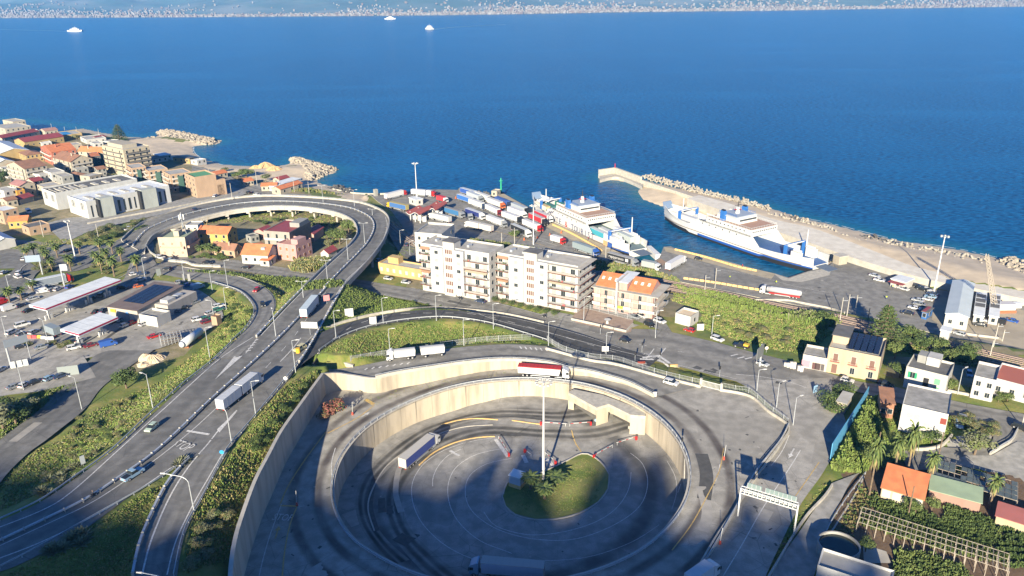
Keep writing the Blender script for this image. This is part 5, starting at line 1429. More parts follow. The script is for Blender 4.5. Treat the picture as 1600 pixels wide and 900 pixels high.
 if loaded:
  tx='CARONTE & TOURIST';x=-26.
  for ch in tx:
   if ch!=' ':text_to(mb,ch,4.6,paint(cR)if ch=='&' else paint((.02,.04,.15)),Matrix.Translation((x,-W-.23,4.3))@Matrix.Rotation(math.pi/2,4,'X'),.9)
   x+=3.15
  mb.box(34.,-W-.02,2.9,37.,-W+.3,5.2,paint((.75,.4,.2)));mb.box(37.6,-W+.2,2.9,40.6,-W+.6,5.2,paint(cB))
 else:text_to(mb,'GIANO',1.7,paint((.3,.3,.3)),Matrix.Translation((h-18,-8.75,5.))@Matrix.Rotation(math.pi/2,4,'X'))
 mb.build('lettering',t)
 rm=MB().tube((-.6,0,0),(.6,0,0),.4,.4,paint((.70,.68,.62)),8).mesh('life_raft')
 for k in range(4):
  for s in(-1,1):o=obj('life_raft',rm,t);o.location=(-12+k*2,s*(W-1.2),13.2)
 return t
f1=ferry(G(838,311,6),G(997,385,5),'white double-ended car ferry loaded with trailers at the long quay',True)
f2=ferry(G(1042,326,6),G(1283,408,5),'white double-ended car ferry with an empty blue deck arriving in front of the breakwater',False)
def on_deck(f,kind,cols,x,y,flip,label):
 M=Matrix.Translation(f.location)@Matrix.Rotation(f.rotation_euler.z,4,'Z');a=M@Vector((x-5*(1 if not flip else-1),y,3.42));b=M@Vector((x+5*(1 if not flip else-1),y,3.42))
 put(kind,cols,a,b,label,'trailer' if kind=='semi_trailer' else 'lorry',world=True,dz=-.03)
on_deck(f1,'semi_trailer',(cW,(.52,.40,.20),(.55,.54,.5)),-34,-5,False,'trailer with an ochre roof on the fore deck of the loaded ferry')
on_deck(f1,'semi_trailer',(cW,(.04,.13,.12)),-33,-1.2,False,'dark green trailer in the middle of the loaded ferry fore deck')
on_deck(f1,'semi_trailer',(cW,(.03,.16,.12)),-32,5.5,False,'green trailer at the far side of the loaded ferry fore deck')
on_deck(f1,'rigid_lorry',(cW,(.50,.52,.55)),-23,-5,True,'white box lorry before the superstructure of the loaded ferry')
on_deck(f1,'semi_trailer',(cW,(.50,.54,.56),(.06,.33,.42)),24,-5.6,False,'turquoise sided trailer on the aft deck of the loaded ferry')
on_deck(f1,'semi_trailer',(cW,(.50,.52,.53)),27,-1.8,False,'grey roofed trailer beside the turquoise one on the ferry')
on_deck(f1,'semi_trailer',(cW,(.60,.60,.62)),30,5.6,False,'white trailer with red letters at the far side of the ferry aft deck')
on_deck(f1,'semi_trailer',(cW,(.60,.62,.64)),38,-5.4,False,'white trailer at the aft end of the loaded ferry')
on_deck(f1,'semi_trailer',(cW,(.40,.45,.45)),36,2,False,'pale grey trailer in the centre of the ferry aft deck')
on_deck(f2,'articulated_lorry',(cW,(.50,.51,.53)),-32,-3.5,True,'grey lorry standing on the deck of the arriving ferry')
on_deck(f2,'tractor_unit',(cS,cW),-30,2.5,True,'silver tractor unit beside the grey lorry on the arriving ferry')
def far_ship(px,py,L,rz,label):
 p=G(px,py,0);t=thing('ship',label,'ship',p,rz,'distant ships')
 mb=MB();side(mb,[(-L/2,-1),(L/2-4,-1),(L/2,5.5),(-L/2-1,5)],-7,7,HULLW);mb.build('hull',t,fix=True)
 mb=MB();mb.box(-L*.32,-6,5,L*.28,6,10,HULLW);mb.box(-L*.15,-5,10,L*.15,5,14,HULLW);mb.tube((0,0,14),(0,0,20),.6,.3,HULLW,6);mb.build('superstructure',t)
far_ship(118,49,58,.1,'white ferry far out on the strait at the left')
far_ship(610,30,62,0,'white ship far out near the opposite shore')
far_ship(671,46,42,2.2,'white ship with a long thin wake in the middle of the strait')
def wcol(c):
 c=tuple(q*.66 for q in c)
 return mat('plaster_%02x%02x%02x'%tuple(int(q*255)for q in c),c,.85,tuple(q*.84 for q in c),.5,5,.4,.7,stretch=(1,1,.3))
_wm={}
SHG=(.02,.25,.12)
def win(t,p,rz,w,h,style='far',sh=None):
 """window at p (centre of its bottom edge), facing local -y"""
 key=(round(w,2),round(h,2),style,sh)
 if key not in _wm:
  m={}
  if style=='far':
   b=MB();b.box(-w/2-.12,-.05,-.1,w/2+.12,.02,h+.1,paint((.42,.40,.36),.7));b.box(-w/2,-.08,0,w/2,-.03,h,GLASS);m['window']=b.mesh('window')
  elif style=='shut':
   b=MB();b.box(-w/2-.1,-.05,-.1,w/2+.1,.02,h+.1,paint((.5,.48,.45),.7));b.box(-w/2,-.10,0,w/2,-.03,h,paint(sh,.7))
   for k in range(int(h/.3)):b.box(-w/2,-.115,.1+k*.3,w/2,-.10,.16+k*.3,paint(tuple(q*.6 for q in sh),.7))
   m['window']=b.mesh('window')
  else:
   b=MB();b.box(-w/2-.1,-.06,-.08,w/2+.1,.02,h+.08,paint((.5,.49,.46),.6));m['window']=b.mesh('window')
   b=MB();b.box(-w/2,-.085,0,-.03,-.05,h,GLASS);b.box(.03,-.085,0,w/2,-.05,h,GLASS);m['pane']=b.mesh('pane')
   if sh:
    b=MB()
    for s in(-1,1):b.box(s*(w/2+w*.25)-w*.25,-.12,0,s*(w/2+w*.25)+w*.25,-.07,h,paint(sh,.6))
    m['shutters']=b.mesh('shutters')
  _wm[key]=m
 m=_wm[key]
 o=obj('window',m['window'],t);o.location=p;o.rotation_euler=(0,0,rz)
 for k in('pane','shutters'):
  if k in m:obj(k,m[k],o)
 return o
def bld(name,label,A,B,C,h,wall_c,roof='flat',roof_m=None,st=2,wl=3,wr=3,z0=None,style='far',sh=None,cat='house',group=None,depth=None,par=.5,wdim=(1.1,1.4),bal=None,balc=(.35,.33,.3),eave=.4,rh=2.2,ridge='AB',chim=0,door=None,skip_ground=False,square=True):
 """A, B, C: pixels of the wall tops (B the near corner); C may be None with a depth"""
 if z0 is None:
  p=G(*B,6.+h)
  for _ in range(3):p=G(*B,zs(p.x,p.y)+h)
  z0=zs(p.x,p.y)
 zt=z0+h
 a,b=G(*A,zt),G(*B,zt)
 u=(a-b)
 if C is not None:
  c=G(*C,zt);v=c-b
  if square:
   if u.length>v.length:n=Vector((-u.y,u.x,0)).normalized();l=v.dot(n);v=n*l
   else:n=Vector((-v.y,v.x,0)).normalized();l=u.dot(n);u=n*l
 else:
  n=Vector((-u.y,u.x,0)).normalized()
  if n.y<0:n=-n
  v=n*depth
 t=thing(name,label,cat,(b.x,b.y,z0),0,group);lw,lv=u.length,v.length
 W_=wcol(wall_c);ru=u.normalized();rv=v.normalized()
 q=[Vector((0,0,0)),v,v+u,u]
 mb=MB()
 area=sum(q[i].x*q[(i+1)%4].y-q[(i+1)%4].x*q[i].y for i in range(4))
 if area<0:q=[q[0],q[3],q[2],q[1]]
 bot=[p+Vector((0,0,-1.2))for p in q];top=[p+Vector((0,0,h))for p in q]
 wt=top if roof!='flat' else[p+Vector((0,0,par))for p in top]
 for i in range(4):
  j=(i+1)%4;mb.poly([bot[i],bot[j],wt[j],wt[i]],W_)
 if roof=='flat':
  cen=sum((p for p in q),Vector())/4
  ins=[p+(cen-p).normalized()*.42 for p in wt]
  for i in range(4):
   j=(i+1)%4;mb.poly([wt[i],wt[j],ins[j],ins[i]],W_);mb.poly([ins[i],ins[j],ins[j]-Vector((0,0,par)),ins[i]-Vector((0,0,par))],W_)
 if roof=='gable':
  e=(u if ridge=='AB' else v);f=(v if ridge=='AB' else u)
  for base in(Vector(),e):mb.poly([base+Vector((0,0,h)),base+f+Vector((0,0,h)),base+f/2+Vector((0,0,h+rh))],W_)
 wo=mb.build('wall',t,fix=(roof=='flat'))
 rb=MB();R_=roof_m or ROOFG;Z=Vector((0,0,h))
 if roof=='flat':rb.poly([p+Vector((0,0,h+.03))for p in q],R_)
 elif roof=='sheet':
  E=[-.3*ru-.3*rv,u+.3*ru-.3*rv,u+v+.3*ru+.3*rv,v-.3*ru+.3*rv];rb.hexa([p+Z for p in E]+[p+Z+Vector((0,0,.3))for p in E],R_)
 elif roof=='gable':
  e=(u if ridge=='AB' else v);f=(v if ridge=='AB' else u);re,rf_=e.normalized(),f.normalized()
  ra=-re*eave+f/2+Vector((0,0,h+rh));rb_=e+re*eave+f/2+Vector((0,0,h+rh));dr=Vector((0,0,rh*eave/(f.length/2)))
  for s,base in((-1,Vector()),(1,f)):
   lo=[base+s*rf_*eave-re*eave+Z-dr,base+s*rf_*eave+e+re*eave+Z-dr];th=Vector((0,0,.18))
   rb.hexa([lo[0],lo[1],rb_,ra,lo[0]+th,lo[1]+th,rb_+th,ra+th],R_)
 elif roof=='hip':
  E=[-eave*ru-eave*rv,u+eave*ru-eave*rv,u+v+eave*ru+eave*rv,v-eave*ru+eave*rv];e=u if lw>lv else v;m=(u+v)/2
  k=max(0,(max(lw,lv)-min(lw,lv))/2)*e.normalized();r0=m-k+Vector((0,0,h+rh));r1=m+k+Vector((0,0,h+rh));E=[p+Z for p in E]
  if lw>lv:fs=[[E[0],E[1],r1,r0],[E[1],E[2],r1],[E[2],E[3],r0,r1],[E[3],E[0],r0]]
  else:fs=[[E[0],E[1],r0],[E[1],E[2],r1,r0],[E[2],E[3],r1],[E[3],E[0],r0,r1]]
  for f in fs:rb.poly(f,R_)
  rb.poly([p-Vector((0,0,.02))for p in E],W_)
 elif roof=='shed':
  rb.hexa([Z-.3*ru-.3*rv,u+Z+.3*ru-.3*rv,u+v+Z+Vector((0,0,rh))+.3*ru+.3*rv,v+Z+Vector((0,0,rh))-.3*ru+.3*rv]+[p+Vector((0,0,.15))for p in(Z-.3*ru-.3*rv,u+Z+.3*ru-.3*rv,u+v+Z+Vector((0,0,rh))+.3*ru+.3*rv,v+Z+Vector((0,0,rh))-.3*ru+.3*rv)],R_)
  mb2=MB();mb2.poly([u+Z,u+v+Z,u+v+Z+Vector((0,0,rh))],W_).poly([Z,v+Z,v+Z+Vector((0,0,rh))],W_).poly([v+Z,v+u+Z,v+u+Z+Vector((0,0,rh)),v+Z+Vector((0,0,rh))],W_);mb2.build('gable_wall',t)
 ro=rb.build('roof',t)
 for k in range(chim):
  p=u*(.3+.35*k)+v*(.35+.2*(k%2));zt_=h+(rh if roof in('gable','hip')else 0)+.9
  MB().box(p.x-.35,p.y-.35,h,p.x+.35,p.y+.35,zt_,W_).box(p.x-.42,p.y-.42,zt_,p.x+.42,p.y+.42,zt_+.15,CONCG).build('chimney',ro)
 fh=h/st;ww,wh=wdim
 for(dirv,ln,n,oth)in((u,lw,wl,v),(v,lv,wr,u)):
  if not n:continue
  d=dirv.normalized();nrm=-(oth-d*oth.dot(d)).normalized()
  rz=math.atan2(nrm.y,nrm.x)+math.pi/2
  for s in range(st):
   for k in range(n):
    if skip_ground and s==0:continue
    p=d*(ln*(k+.5)/n)+nrm*.01+Vector((0,0,s*fh+fh*.33));tall=bal and s>0 and k%bal==0
    win(t,p-Vector((0,0,fh*.3 if tall else 0)),rz,min(ww,ln/n*.7),min(wh,fh*.62)if not tall else fh*.75,style,sh)
  if bal:
   for s in range(1,st):
    bm_=MB();M=Matrix.Translation(d*ln/2+Vector((0,0,s*fh)))@Matrix.Rotation(rz,4,'Z')
    bm_.box(-ln*.44,-1.2,-.12,ln*.44,0,.05,paint((.45,.43,.40),.8),M);bm_.box(-ln*.44,-1.2,.05,ln*.44,-1.14,.95,paint(balc,.7),M)
    for e_ in(-1,1):bm_.box(e_*ln*.44-.04,-1.2,.05,e_*ln*.44+.04,0,.95,paint(balc,.7),M)
    bm_.build('balcony',t)
 if door:
  dirv,ln,oth=(u,lw,v);d=dirv.normalized();nrm=-(oth-d*oth.dot(d)).normalized();rz=math.atan2(nrm.y,nrm.x)+math.pi/2
  o=MB().box(-.6,-.12,0,.6,.0,2.2,paint(door,.6)).build('door',t);o.location=d*ln*.5;o.rotation_euler=(0,0,rz)
 t['_u']=tuple(u);t['_v']=tuple(v);t['_h']=h
 return t
def local_box(t,a0,a1,b0,b1,z0,z1,m,name,parent=None):
 """box on a building in fractions of its u (left side) and v (right side)"""
 u,v=Vector(t['_u']),Vector(t['_v']);mb=MB()
 q=[u*a0+v*b0,u*a1+v*b0,u*a1+v*b1,u*a0+v*b1]
 mb.hexa([p+Vector((0,0,z0))for p in q]+[p+Vector((0,0,z1))for p in q],m);return mb.build(name,parent or t,fix=True)
cCr=(.52,.46,.36);cWh=(.60,.59,.56);cYe=(.50,.36,.16);cPk=(.55,.38,.33);cPe=(.52,.36,.24);cCo=(.48,.16,.10);cGy=(.36,.36,.34)
H=bld
H('house','cream seaside villa with a domed roof at the far left end of the coast',(-12,197),(8,202),(47,197),6,cCr,wl=2,wr=5,roof_m=ROOFG)
H('house','small cream block behind the domed villa, touching the sea',(4,188),(20,191),(42,189),7,cCr,st=2,wl=1,wr=3)
H('warehouse','low shed with a long dark maroon roof behind the yellow farm building',(-5,214),(3,216),(60,205),4,cCr,'gable',MAROON,st=1,wl=1,wr=6,ridge='BC',rh=2,cat='shed')
H('warehouse','yellow farm building with a maroon roof and small square windows',(22,219),(38,222),(99,213),5,cYe,'gable',MAROON,st=1,wl=1,wr=7,ridge='BC',rh=2.4,cat='building',wdim=(1,1))
H('warehouse','shed with a faded pink roof close to the sea, beside a blue tarpaulin',(62,203),(70,205),(92,203),4,cCr,'gable',mat('roof_pink',(.36,.19,.15),.8,(.28,.15,.12),.4),st=1,wl=0,wr=3,ridge='BC',rh=1.6,cat='shed')
t_=H('house','low ochre house with a blue tarpaulin on its roof by the sea',(88,207),(98,212),(122,206),4,cYe,st=1,wl=1,wr=3)
local_box(t_,.1,.9,.1,.5,4.1,4.25,paint((.05,.25,.5)),'tarpaulin')
H('house','pale flat house with a dark red lean-to near the sea',(125,214),(135,219),(160,213),3.5,cWh,st=1,wl=1,wr=3)
H('house','low maroon roofed hut east of the ochre house',(148,214),(152,216),(166,213),3,cCr,'gable',MAROON,st=1,wl=0,wr=2,ridge='BC',rh=1.2,cat='hut')
H('warehouse','industrial hall with a pale blue roof at the left frame edge, farther one',(-30,226),(0,240),(40,232),7,cYe,'gable',ROOFW,st=1,wl=0,wr=0,ridge='AB',rh=2.5,cat='hall')
H('warehouse','industrial hall with a pale roof at the left frame edge, nearer one',(-30,246),(-5,256),(22,252),6,cCr,'gable',ROOFW,st=1,wl=0,wr=2,ridge='AB',rh=2.2,cat='hall')
H('house','yellow house with a brown hipped roof left of the coral terrace',(28,238),(40,243),(63,238),6,cYe,'hip',TILEB,wl=2,wr=4,rh=1.8)
H('apartment_house','coral terrace house with a long orange tiled roof and white bands',(63,230),(80,238),(118,233),10,cCo,'gable',TILE,st=3,wl=3,wr=4,ridge='BC',rh=3.2,chim=1,bal=2,balc=(.55,.5,.45))
H('apartment_house','row house continuing the orange roofs towards the tower block',(112,232),(122,236),(160,238),9,cCr,'gable',TILE,st=3,wl=2,wr=4,ridge='BC',rh=3,chim=2)
H('apartment_house','dark sided block under the orange roofs',(136,240),(140,246),(157,244),9,(.10,.10,.11),st=3,wl=0,wr=2,roof_m=TILE)
H('apartment_house','cream four storey house with a brown gable and long balconies at the left',(10,257),(38,264),(72,258),11,cCr,'gable',TILEB,st=4,wl=4,wr=4,ridge='BC',rh=3.2,bal=2)
H('apartment_house','cream four storey house with a brown gable and rounded balconies, right of the first',(82,246),(110,253),(142,247),10.5,cCr,'gable',TILEB,st=4,wl=4,wr=4,ridge='AB',rh=3.4,bal=2,chim=1)
tw=H('tower_block','tall cream tower block with red shutters and dark balconies, highest in the town',(159,228),(192,235),(236,229),18,(.58,.50,.36),st=6,wl=3,wr=4,cat='apartment block',bal=2,balc=(.10,.09,.08),style='far')
local_box(tw,.2,.9,.15,.7,18.,20.6,wcol(cCr),'penthouse')
H('house','small house with a brown hipped roof in the middle of the town',(103,273),(118,276),(130,271),5,cCr,'hip',TILEB,wl=2,wr=2,rh=1.8)
H('house','grey unfinished house left of the brown hipped one',(84,272),(97,277),(108,272),7,cGy,wl=2,wr=2)
H('house','white washed house in front of the cream balconies',(66,266),(80,271),(93,265),8,cWh,wl=2,wr=3)
H('house','low white row house with laundry in the lanes',(44,270),(62,274),(80,270),7,cWh,wl=3,wr=3)
H('house','beige flat roofed house right behind the white halls',(130,274),(140,277),(161,272),6,cCr,wl=1,wr=3)
H('house','beige flat roofed house at the corner of the white halls',(57,289),(68,293),(92,287),6,cCr,wl=2,wr=3)
H('house','long cream house with mauve roofs left of the white halls',(15,287),(30,291),(52,286),7,cCr,'gable',mat('roof_mauve',(.34,.17,.15),.8,(.27,.13,.12),.4),wl=3,wr=2,ridge='AB',rh=1.8)
H('house','small house with a bright maroon roof between lanes',(40,282),(52,284),(68,281),5,cCr,'gable',MAROON,wl=1,wr=2,ridge='BC',rh=1.6)
H('house','orange yellow house with a stair ramp behind the white cube',(17,296),(26,299),(36,296),6,(.60,.32,.05),wl=1,wr=1)
H('house','plain white cube house at the left frame edge',(-8,296),(6,299),(22,294),7,cWh,wl=1,wr=2)
H('house','low maroon tiled shed in the shade of the white halls',(25,308),(30,312),(52,306),3,cCr,'gable',MAROON,st=1,wl=0,wr=0,ridge='BC',rh=1.6,cat='shed')
H('house','peach house with a white terrace at the left frame edge',(-14,326),(4,331),(28,326),7,cPe,wl=2,wr=2,roof_m=ROOFW)
H('house','small yellow house with an orange roof at the lower left of the town',(4,342),(12,346),(42,344),4,(.58,.38,.10),'gable',TILE,st=1,wl=2,wr=3,ridge='BC',rh=1.8)
H('house','flat peach garage with roller doors beside the yellow house',(33,352),(45,357),(76,350),4,cPe,st=1,wl=1,wr=2,roof_m=ROOFD)
H('warehouse','hall with a ribbed grey roof cut by the left frame edge',(-40,364),(-8,380),(18,371),4,cWh,'gable',ROOFW,st=1,wl=0,wr=0,ridge='AB',rh=1.5,cat='hall')
h1=H('office_hall','rear white hall with a dark roof and skylights',(52,298),(86,304),(214,281),9,(.62,.63,.62),st=1,wl=0,wr=0,roof_m=ROOFD,cat='hall',par=.9)
h2=H('office_hall','front white hall with two projecting grey towers',(97,309),(134,317),(264,291),9,(.63,.64,.63),st=1,wl=0,wr=0,roof_m=ROOFW,cat='hall',par=.7)
for t_,side_ in((h1,0),(h2,1)):
 u,v=Vector(t_['_u']),Vector(t_['_v']);d=u.normalized();nrm=-v.normalized();rz=math.atan2(nrm.y,nrm.x)+math.pi/2
 for k in(.24,.72):
  for e in(-1,0,1):
   win(t_,d*(u.length*k+e*1.7)+nrm*.01+Vector((0,0,4.2)),rz,.9 if e==0 else.45,4.,'far')
 d2=v.normalized();n2=-u.normalized();rz2=math.atan2(n2.y,n2.x)+math.pi/2
 if side_:
  for k in range(15):
   f=.05+k*.063
   if.13<f<.28 or.62<f<.8:continue
   win(t_,d2*(v.length*f)+n2*.01+Vector((0,0,.6)),rz2,1.3 if k%2 else.8,6.4,'far')
  for f0,f1 in((.13,.28),(.62,.80)):local_box(t_,-.14,0.1,f0,f1,-1,10.4,wcol((.50,.53,.49)),'tower')
  for f0 in(.12,.61):local_box(t_,-.145,.1,f0-.012,f0+.01,-1,10.,BLACK,'glazing')
 for k in range(6):
  local_box(t_,.28,.62,.10+k*.14,.15+k*.14,9.05,9.5,wcol((.60,.57,.50)),'skylight')
  if side_==0:local_box(t_,.15,.8,.05+k*.06,.06+k*.06,9.05,9.6,CONCG,'roof_beam')
for i,(a,b,c,w,hh)in enumerate([((196,258),(206,264),(226,260),'first and tallest part of the peach row by the tower block',12),((222,262),(232,268),(262,264),'second part of the peach row with green glazed bays',11),((254,268),(266,274),(300,270),'third part of the peach row with white terraces',11)]):
 t_=H('apartment_house',w,a,b,c,hh,cPe,st=4,wl=2,wr=4,bal=2,balc=(.5,.45,.4),cat='apartment house',roof_m=ROOFG)
 local_box(t_,-.12,.0,.3,.55,0,hh-1,mat('green_glazing',(.06,.12,.10),.2),'glazed_bay')
t_=H('apartment_house','stepped peach building with a green roof terrace and a blank gable',(288,272),(304,279),(330,271),12,cPe,st=4,wl=3,wr=0,roof_m=mat('roof_green',(.08,.24,.12),.8),cat='apartment house',par=.9)
for k in range(3):local_box(t_,.0,1.,1.0,1.12+.10*(3-k),-1+0,9.-k*3,wcol(cPe),'step')
for(a,b,c,hh,wc,rf_,w)in[((228,246),(236,249),(262,245),3,cWh,ROOFD,'dark roofed beach bar under the tower block'),((240,241),(250,244),(262,240),3,cWh,ROOFW,'white beach pavilion with parasols'),
 ((262,243),(270,246),(296,248),3.5,cYe,ROOFD,'ochre beach bar facing the sand'),((328,270),(336,273),(355,269),3,cCr,TILE,'orange roofed bungalow behind the green trees'),
 ((374,281),(382,284),(397,282),3.2,cCr,TILE,'orange roofed bungalow near the seafront road'),((396,288),(408,291),(432,290),3.2,cCr,TILE,'small orange roof beside the white beach club'),
 ((428,293),(438,296),(472,286),3.5,cCr,TILE,'long orange roofed hall near the groyne root'),((432,278),(436,281),(452,277),3,cCr,MAROON,'maroon roofed cabin behind the white awnings')]:
 H('beach_building',w,a,b,c,hh,wc,'gable' if rf_ in(TILE,MAROON)else 'sheet',rf_,st=1,wl=1,wr=3,ridge='BC',rh=1.3,cat='beach building')
H('beach_building','long white awning of the beach club before the sand',(418,289),(428,292),(470,279),3,cWh,'sheet',ROOFW,st=1,wl=0,wr=0,cat='beach building')
for i,(a,b,c,hh,wc,rf_,w)in enumerate([((166,232-12),(172,222),(186,219),3,cWh,ROOFG,'flat white cabin by the araucaria'),((100,225),(108,228),(124,224),3.5,cCr,ROOFG,'cream shed in the yard behind the coral house'),((60,219+2),(66,224),(78,221),3,cWh,ROOFW,'small white roof in front of the yellow farm building'),((140,222),(147,225),(158,222),3,cWh,ROOFG,'flat white store near the beach path'),
 ((40,204),(46,206),(58,203),4,cWh,ROOFW,'white seaside shed behind the maroon roofs'),((300,250),(308,252),(322,249),2.6,cWh,ROOFW,'white beach cabins left of the green trees'),((196,226+12),(202,240),(214,236),3,cWh,MAROON,'red roofed kiosk between the tower block and the beach'),((112,262),(120,265),(134,261),6,cGy,ROOFG,'grey terrace house behind the brown hipped roof'),
 ((0,262),(10,266),(24,262),6,cWh,ROOFG,'pale house at the left frame edge under the halls'),((92,262-4),(99,261),(110,257),7,cCr,ROOFG,'cream annexe below the coral terrace'),((145,262),(152,265),(163,262),5,cGy,TILEB,'small grey house beside the foot of the tower block'),((0,311),(10,314),(24,310),4,cCr,TILEB,'brown roofed outhouse behind the peach house'),
 ((384,368),(392,371),(402,367),3,cGy,ROOFD,'grey shed between the yellow house and the dark clad one'),((470,383+6),(478,391),(488,386),3,cWh,ROOFW,'white van sized shed right of the pink house'),((398,383),(404,385),(412,382),3,cCr,TILEB,'tiny brown roof behind the white cottage')]):
 H('outbuilding',w,a,b,c,hh,wc,'gable' if rf_ in(TILE,TILEB,MAROON)else 'flat',rf_,st=1 if hh<5 else 2,wl=1,wr=2,ridge='BC',rh=1.2,cat='small building')
lh=H('apartment_house','cream flat roofed house with a telecom mast at the left end of the loop',(248,373),(289,374),(308,361),8.5,(.56,.46,.36),st=2,wl=3,wr=3,cat='house',roof_m=mat('roof_green_grey',(.24,.28,.20),.8),par=1.0,style='shut',sh=(.42,.24,.17),bal=3,balc=(.5,.3,.22))
local_box(lh,.35,.55,.3,.6,8.6,11.2,wcol(cCr),'stair_head')
mb=MB()
for k in range(3):
 a=k*2.1;mb.tube((2*math.cos(a)*.6-4,2*math.sin(a)*.6+9,8.6),(-4,9,14),.12,.12,GALV,6)
mb.tube((-4,9,13),(-4,9,19),.12,.12,GALV,6)
for k in range(3):a=k*2.1;mb.box(-4+math.cos(a)*1.1-.25,9+math.sin(a)*1.1-.25,15.5,-4+math.cos(a)*1.1+.25,9+math.sin(a)*1.1+.25,18,HULLW)
mb.build('telecom_mast',lh)
H('house','white modern villa with a stepped terrace behind the mast house',(291,352),(309,353),(318,347),7,cWh,wl=2,wr=1)
H('house','yellow house with a long bright orange roof in the loop',(308,364),(355,366),(377,358),6,(.60,.40,.12),'gable',TILE,wl=4,wr=2,ridge='AB',rh=2.4)
H('house','low house with a brown tiled roof behind the palms of the loop',(330,387),(366,391),(378,386),3.6,cPe,'gable',TILEB,st=1,wl=3,wr=1,ridge='AB',rh=2.2,chim=2)
t_=H('house','white cottage with a red tiled roof and a dormer by the road',(377,397),(418,399),(432,388),4.5,cWh,'gable',TILE,wl=3,wr=0,ridge='AB',rh=3.4,st=1)
local_box(t_,.18,.32,.22,.4,5.5,7.2,wcol(cWh),'dormer')
H('house','tiny lean-to with an orange roof attached right of the white cottage',(406,407),(420,408),(430,402),2.6,cWh,'shed',TILE,st=1,wl=1,wr=1,rh=.8)
gt=H('apartment_house','three storey house with a dark clad side and a red terrace roof',(412,362),(452,365),(485,347),10,(.40,.36,.32),st=3,wl=3,wr=0,cat='house',roof_m=MAROON,par=.6,bal=1,balc=(.5,.48,.44))
local_box(gt,-.006,-.002,.0,1.,.5,10.2,mat('dark_cladding',(.11,.095,.085),.7,(.08,.07,.065),.8),'cladding')
local_box(gt,.02,.4,.5,.95,10,12.2,wcol(cGy),'stair_head')
pk_=H('house','pink two storey house with a roof terrace beside the reeds',(431,383),(462,386),(486,375),7,(.58,.33,.31),st=2,wl=3,wr=3,style='shut',sh=(.32,.13,.06),par=.9,roof_m=mat('terrace_tile',(.42,.22,.18),.8))
local_box(pk_,.05,.4,.2,.75,7,9.6,wcol((.60,.36,.34)),'stair_head')
H('house','low house with a dusky red roof beside the green trees of the loop',(478,362),(490,366),(505,355),4,cPk,'gable',MAROON,st=1,wl=1,wr=0,ridge='BC',rh=1.5)
H('house','little white house with a dark red roof below the viaduct',(502,394),(513,396),(526,389),4,cWh,'gable',MAROON,st=1,wl=1,wr=0,ridge='BC',rh=1.6)
H('house','pinkish low house behind the dark clad one',(399,360),(412,362),(425,356),4,cPk,'gable',MAROON,st=1,wl=1,wr=1,ridge='BC',rh=1.2)
sh_=H('service_shop','service area shop with a brown roof, solar panels and beige walls',(168,479),(214,486),(286,451),5,(.52,.48,.42),'shed',mat('roof_brown_sheet',(.15,.115,.10),.7,(.12,.09,.08),.4),st=1,wl=0,wr=0,rh=1.2,cat='shop')
u,v=Vector(sh_['_u']),Vector(sh_['_v'])
rr_=1.2
mb=MB();PV=mat('solar_panel',(.015,.02,.035),.2);mb2=MB()
for i in range(4):
 for j in range(11):
  a0=.16+i*.17;b0=.22+j*.062;q=[u*a0+v*b0,u*(a0+.155)+v*b0,u*(a0+.155)+v*(b0+.056),u*a0+v*(b0+.056)]
  zz=[5.22+rr_*((p.dot(v.normalized()))/v.length)for p in q]
  mb.hexa([Vector((p.x,p.y,z))for p,z in zip(q,zz)]+[Vector((p.x,p.y,z+.12))for p,z in zip(q,zz)],PV)
mb.build('solar_panels',sh_)
local_box(sh_,-.45,-.01,.35,1.0,-.5,4.6,wcol((.54,.50,.45)),'annex');local_box(sh_,-.35,-.1,.42,.6,4.6,5.8,wcol(cWh),'roof_unit');local_box(sh_,-.3,-.12,.68,.8,4.6,5.4,GALV,'roof_unit')
local_box(sh_,.3,.75,-.006,-.001,.5,3.2,paint((.18,.19,.2)),'shop_front');local_box(sh_,.72,.9,-.012,-.006,3.2,4.4,paint((.7,.4,.05)),'yellow_sign');local_box(sh_,.3,.38,-.012,-.006,3.2,4.0,paint((.1,.3,.6)),'blue_sign')
H('shed','white walled yard shed attached to the service shop',(217,494),(245,499),(266,489),3.2,cWh,st=1,wl=0,wr=0,roof_m=CONCG,cat='shed',par=.9)
H('kiosk','small square stone kiosk at the bend of the service area',(331,495),(338,497),(345,493),3,cPe,st=1,wl=0,wr=0,cat='kiosk',roof_m=TILEB)
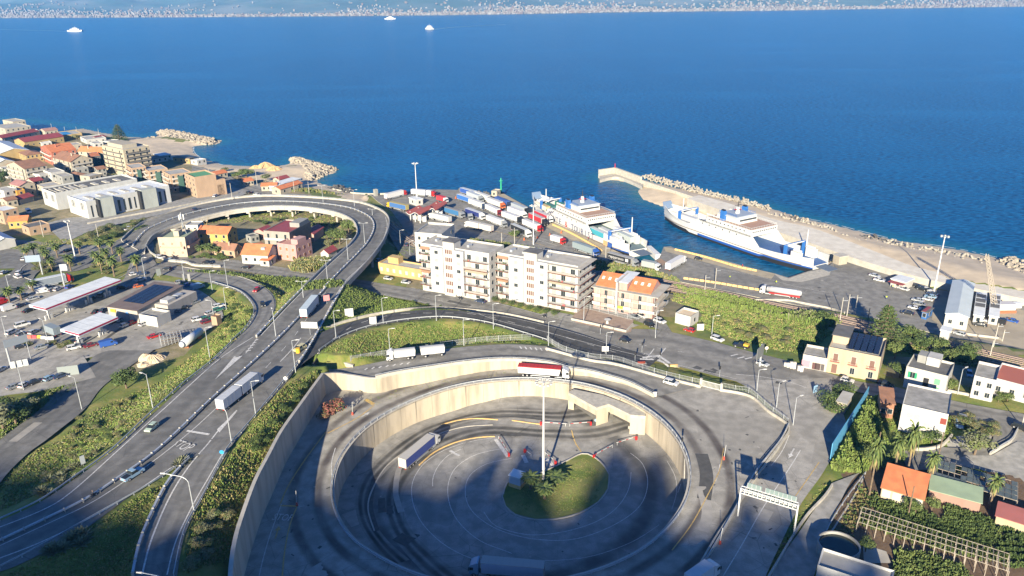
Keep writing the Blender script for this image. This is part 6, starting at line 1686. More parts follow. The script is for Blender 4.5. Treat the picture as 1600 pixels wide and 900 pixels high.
def canopy(label,A,B,C,cols,z=5.4):
 p=G(*B,12.);z0=zs(p.x,p.y)
 a,b,c=(G(*q,z0+z+1.)for q in(A,B,C));u=a-b;v=c-b
 t=thing('fuel_canopy',label,'fuel canopy',(b.x,b.y,z0));q=[Vector(),v,v+u,u]
 mb=MB();mb.hexa([p+Vector((0,0,z))for p in q]+[p+Vector((0,0,z+1.))for p in q],ROOFW)
 ru,rv=u.normalized(),v.normalized()
 for f in(.2,.4,.6,.8):s=v*f;mb.hexa([s+Vector((0,0,z+1.)),s+u+Vector((0,0,z+1.)),s+u+rv*.15+Vector((0,0,z+1.)),s+rv*.15+Vector((0,0,z+1.))]+[s+Vector((0,0,z+1.04)),s+u+Vector((0,0,z+1.04)),s+u+rv*.15+Vector((0,0,z+1.04)),s+rv*.15+Vector((0,0,z+1.04))],GALV)
 mb.build('canopy_roof',t,fix=True)
 mb=MB();RD=paint((.42,.01,.06),.5)
 mb.hexa([p-ru*.03+Vector((0,0,z+.38))for p in(Vector(),v,v-ru*.03,-ru*.03)]+[p-ru*.03+Vector((0,0,z+.92))for p in(Vector(),v,v-ru*.03,-ru*.03)],RD)
 mb.hexa([p-rv*.03+Vector((0,0,z+.38))for p in(Vector(),u*.75,u*.75-rv*.03,-rv*.03)]+[p-rv*.03+Vector((0,0,z+.92))for p in(Vector(),u*.75,u*.75-rv*.03,-rv*.03)],RD)
 mb.build('red_stripe',t)
 for f in cols:
  o=v*f+u*.5;M=Matrix.Translation(o);cm=MB().box(-.25,-.25,-.3,.25,.25,z,HULLW,M);cm.build('column',t)
  pb=MB();
  pb.box(-1.8,-.7,-.1,1.8,.7,.15,CONCL,M@Matrix.Rotation(math.atan2(rv.y,rv.x),4,'Z'));pb.build('pump_island',t)
  for s in(-1,1):MB().box(s*1.1-.35,-.25,.15,s*1.1+.35,.25,1.9,HULLW,M@Matrix.Rotation(math.atan2(rv.y,rv.x),4,'Z')).build('fuel_pump',t)
 return t
canopy('long white fuel canopy with a dark red stripe',(45,476),(71,482),(189,437),(.1,.36,.62,.88))
canopy('smaller white fuel canopy with a dark red stripe near the blue van',(94,514),(123,522),(184,495),(.15,.75))
def apt(label,A,B,C,depth_px,h,red_cap=False):
 """two-wing block: A left top, B right top along the front"""
 zt=6.2+h;a,b=G(*A,zt),G(*B,zt);u=b-a;L=u.length;rz=math.atan2(u.y,u.x);D=12.
 t=thing('apartment_block',label,'apartment block',(a.x,a.y,6.2),rz)
 WM=wcol((.60,.585,.56));WM2=wcol((.53,.545,.56));BR=paint((.10,.034,.02),.8);S=h/6.
 mb=MB();mb.box(0,0,-1,L,D,h,WM)
 for(x0,y0,x1,y1)in((0,0,L,.25),(0,D-.25,L,D),(0,.25,.25,D-.25),(L-.25,.25,L,D-.25)):mb.box(x0,y0,h,x1,y1,h+.8,WM)
 mb.build('wall',t)
 MB().box(.26,.26,h-.02,L-.26,D-.26,h+.05,ROOFG).build('roof',t)
 x=[0,.17*L,.36*L,.52*L,.66*L,1.*L]
 MB().box(x[1],-1.5,1.5,x[2]-.02,-.003,h+.3,WM2).build('bay',t);MB().box(x[3],-1.5,1.5,x[4],-.003,h+.3,WM2).build('bay',t)
 tw=MB().box(x[2],-1.1,-1,x[3]-.02,4,h+3.2,WM).build('stair_tower',t)
 MB().box(x[2]-.3,-1.5,h+3.2,x[3]+.3,4.3,h+3.45,ROOFD).build('tower_roof',tw)
 lm=MB()
 for k in range(4):lm.box(-1.5+k*.82,-.06,0,-1.5+k*.82+.5,.0,1.7,BR)
 lm=lm.mesh('red_louvre')
 for s in range(6):o=obj('red_louvre',lm,tw);o.location=((x[2]+x[3])/2,-1.12,s*S+1.6)
 for s in range(6):
  z=s*S+1.0
  for(c_,yy,ww)in(((x[1]+x[2])/2,-1.51,1.5),((x[3]+x[4])/2,-1.51,1.5)):
   if s:win(t,Vector((c_,yy,z)),0,ww,1.3,'full' if(s+int(c_))%2 else 'shut',None if(s+int(c_))%2 else(.30,.31,.32))
  for x0,x1 in((x[0],x[1]),(x[4],x[5])):
   n=2 if x1-x0<7 else 3
   for k in range(n):win(t,Vector((x0+(x1-x0)*(k+.5)/n,-.01,s*S+.25 if s else z)),0,1.7,2.0 if s else 1.2,'full' if(k+s)%2 else 'shut',None if(k+s)%2 else(.33,.33,.32))
   if s:
    bm_=MB();bm_.box(x0+.1,-1.75,s*S-.15,x1-.05,-.003,s*S+.02,WM);bm_.box(x0+.1,-1.79,s*S-.15,x1-.05,-1.74,s*S+.2,BR);bm_.box(x0+.1,-1.77,s*S+.2,x1-.05,-1.745,s*S+.92,paint((.30,.26,.23),.6))if(s+int(x0))%3==0 else None
    if(s+int(x1))%3==1:bm_.hexa([(x0+.3,-1.6,s*S+2.0),(x1-.6,-1.6,s*S+2.0),(x1-.6,-.02,s*S+2.7),(x0+.3,-.02,s*S+2.7),(x0+.3,-1.6,s*S+2.06),(x1-.6,-1.6,s*S+2.06),(x1-.6,-.02,s*S+2.76),(x0+.3,-.02,s*S+2.76)],paint([(.40,.36,.28),(.28,.30,.30),(.36,.22,.14)][s%3],.8))
    bm_.box(x0+.1,-1.8,s*S+.9,x1-.05,-1.74,s*S+.98,GALV)
    for k in range(int((x1-x0)/.5)):bm_.box(x0+.15+k*.5,-1.78,s*S+.2,x0+.18+k*.5,-1.75,s*S+.9,GALV)
    r_=random.Random(s*7+int(x0))
    for k in range(2):q=x0+r_.uniform(.5,x1-x0-.8);bm_.box(q,-1.3,s*S+.1,q+.5,-.9,s*S+.55,r_.choice([BR,LEAFM,paint((.5,.1,.1)),HULLW]))
    bm_.build('balcony',t)
 for s in range(1,6):
  for k in range(3):win(t,Vector((L+.01,2+k*3.6,s*S+.6)),math.pi/2,1.3,1.6,'full')
 return t
ap2=apt('white apartment block, left half nearer the viaduct, with red louvres in its stair tower',(657,382),(764,399),None,0,19.5)
ap1=apt('white apartment block, right half nearer the pink house, with wraparound balconies',(777,397),(903,419),None,0,18.5)
for t_,hh in((ap1,18.5),(ap2,19.5)):
 rq=random.Random(int(hh));mb=None
 for k in range(4):x=3+k*5.2;MB().box(x,5+rq.uniform(-1,2),hh+.06,x+1.,6+rq.uniform(1,2),hh+.9,GALV).build('roof_unit',t_)
 for k in range(3):x=5+k*7.;MB().tube((x,8,hh),(x,8,hh+2.6),.04,.04,GALV,5).tube((x-.6,8,hh+2.2),(x+.6,8,hh+2.2),.03,.03,GALV,5).build('aerial',t_)
u_len=(G(903,419,24.7)-G(777,397,24.7)).length
for s in range(1,6):
 S=18.5/6;mb=MB();mb.box(u_len+.003,-1.38,s*S-.15,u_len+1.6,12.2,s*S+.02,wcol((.60,.585,.56)));mb.box(u_len+1.6,-1.38,s*S-.15,u_len+1.66,12.2,s*S+.2,paint((.16,.055,.03),.8));mb.box(u_len,-1.42,s*S-.05,u_len+1.6,-1.385,s*S+.2,paint((.16,.055,.03),.8));mb.box(u_len+1.6,-1.38,s*S+.88,u_len+1.66,12.2,s*S+.96,GALV);mb.build('balcony',ap1)
MB().box(u_len*.66,-1.8,18.52,u_len+2.0,12.4,18.75,CONCL).build('roof_slab',ap1)
t_=H('house','narrow white link house with a brown roof between the two apartment blocks',(757,404),(777,407),None,14,cWh,'shed',TILEB,st=4,wl=2,wr=0,depth=8,rh=1.5,wdim=(1.0,1.3))
H('apartment_block','lower white house with a roof terrace behind the left end of the apartment block',(660,357),(690,369),(710,353),14,cWh,st=4,wl=3,wr=2,z0=5,cat='apartment block',roof_m=CONCG,par=1.)
yh=H('house','low yellow terrace house beside the viaduct',(591,412),(660,424),(668,416),4.2,(.58,.40,.18),st=1,wl=7,wr=0,style='shut',sh=(.55,.50,.45),par=.7)
local_box(yh,.62,.86,.45,1.0,4.2,7.,wcol((.60,.42,.18)),'stair_head')
def pinkhouse():
 z0=6.4;h=9.6;a,b=G(928,447,z0+h),G(1021,463,z0+h);u=b-a;L=u.length;rz=math.atan2(u.y,u.x);D=12.5
 t=thing('apartment_house','pink apartment house with two orange roofs and white balconies','apartment house',(a.x,a.y,z0),rz)
 PK=wcol((.62,.38,.33));WM=wcol((.60,.58,.55))
 MB().box(0,0,-1,L,D,h,PK).build('wall',t)
 MB().box(-.6,-1.5,h,L+2.2,D+.6,h+.25,CONCL).build('roof_slab',t)
 tow=MB().box(L*.40,-1.6,-1,L*.43,D*.8,h+3.6,WM).box(L*.43+.003,.3,h+.25,L*.56,D*.9,h+3.3,PK).build('stair_tower',t)
 MB().box(L*.36,-.2,h+3.31,L*.58,D,h+3.5,ROOFW).build('tower_roof',tow)
 for x0,x1 in((.02*L,.40*L),(.57*L,.95*L)):
  mb=MB();y0,y1,ym=.6,D-.8,D*.62
  mb.hexa([(x0,y0,h+.3),(x1,y0,h+.3),(x1,ym,h+3.4),(x0,ym,h+3.4),(x0,y0,h+.5),(x1,y0,h+.5),(x1,ym,h+3.6),(x0,ym,h+3.6)],TILE)
  mb.hexa([(x0,ym,h+3.4),(x1,ym,h+3.4),(x1,y1,h+.3),(x0,y1,h+.3),(x0,ym,h+3.6),(x1,ym,h+3.6),(x1,y1,h+.5),(x0,y1,h+.5)],TILE)
  ro=mb.build('roof',t)
  for x in(x0+.15,x1-.15):MB().poly([(x,y0+.1,h+.26),(x,ym,h+3.4),(x,y1-.1,h+.26)],PK).build('gable',ro)
  for k in range(3):
   xx=x0+(x1-x0)*(k+.6)/3.4;yy=y0+(ym-y0)*.55;zz=h+.5+3.1*.55
   MB().hexa([(xx-.5,yy-.6,zz-.25),(xx+.5,yy-.6,zz-.25),(xx+.5,yy+.6,zz+.33),(xx-.5,yy+.6,zz+.33),(xx-.5,yy-.6,zz-.1),(xx+.5,yy-.6,zz-.1),(xx+.5,yy+.6,zz+.48),(xx-.5,yy+.6,zz+.48)],LAMP).build('roof_window',ro)
 S=h/3
 for s in range(3):
  for k in range(7):
   x=L*(k+.5)/7
   if abs(x-L*.42)<1:continue
   win(t,Vector((x,-.01,s*S+.3 if s else 1.0)),0,1.2,2.1 if s else 1.1,'shut' if k%2==0 else 'full',(.30,.29,.28)if k%2==0 else None)
  if s:
   for(x0,x1,sol)in((0,.14,1),(.15,.24,0),(.25,.38,1),(.44,.52,0),(.53,.66,1),(.67,.78,0),(.79,1.05,1)):
    mb=MB();mb.box(x0*L,-1.4,s*S-.2,x1*L,-.003,s*S,WM)
    if sol:mb.box(x0*L,-1.42,s*S,x1*L,-1.3,s*S+1.,WM)
    else:mb.box(x0*L,-1.42,s*S+.9,x1*L,-1.36,s*S+.98,GALV);mb.box(x0*L,-1.41,s*S,x1*L,-1.38,s*S+.9,paint((.4,.3,.25)))
    mb.build('balcony',t)
   mb=MB();mb.box(L+.003,-1.4,s*S-.2,L+2.,D,s*S,WM);mb.box(L+1.9,1.,s*S,L+2.,D-3,s*S+1.,paint((.42,.36,.3)));mb.box(L+1.9,-1.4,s*S,L+2.,.95,s*S+1.,WM);mb.box(L+1.9,D-3,s*S,L+2.,D,s*S+1.,WM);mb.build('balcony',t)
   for k in range(3):win(t,Vector((L+.01,2+k*3.8,s*S+.3)),math.pi/2,1.2,2.,'shut',(.30,.29,.28))
 MB().box(L*.44,-1.45,S-.1,L*.53,-1.425,S+.95,paint((.28,.42,.05))).build('green_screen',t)
pinkhouse()
H('house','small white house with a slate roof between apartment block and pink house',(908,444),(926,447),None,5.5,cWh,'gable',ROOFD,wl=2,wr=0,depth=12,ridge='AB',rh=2.5,sh=SHG)
H('garage','low white walled garage with a gate right of the pink house',(1052,494),(1079,498),(1092,489),3.2,cWh,st=1,wl=0,wr=1,roof_m=SAND,par=.8,cat='garage')
t_=H('shop','low white shop with dark letters on its fascia, left of the peach house',(1255,556),(1293,564),(1298,548),3.8,(.60,.57,.52),st=1,wl=0,wr=0,roof_m=CONCG,par=.8,cat='shop')
u=Vector(t_['_u']);v=Vector(t_['_v']);d=u.normalized();nrm=-v.normalized();rz=math.atan2(nrm.y,nrm.x)+math.pi/2
for f,c_,w_ in((.85,(.5,.25,.3),2.4),(.50,(.10,.05,.05),1.2),(.36,(.06,.04,.04),1.6),(.16,(.08,.07,.07),1.)):
 o=MB().box(-w_/2,-.07,0,w_/2,0,2.2,paint(c_)).build('shop_front',t_);o.location=d*u.length*f+nrm*.01+Vector((0,0,.2 if w_<2 else.5));o.rotation_euler=(0,0,rz)
t_=H('house','large peach house with solar panels and three balconied windows',(1297,541),(1376,562),(1385,533),7.4,(.58,.46,.32),st=2,wl=0,wr=0,par=.9,roof_m=ROOFG)
u=Vector(t_['_u']);v=Vector(t_['_v']);d=u.normalized();nrm=-v.normalized();rz=math.atan2(nrm.y,nrm.x)+math.pi/2
for f in(.14,.49,.84):
 win(t_,d*u.length*f+nrm*.01+Vector((0,0,4.0)),rz,1.3,2.5,'shut',(.16,.09,.07))
 M=Matrix.Translation(d*u.length*f+Vector((0,0,3.9)))@Matrix.Rotation(rz,4,'Z');mb=MB();mb.box(-1.3,-.9,-.1,1.3,0,.02,paint((.42,.2,.15)),M);mb.box(-1.3,-.9,.02,1.3,-.86,.1,paint((.3,.12,.1)),M);mb.box(-1.3,-.9,.85,1.3,-.84,.92,paint((.3,.12,.1)),M)
 for k in range(9):mb.box(-1.3+k*.32,-.9,.1,-1.27+k*.32,-.87,.85,paint((.3,.12,.1)),M)
 mb.build('balcony',t_)
 if f<.8:win(t_,d*u.length*(f)+nrm*.01+Vector((0,0,.8)),rz,1.2,2.,'full')
o=MB().box(-.75,-.1,0,.75,0,2.9,paint((.16,.09,.07))).build('door',t_);o.location=d*u.length*.84+nrm*.01;o.rotation_euler=(0,0,rz)
local_box(t_,.68,1.,.4,1.0,7.4,9.9,wcol((.58,.46,.32)),'stair_head');local_box(t_,.66,1.02,.38,1.02,9.9,10.1,ROOFD,'stair_head_roof')
mb=MB()
for k in range(5):
 a0=.06+k*.125;q=[u*a0+v*.12,u*(a0+.10)+v*.12,u*(a0+.10)+v*.9,u*a0+v*.9];zz=[8.1,8.1,8.9,8.9]
 mb.hexa([Vector((p.x,p.y,z))for p,z in zip(q,zz)]+[Vector((p.x,p.y,z+.1))for p,z in zip(q,zz)],PV)
mb.build('solar_panels',t_)
t_=H('house','white house with green shutters and a worn grey roof',(1416,575),(1481,591),(1489,570),6.,(.60,.58,.53),st=2,wl=0,wr=0,par=.7,roof_m=ROOFD)
u=Vector(t_['_u']);v=Vector(t_['_v']);d=u.normalized();nrm=-v.normalized();rz=math.atan2(nrm.y,nrm.x)+math.pi/2
win(t_,d*u.length*.82+nrm*.01+Vector((0,0,3.4)),rz,1.2,1.8,'full',SHG)
for f,z in((.22,3.2),(.22,.6)):win(t_,d*u.length*f+nrm*.01+Vector((0,0,z)),rz,1.5,1.8,'shut',(.15,.35,.22))
o=MB().box(-.7,-.1,0,.7,0,4.4,BLACK).build('doorway',t_);o.location=d*u.length*.48+nrm*.01;o.rotation_euler=(0,0,rz)
local_box(t_,.30,.62,.55,1.,6,8.6,wcol(cWh),'stair_head');local_box(t_,.62,.85,.6,1.,6,8.4,wcol(cGy),'stair_head')
t_=H('house','white terrace house with brick red roofs at the right frame edge',(1524,584),(1556,598),(1562,575),6.2,(.58,.56,.56),st=2,wl=2,wr=0,par=.8,roof_m=CONCG,style='full')
t_=H('house','white terrace house with a wide red terrace cut by the right frame edge',(1552,592),(1640,615),(1650,590),4.8,(.58,.56,.56),st=1,wl=4,wr=0,par=.5,roof_m=mat('terrace_red',(.32,.10,.07),.8),style='full')
t_=H('house','white cube house with a plain grey roof in the centre of the gardens',(1410,634),(1482,650),(1487,616),7.6,(.62,.61,.60),st=2,wl=0,wr=0,par=.5,roof_m=CONCG,sh=None)
u=Vector(t_['_u']);v=Vector(t_['_v']);d=u.normalized();nrm=-v.normalized();rz=math.atan2(nrm.y,nrm.x)+math.pi/2
for f,z,c_ in((.80,4.6,(.35,.40,.38)),(.64,4.4,(.35,.40,.38)),(.08,4.9,(.22,.04,.03)),(.40,2.6,(.38,.40,.38)),(.45,.4,(.2,.2,.2)),(.2,.4,(.3,.3,.3))):win(t_,d*u.length*f+nrm*.01+Vector((0,0,z)),rz,1.4,1.7 if z>1 else 1.4,'shut',c_)
H('house','small orange brick house with a red tiled roof left of the white cube',(1377,629),(1398,632),None,4.5,(.42,.20,.12),'shed',TILEB,st=1,wl=2,wr=0,depth=7,rh=1.2)
gs=H('shed','orange tiled garden house with a cream gable wall and white windows',(1378,762),(1443,781),None,3.,cCr,'shed',TILE,st=1,wl=4,wr=0,depth=7.5,rh=2.2,cat='garden house',style='shut',sh=(.58,.57,.55),wdim=(2.,1.6))
H('shed','garden shed with a flat pale green roof',(1453,765),(1533,786),None,2.6,(.40,.25,.2),'shed',mat('roof_pale_green',(.24,.31,.21),.8,(.20,.26,.18),.3),st=1,wl=0,wr=0,depth=5.2,rh=.7,cat='shed')
H('shed','low cream shed with a maroon roof at the right frame edge',(1557,806),(1640,832),None,2.5,(.52,.45,.30),'shed',mat('roof_rust',(.30,.10,.09),.7,(.25,.09,.08),.3),st=1,wl=0,wr=0,depth=4.5,rh=.8,cat='shed')
t_=H('house','building with a flat grey roof cut by the bottom edge beside the round tank',(1277,886),(1392,924),(1402,897),5,(.58,.58,.58),st=1,wl=0,wr=0,par=.6,roof_m=ROOFG,depth=None)
H('shed','small roofed hut hidden in the round trees by the junction',(1308,627),(1322,631),None,3,cCr,'shed',ROOFG,st=1,wl=0,wr=0,depth=6,rh=.4,cat='hut')
H('shed','pale garage beside the railway wall near the prefab yard',(1470,516),(1484,519),None,3,cWh,'sheet',ROOFW,st=1,wl=0,wr=0,depth=4,cat='hut')
H('warehouse','long white port warehouse with a ridged metal roof and green frames',(1478,489),(1514,496),(1522,443),5.2,(.56,.57,.54),'gable',mat('roof_metal_light',(.46,.50,.50),.5,(.41,.45,.45),.2),st=1,wl=2,wr=0,ridge='BC',rh=.9,cat='warehouse',z0=2.6,style='full',eave=.3)
for(a,b,c,w)in(((1522,492),(1537,495),(1541,459),'left prefab row with grey and white roof sections beside the warehouse'),((1546,493),(1560,496),(1563,461),'right prefab row with grey and white roof sections by the crane')):
 t_=H('prefab_row',w,a,b,c,3.2,(.58,.58,.56),'sheet',ROOFW,st=1,wl=1,wr=0,z0=2.6,cat='prefab building')
 for k in range(3):local_box(t_,-.03,1.03,.35+k*.2,.51+k*.2,3.51,3.56,ROOFD,'roof_section')
t_=H('hut','small white port hut with a dark red awning under the breakwater',(1397,434),(1415,442),(1428,436),3.2,(.58,.56,.52),'sheet',ROOFW,st=1,wl=1,wr=0,z0=2.6,cat='hut')
local_box(t_,-.02,1.02,-.35,-.02,2.6,2.8,MAROON,'awning')
t_=H('hut','little blue kiosk with a red and grey roof at the parked cars',(1441,487),(1449,489),(1458,482),2.8,(.04,.16,.45),'sheet',ROOFD,st=1,wl=1,wr=1,z0=2.6,cat='kiosk');local_box(t_,.4,1.03,-.03,1.03,3.11,3.2,MAROON,'red_roof')
H('hut','pale box hut on the apron near the stern of the empty ferry',(1303,398),(1312,402),(1325,400),3.4,cCr,'sheet',CONCL,st=1,wl=0,wr=0,z0=3.,cat='hut')
H('hut','small white gatehouse next to the floodlight mast',(639,309),(650,313),(655,309),3.4,cWh,'sheet',ROOFW,st=1,wl=1,wr=1,z0=2.6,cat='hut')
H('hut','cream blockhouse at the tip of the quay beside the green beacon',(768,299),(776,300),(782,297),3,cCr,'flat',None,st=1,wl=1,wr=1,z0=2.6,cat='hut')
H('hut','concrete cabin on the quay wall behind the scrap pile',(583,297),(586,298),(590,297),3.6,cGy,'flat',None,st=1,wl=0,wr=0,z0=2.6,cat='hut')
def wavy(label,A,B,C,n):
 z=8.2;a,b,c=(G(*q,z)for q in(A,B,C));u=a-b;v=c-b
 t=thing('toll_canopy',label,'canopy',(b.x,b.y,2.6));mb=MB();N=16*n
 for i in range(N):
  for dz in(0,-.3):
   q=[]
   for k in(i,i+1):
    f=k/N;hh=5.6+.9*math.sin(f*math.pi*2*n)
    q.append((u*f+Vector((0,0,hh+dz)),u*f+v+Vector((0,0,hh+dz))))
   mb.poly([q[0][0],q[1][0],q[1][1],q[0][1]],RW)
  a0,b0=q[0][0],q[1][0]
  mb.poly([a0,b0,b0+Vector((0,0,.35)),a0+Vector((0,0,.35))],HULLW)
 mb.build('roof_shell',t)
 for f in(.12,.5,.88):
  for g in(.2,.8):p=u*f+v*g;MB().tube((p.x,p.y,0),(p.x,p.y,5.2),.3,.3,HULLW,8).build('column',t)
  p=u*f+v*.5;MB().box(p.x-1.2,p.y-1.6,0,p.x+1.2,p.y+1.6,2.8,HULLW).box(p.x-1.22,p.y-1.2,1.1,p.x+1.22,p.y+1.2,2.1,GLASS).build('booth',t)
RW=mat('roof_red_shell',(.36,.09,.07),.7,(.30,.08,.06),.4)
wavy('wavy red toll roof of the port, lower left shell',(634,331),(654,336),(675,325),1)
wavy('wavy red toll roof of the port, upper right shell',(664,325),(680,329),(699,317),1)
def ribbon_box(name,label,cat,rows,m,h,parent=None):
 o=strip(name,rows,m,dz=0.,nlat=1,skirt=h,keep=True);CLAMP.pop();return tag(o,label,cat)
bw=ribbon_box('breakwater','long pale concrete breakwater deck behind the arriving ferry','breakwater',[(1074,310,1092,305,5.4),(1131,330,1140,318,5.4),(1199,356,1205,341,5.4),(1270,381,1275,358,5.4),(1340,405,1345,384,5.4),(1425,430,1425,415,5.4),(1475,442,1480,428,5.4),(1520,450,1530,440,5.4),(1600,467,1600,450,5.4),(1720,492,1720,472,5.4)],BWT,6.)
ribbon_box('mole_quay','low concrete quay at the tip of the mole','quay',[(937,281,936,271,2.),(962,276,962,266,2.),(985,283,985,274,2.),(1004,292,1006,281,2.)],CONC,4.)
wall('mole_wall','angled pale wall at the far tip of the mole','wall',[(936,265,6.),(961,261.5,6.),(1002,276,6.)],-2,1.4,CONC,None,sm=False)
wall('mole_wall','lower wall linking the mole tip with the breakwater deck','wall',[(1003,281,4.2),(1040,293,4.2),(1088,308,4.6)],-1,1.2,CONC,None)
tag(MB().tube(G(961,262,6),G(961,262,6)+Vector((0,0,3)),.35,.25,paint(cR),8).build('beacon'),'small red beacon on the tip of the mole','beacon')
p=G(783,300,2.6);tag(MB().tube(p,p+Vector((0,0,7)),.6,.45,paint((.02,.30,.16)),10).tube(p+Vector((0,0,7)),p+Vector((0,0,7.3)),1.3,1.3,paint((.02,.30,.16)),10).tube(p+Vector((0,0,7.3)),p+Vector((0,0,9)),.5,.3,paint((.02,.30,.16)),10).build('beacon'),'green beacon tower at the corner of the quay','beacon')
def tetra():
 mb=MB();d=[(0,0,1.),(.943,0,-.333),(-.471,.816,-.333),(-.471,-.816,-.333)]
 for q in d:mb.tube((0,0,0),tuple(1.55*k for k in q),.62,.42,TET,7)
 return mb.mesh('tetrapod')
TET=mat('tetrapod_concrete',(.31,.285,.24),.9,(.22,.20,.17),.8,4)
tm_=tetra();rr=random.Random(5)
def along(pts,step,z):
 P_=smooth([G(a,b,z)for a,b in pts],step/2.);out=[];acc=0;nx=0
 for a,b in zip(P_[:-1],P_[1:]):
  l=(b-a).length
  while nx<=acc+l:out.append(a.lerp(b,(nx-acc)/l));nx+=step
  acc+=l
 return out
TL=[('grey tetrapod in the armour row outside the inner breakwater','tetrapods along the mole',[([(1006,277),(1060,291),(1110,306),(1160,316),(1205,330)],2.9,1.5),([(1015,275.5),(1060,287),(1110,302),(1160,313),(1205,326)],3.4,.9)]),
 ('grey tetrapod in the single row along the outer breakwater deck','tetrapods along the breakwater deck',[([(1205,336),(1240,345),(1275,354),(1345,380),(1425,411),(1480,424),(1600,446)],3.0,1.5)]),
 ('large grey tetrapod in the loose bank across the outer beach','tetrapods across the beach',[([(1385,381),(1440,394),(1500,408),(1552,419)],3.2,1.6),([(1386,377),(1440,389),(1500,402),(1552,413)],3.2,1.6),([(1240,347),(1262,349),(1300,360)],3.2,1.2),([(1455,391),(1500,399),(1542,409)],3.3,1.5)])]
for lab,grp,ls in TL:
 for pts,st,z in ls:
  for q in along(pts,st,z):
   s=rr.uniform(.95,1.35);o=obj('tetrapod',tm_);o.location=q+Vector((rr.uniform(-.9,.9),rr.uniform(-.9,.9),rr.uniform(0,.5)))
   o.rotation_euler=tuple(rr.uniform(0,6)for _ in range(3));o.scale=(s,s,s);tag(o,lab,'tetrapod',grp)
def rock_mesh(seed,m):
 r=random.Random(seed);bm=bmesh.new();bmesh.ops.create_icosphere(bm,subdivisions=1,radius=1.)
 for v in bm.verts:v.co*=r.uniform(.7,1.15);v.co.z*=.75
 me=bpy.data.meshes.new('boulder');bm.to_mesh(me);bm.free();me.materials.append(m);return me
RM=[rock_mesh(i,ROCK)for i in range(5)];RMD=[rock_mesh(i+9,ROCKD)for i in range(3)]
def boulders(poly,n,lab,grp,meshes,s0=1.,s1=1.7,hmax=2.2,zb=0.,stuff_n=0):
 P_=pxp(poly,0);X=[p[0]for p in P_];Y=[p[1]for p in P_]
 k=0;mb=MB();tot=n+stuff_n;tries=0
 while k<tot and tries<40000:
  tries+=1
  x,y=rr.uniform(min(X),max(X)),rr.uniform(min(Y),max(Y));ax,ay=np.array([x]),np.array([y])
  if not inpoly(P_,ax,ay)[0]:continue
  d=dpoly(P_,ax,ay)[0];z=zb+min(hmax,d*.5)-.3+rr.uniform(-.2,.3);s=rr.uniform(s0,s1)
  if k<n:
   o=obj('boulder',rr.choice(meshes));o.location=(x,y,z);o.rotation_euler=(rr.uniform(0,6),rr.uniform(0,6),rr.uniform(0,6));o.scale=(s,s*rr.uniform(.7,1.1),s*rr.uniform(.7,1.));tag(o,lab,'boulder',grp)
  else:
   me=rr.choice(meshes);M=Matrix.Translation((x,y,z-.3))@Matrix.Rotation(rr.uniform(0,6),4,'X')@Matrix.Rotation(rr.uniform(0,6),4,'Z')@Matrix.Scale(s,4)
   b=len(mb.v);mb.v+=[tuple(M@v.co)for v in me.vertices];ki=mb.mi(me.materials[0])
   for p in me.polygons:mb.f.append(tuple(b+i for i in p.vertices));mb.m.append(ki)
  k+=1
 if mb.f:mb.build('rubble')['kind']='stuff'
boulders([(243,207),(262,204),(290,209),(320,215),(347,221),(330,227),(303,226),(262,222),(250,214)],80,'pale boulder of the farther curved groyne by the beach','boulders of the far groyne',RM,1.1,2.2,2.4,0,420)
boulders([(205,221),(240,216),(262,218),(262,224),(225,228)],20,'pale boulder at the root of the farther groyne','boulders at the groyne root',RM,.8,1.4,.6,1.4,100)
boulders([(449,250),(465,247),(490,254),(530,265),(516,271),(497,281),(480,287),(470,277),(462,262)],80,'pale boulder of the nearer groyne','boulders of the near groyne',RM,1.0,1.9,2.6,0,420)
boulders([(505,296),(530,290),(556,300),(540,305)],20,'dark wet boulder below the seafront wall','dark boulders of the shore',RMD,.8,1.4,.6,.8,40)
boulders([(1556,412),(1575,405),(1620,420),(1660,445),(1620,452),(1575,436)],60,'beige boulder of the heap at the right end of the beach','boulders at the right frame edge',RM,1.0,1.8,1.6,1.2,90)
boulders([(1340,372),(1380,372),(1384,380),(1348,384)],26,'dark boulder in the patch on the outer beach','dark boulders on the outer beach',RMD+RM[:1],.8,1.3,.8,1.2)
boulders([(1215,335),(1262,345),(1262,352),(1225,346)],24,'brown boulder between the tetrapods','boulders between tetrapods',RMD+RM[:2],.8,1.3,.8,1.2)
boulders([(715,296),(770,302),(787,301),(787,303.5),(770,305),(715,299)],20,'dark boulder at the foot of the quay bend','dark boulders at the quay',RMD,.8,1.3,.5,.2)
for(a,b,r,h,m,lab)in((415,262,9,4.5,SANDY,'large orange sand heap on the beach, highest one'),(428,265,6,3,SANDY,'smaller orange sand heap right of the highest one'),(400,263,6,2.6,SANDY,'low orange sand heap left of the highest one'),(228,560,3.2,2.,SAND,'left mound of sand at the building yard'),(238,563,3.8,2.4,SAND,'middle mound of sand at the building yard'),(247,560,3.,1.9,SAND,'right mound of sand at the building yard'),(225,570,2.6,1.2,SAND,'flat mound of sand in front of the others')):
 p=P(a,b);bm=bmesh.new();bmesh.ops.create_cone(bm,cap_ends=False,segments=18,radius1=r,radius2=.3,depth=h);bmesh.ops.subdivide_edges(bm,edges=list(bm.edges),cuts=2)
 for v in bm.verts:t=math.sin(v.co.x*1.1+a)*.12+math.sin(v.co.y*1.7)*.1;v.co.x*=1+t;v.co.y*=1-t;v.co.z=h*(.5+.5*math.sin((v.co.z/h)*math.pi))-h/2 if abs(v.co.z)<h/2 else v.co.z
 me=bpy.data.meshes.new('sand_heap');bm.to_mesh(me);bm.free();me.materials.append(m);o=obj('sand_heap',me);o.location=p+Vector((0,0,h/2-.2));tag(o,lab,'sand heap')
mk2=MB()
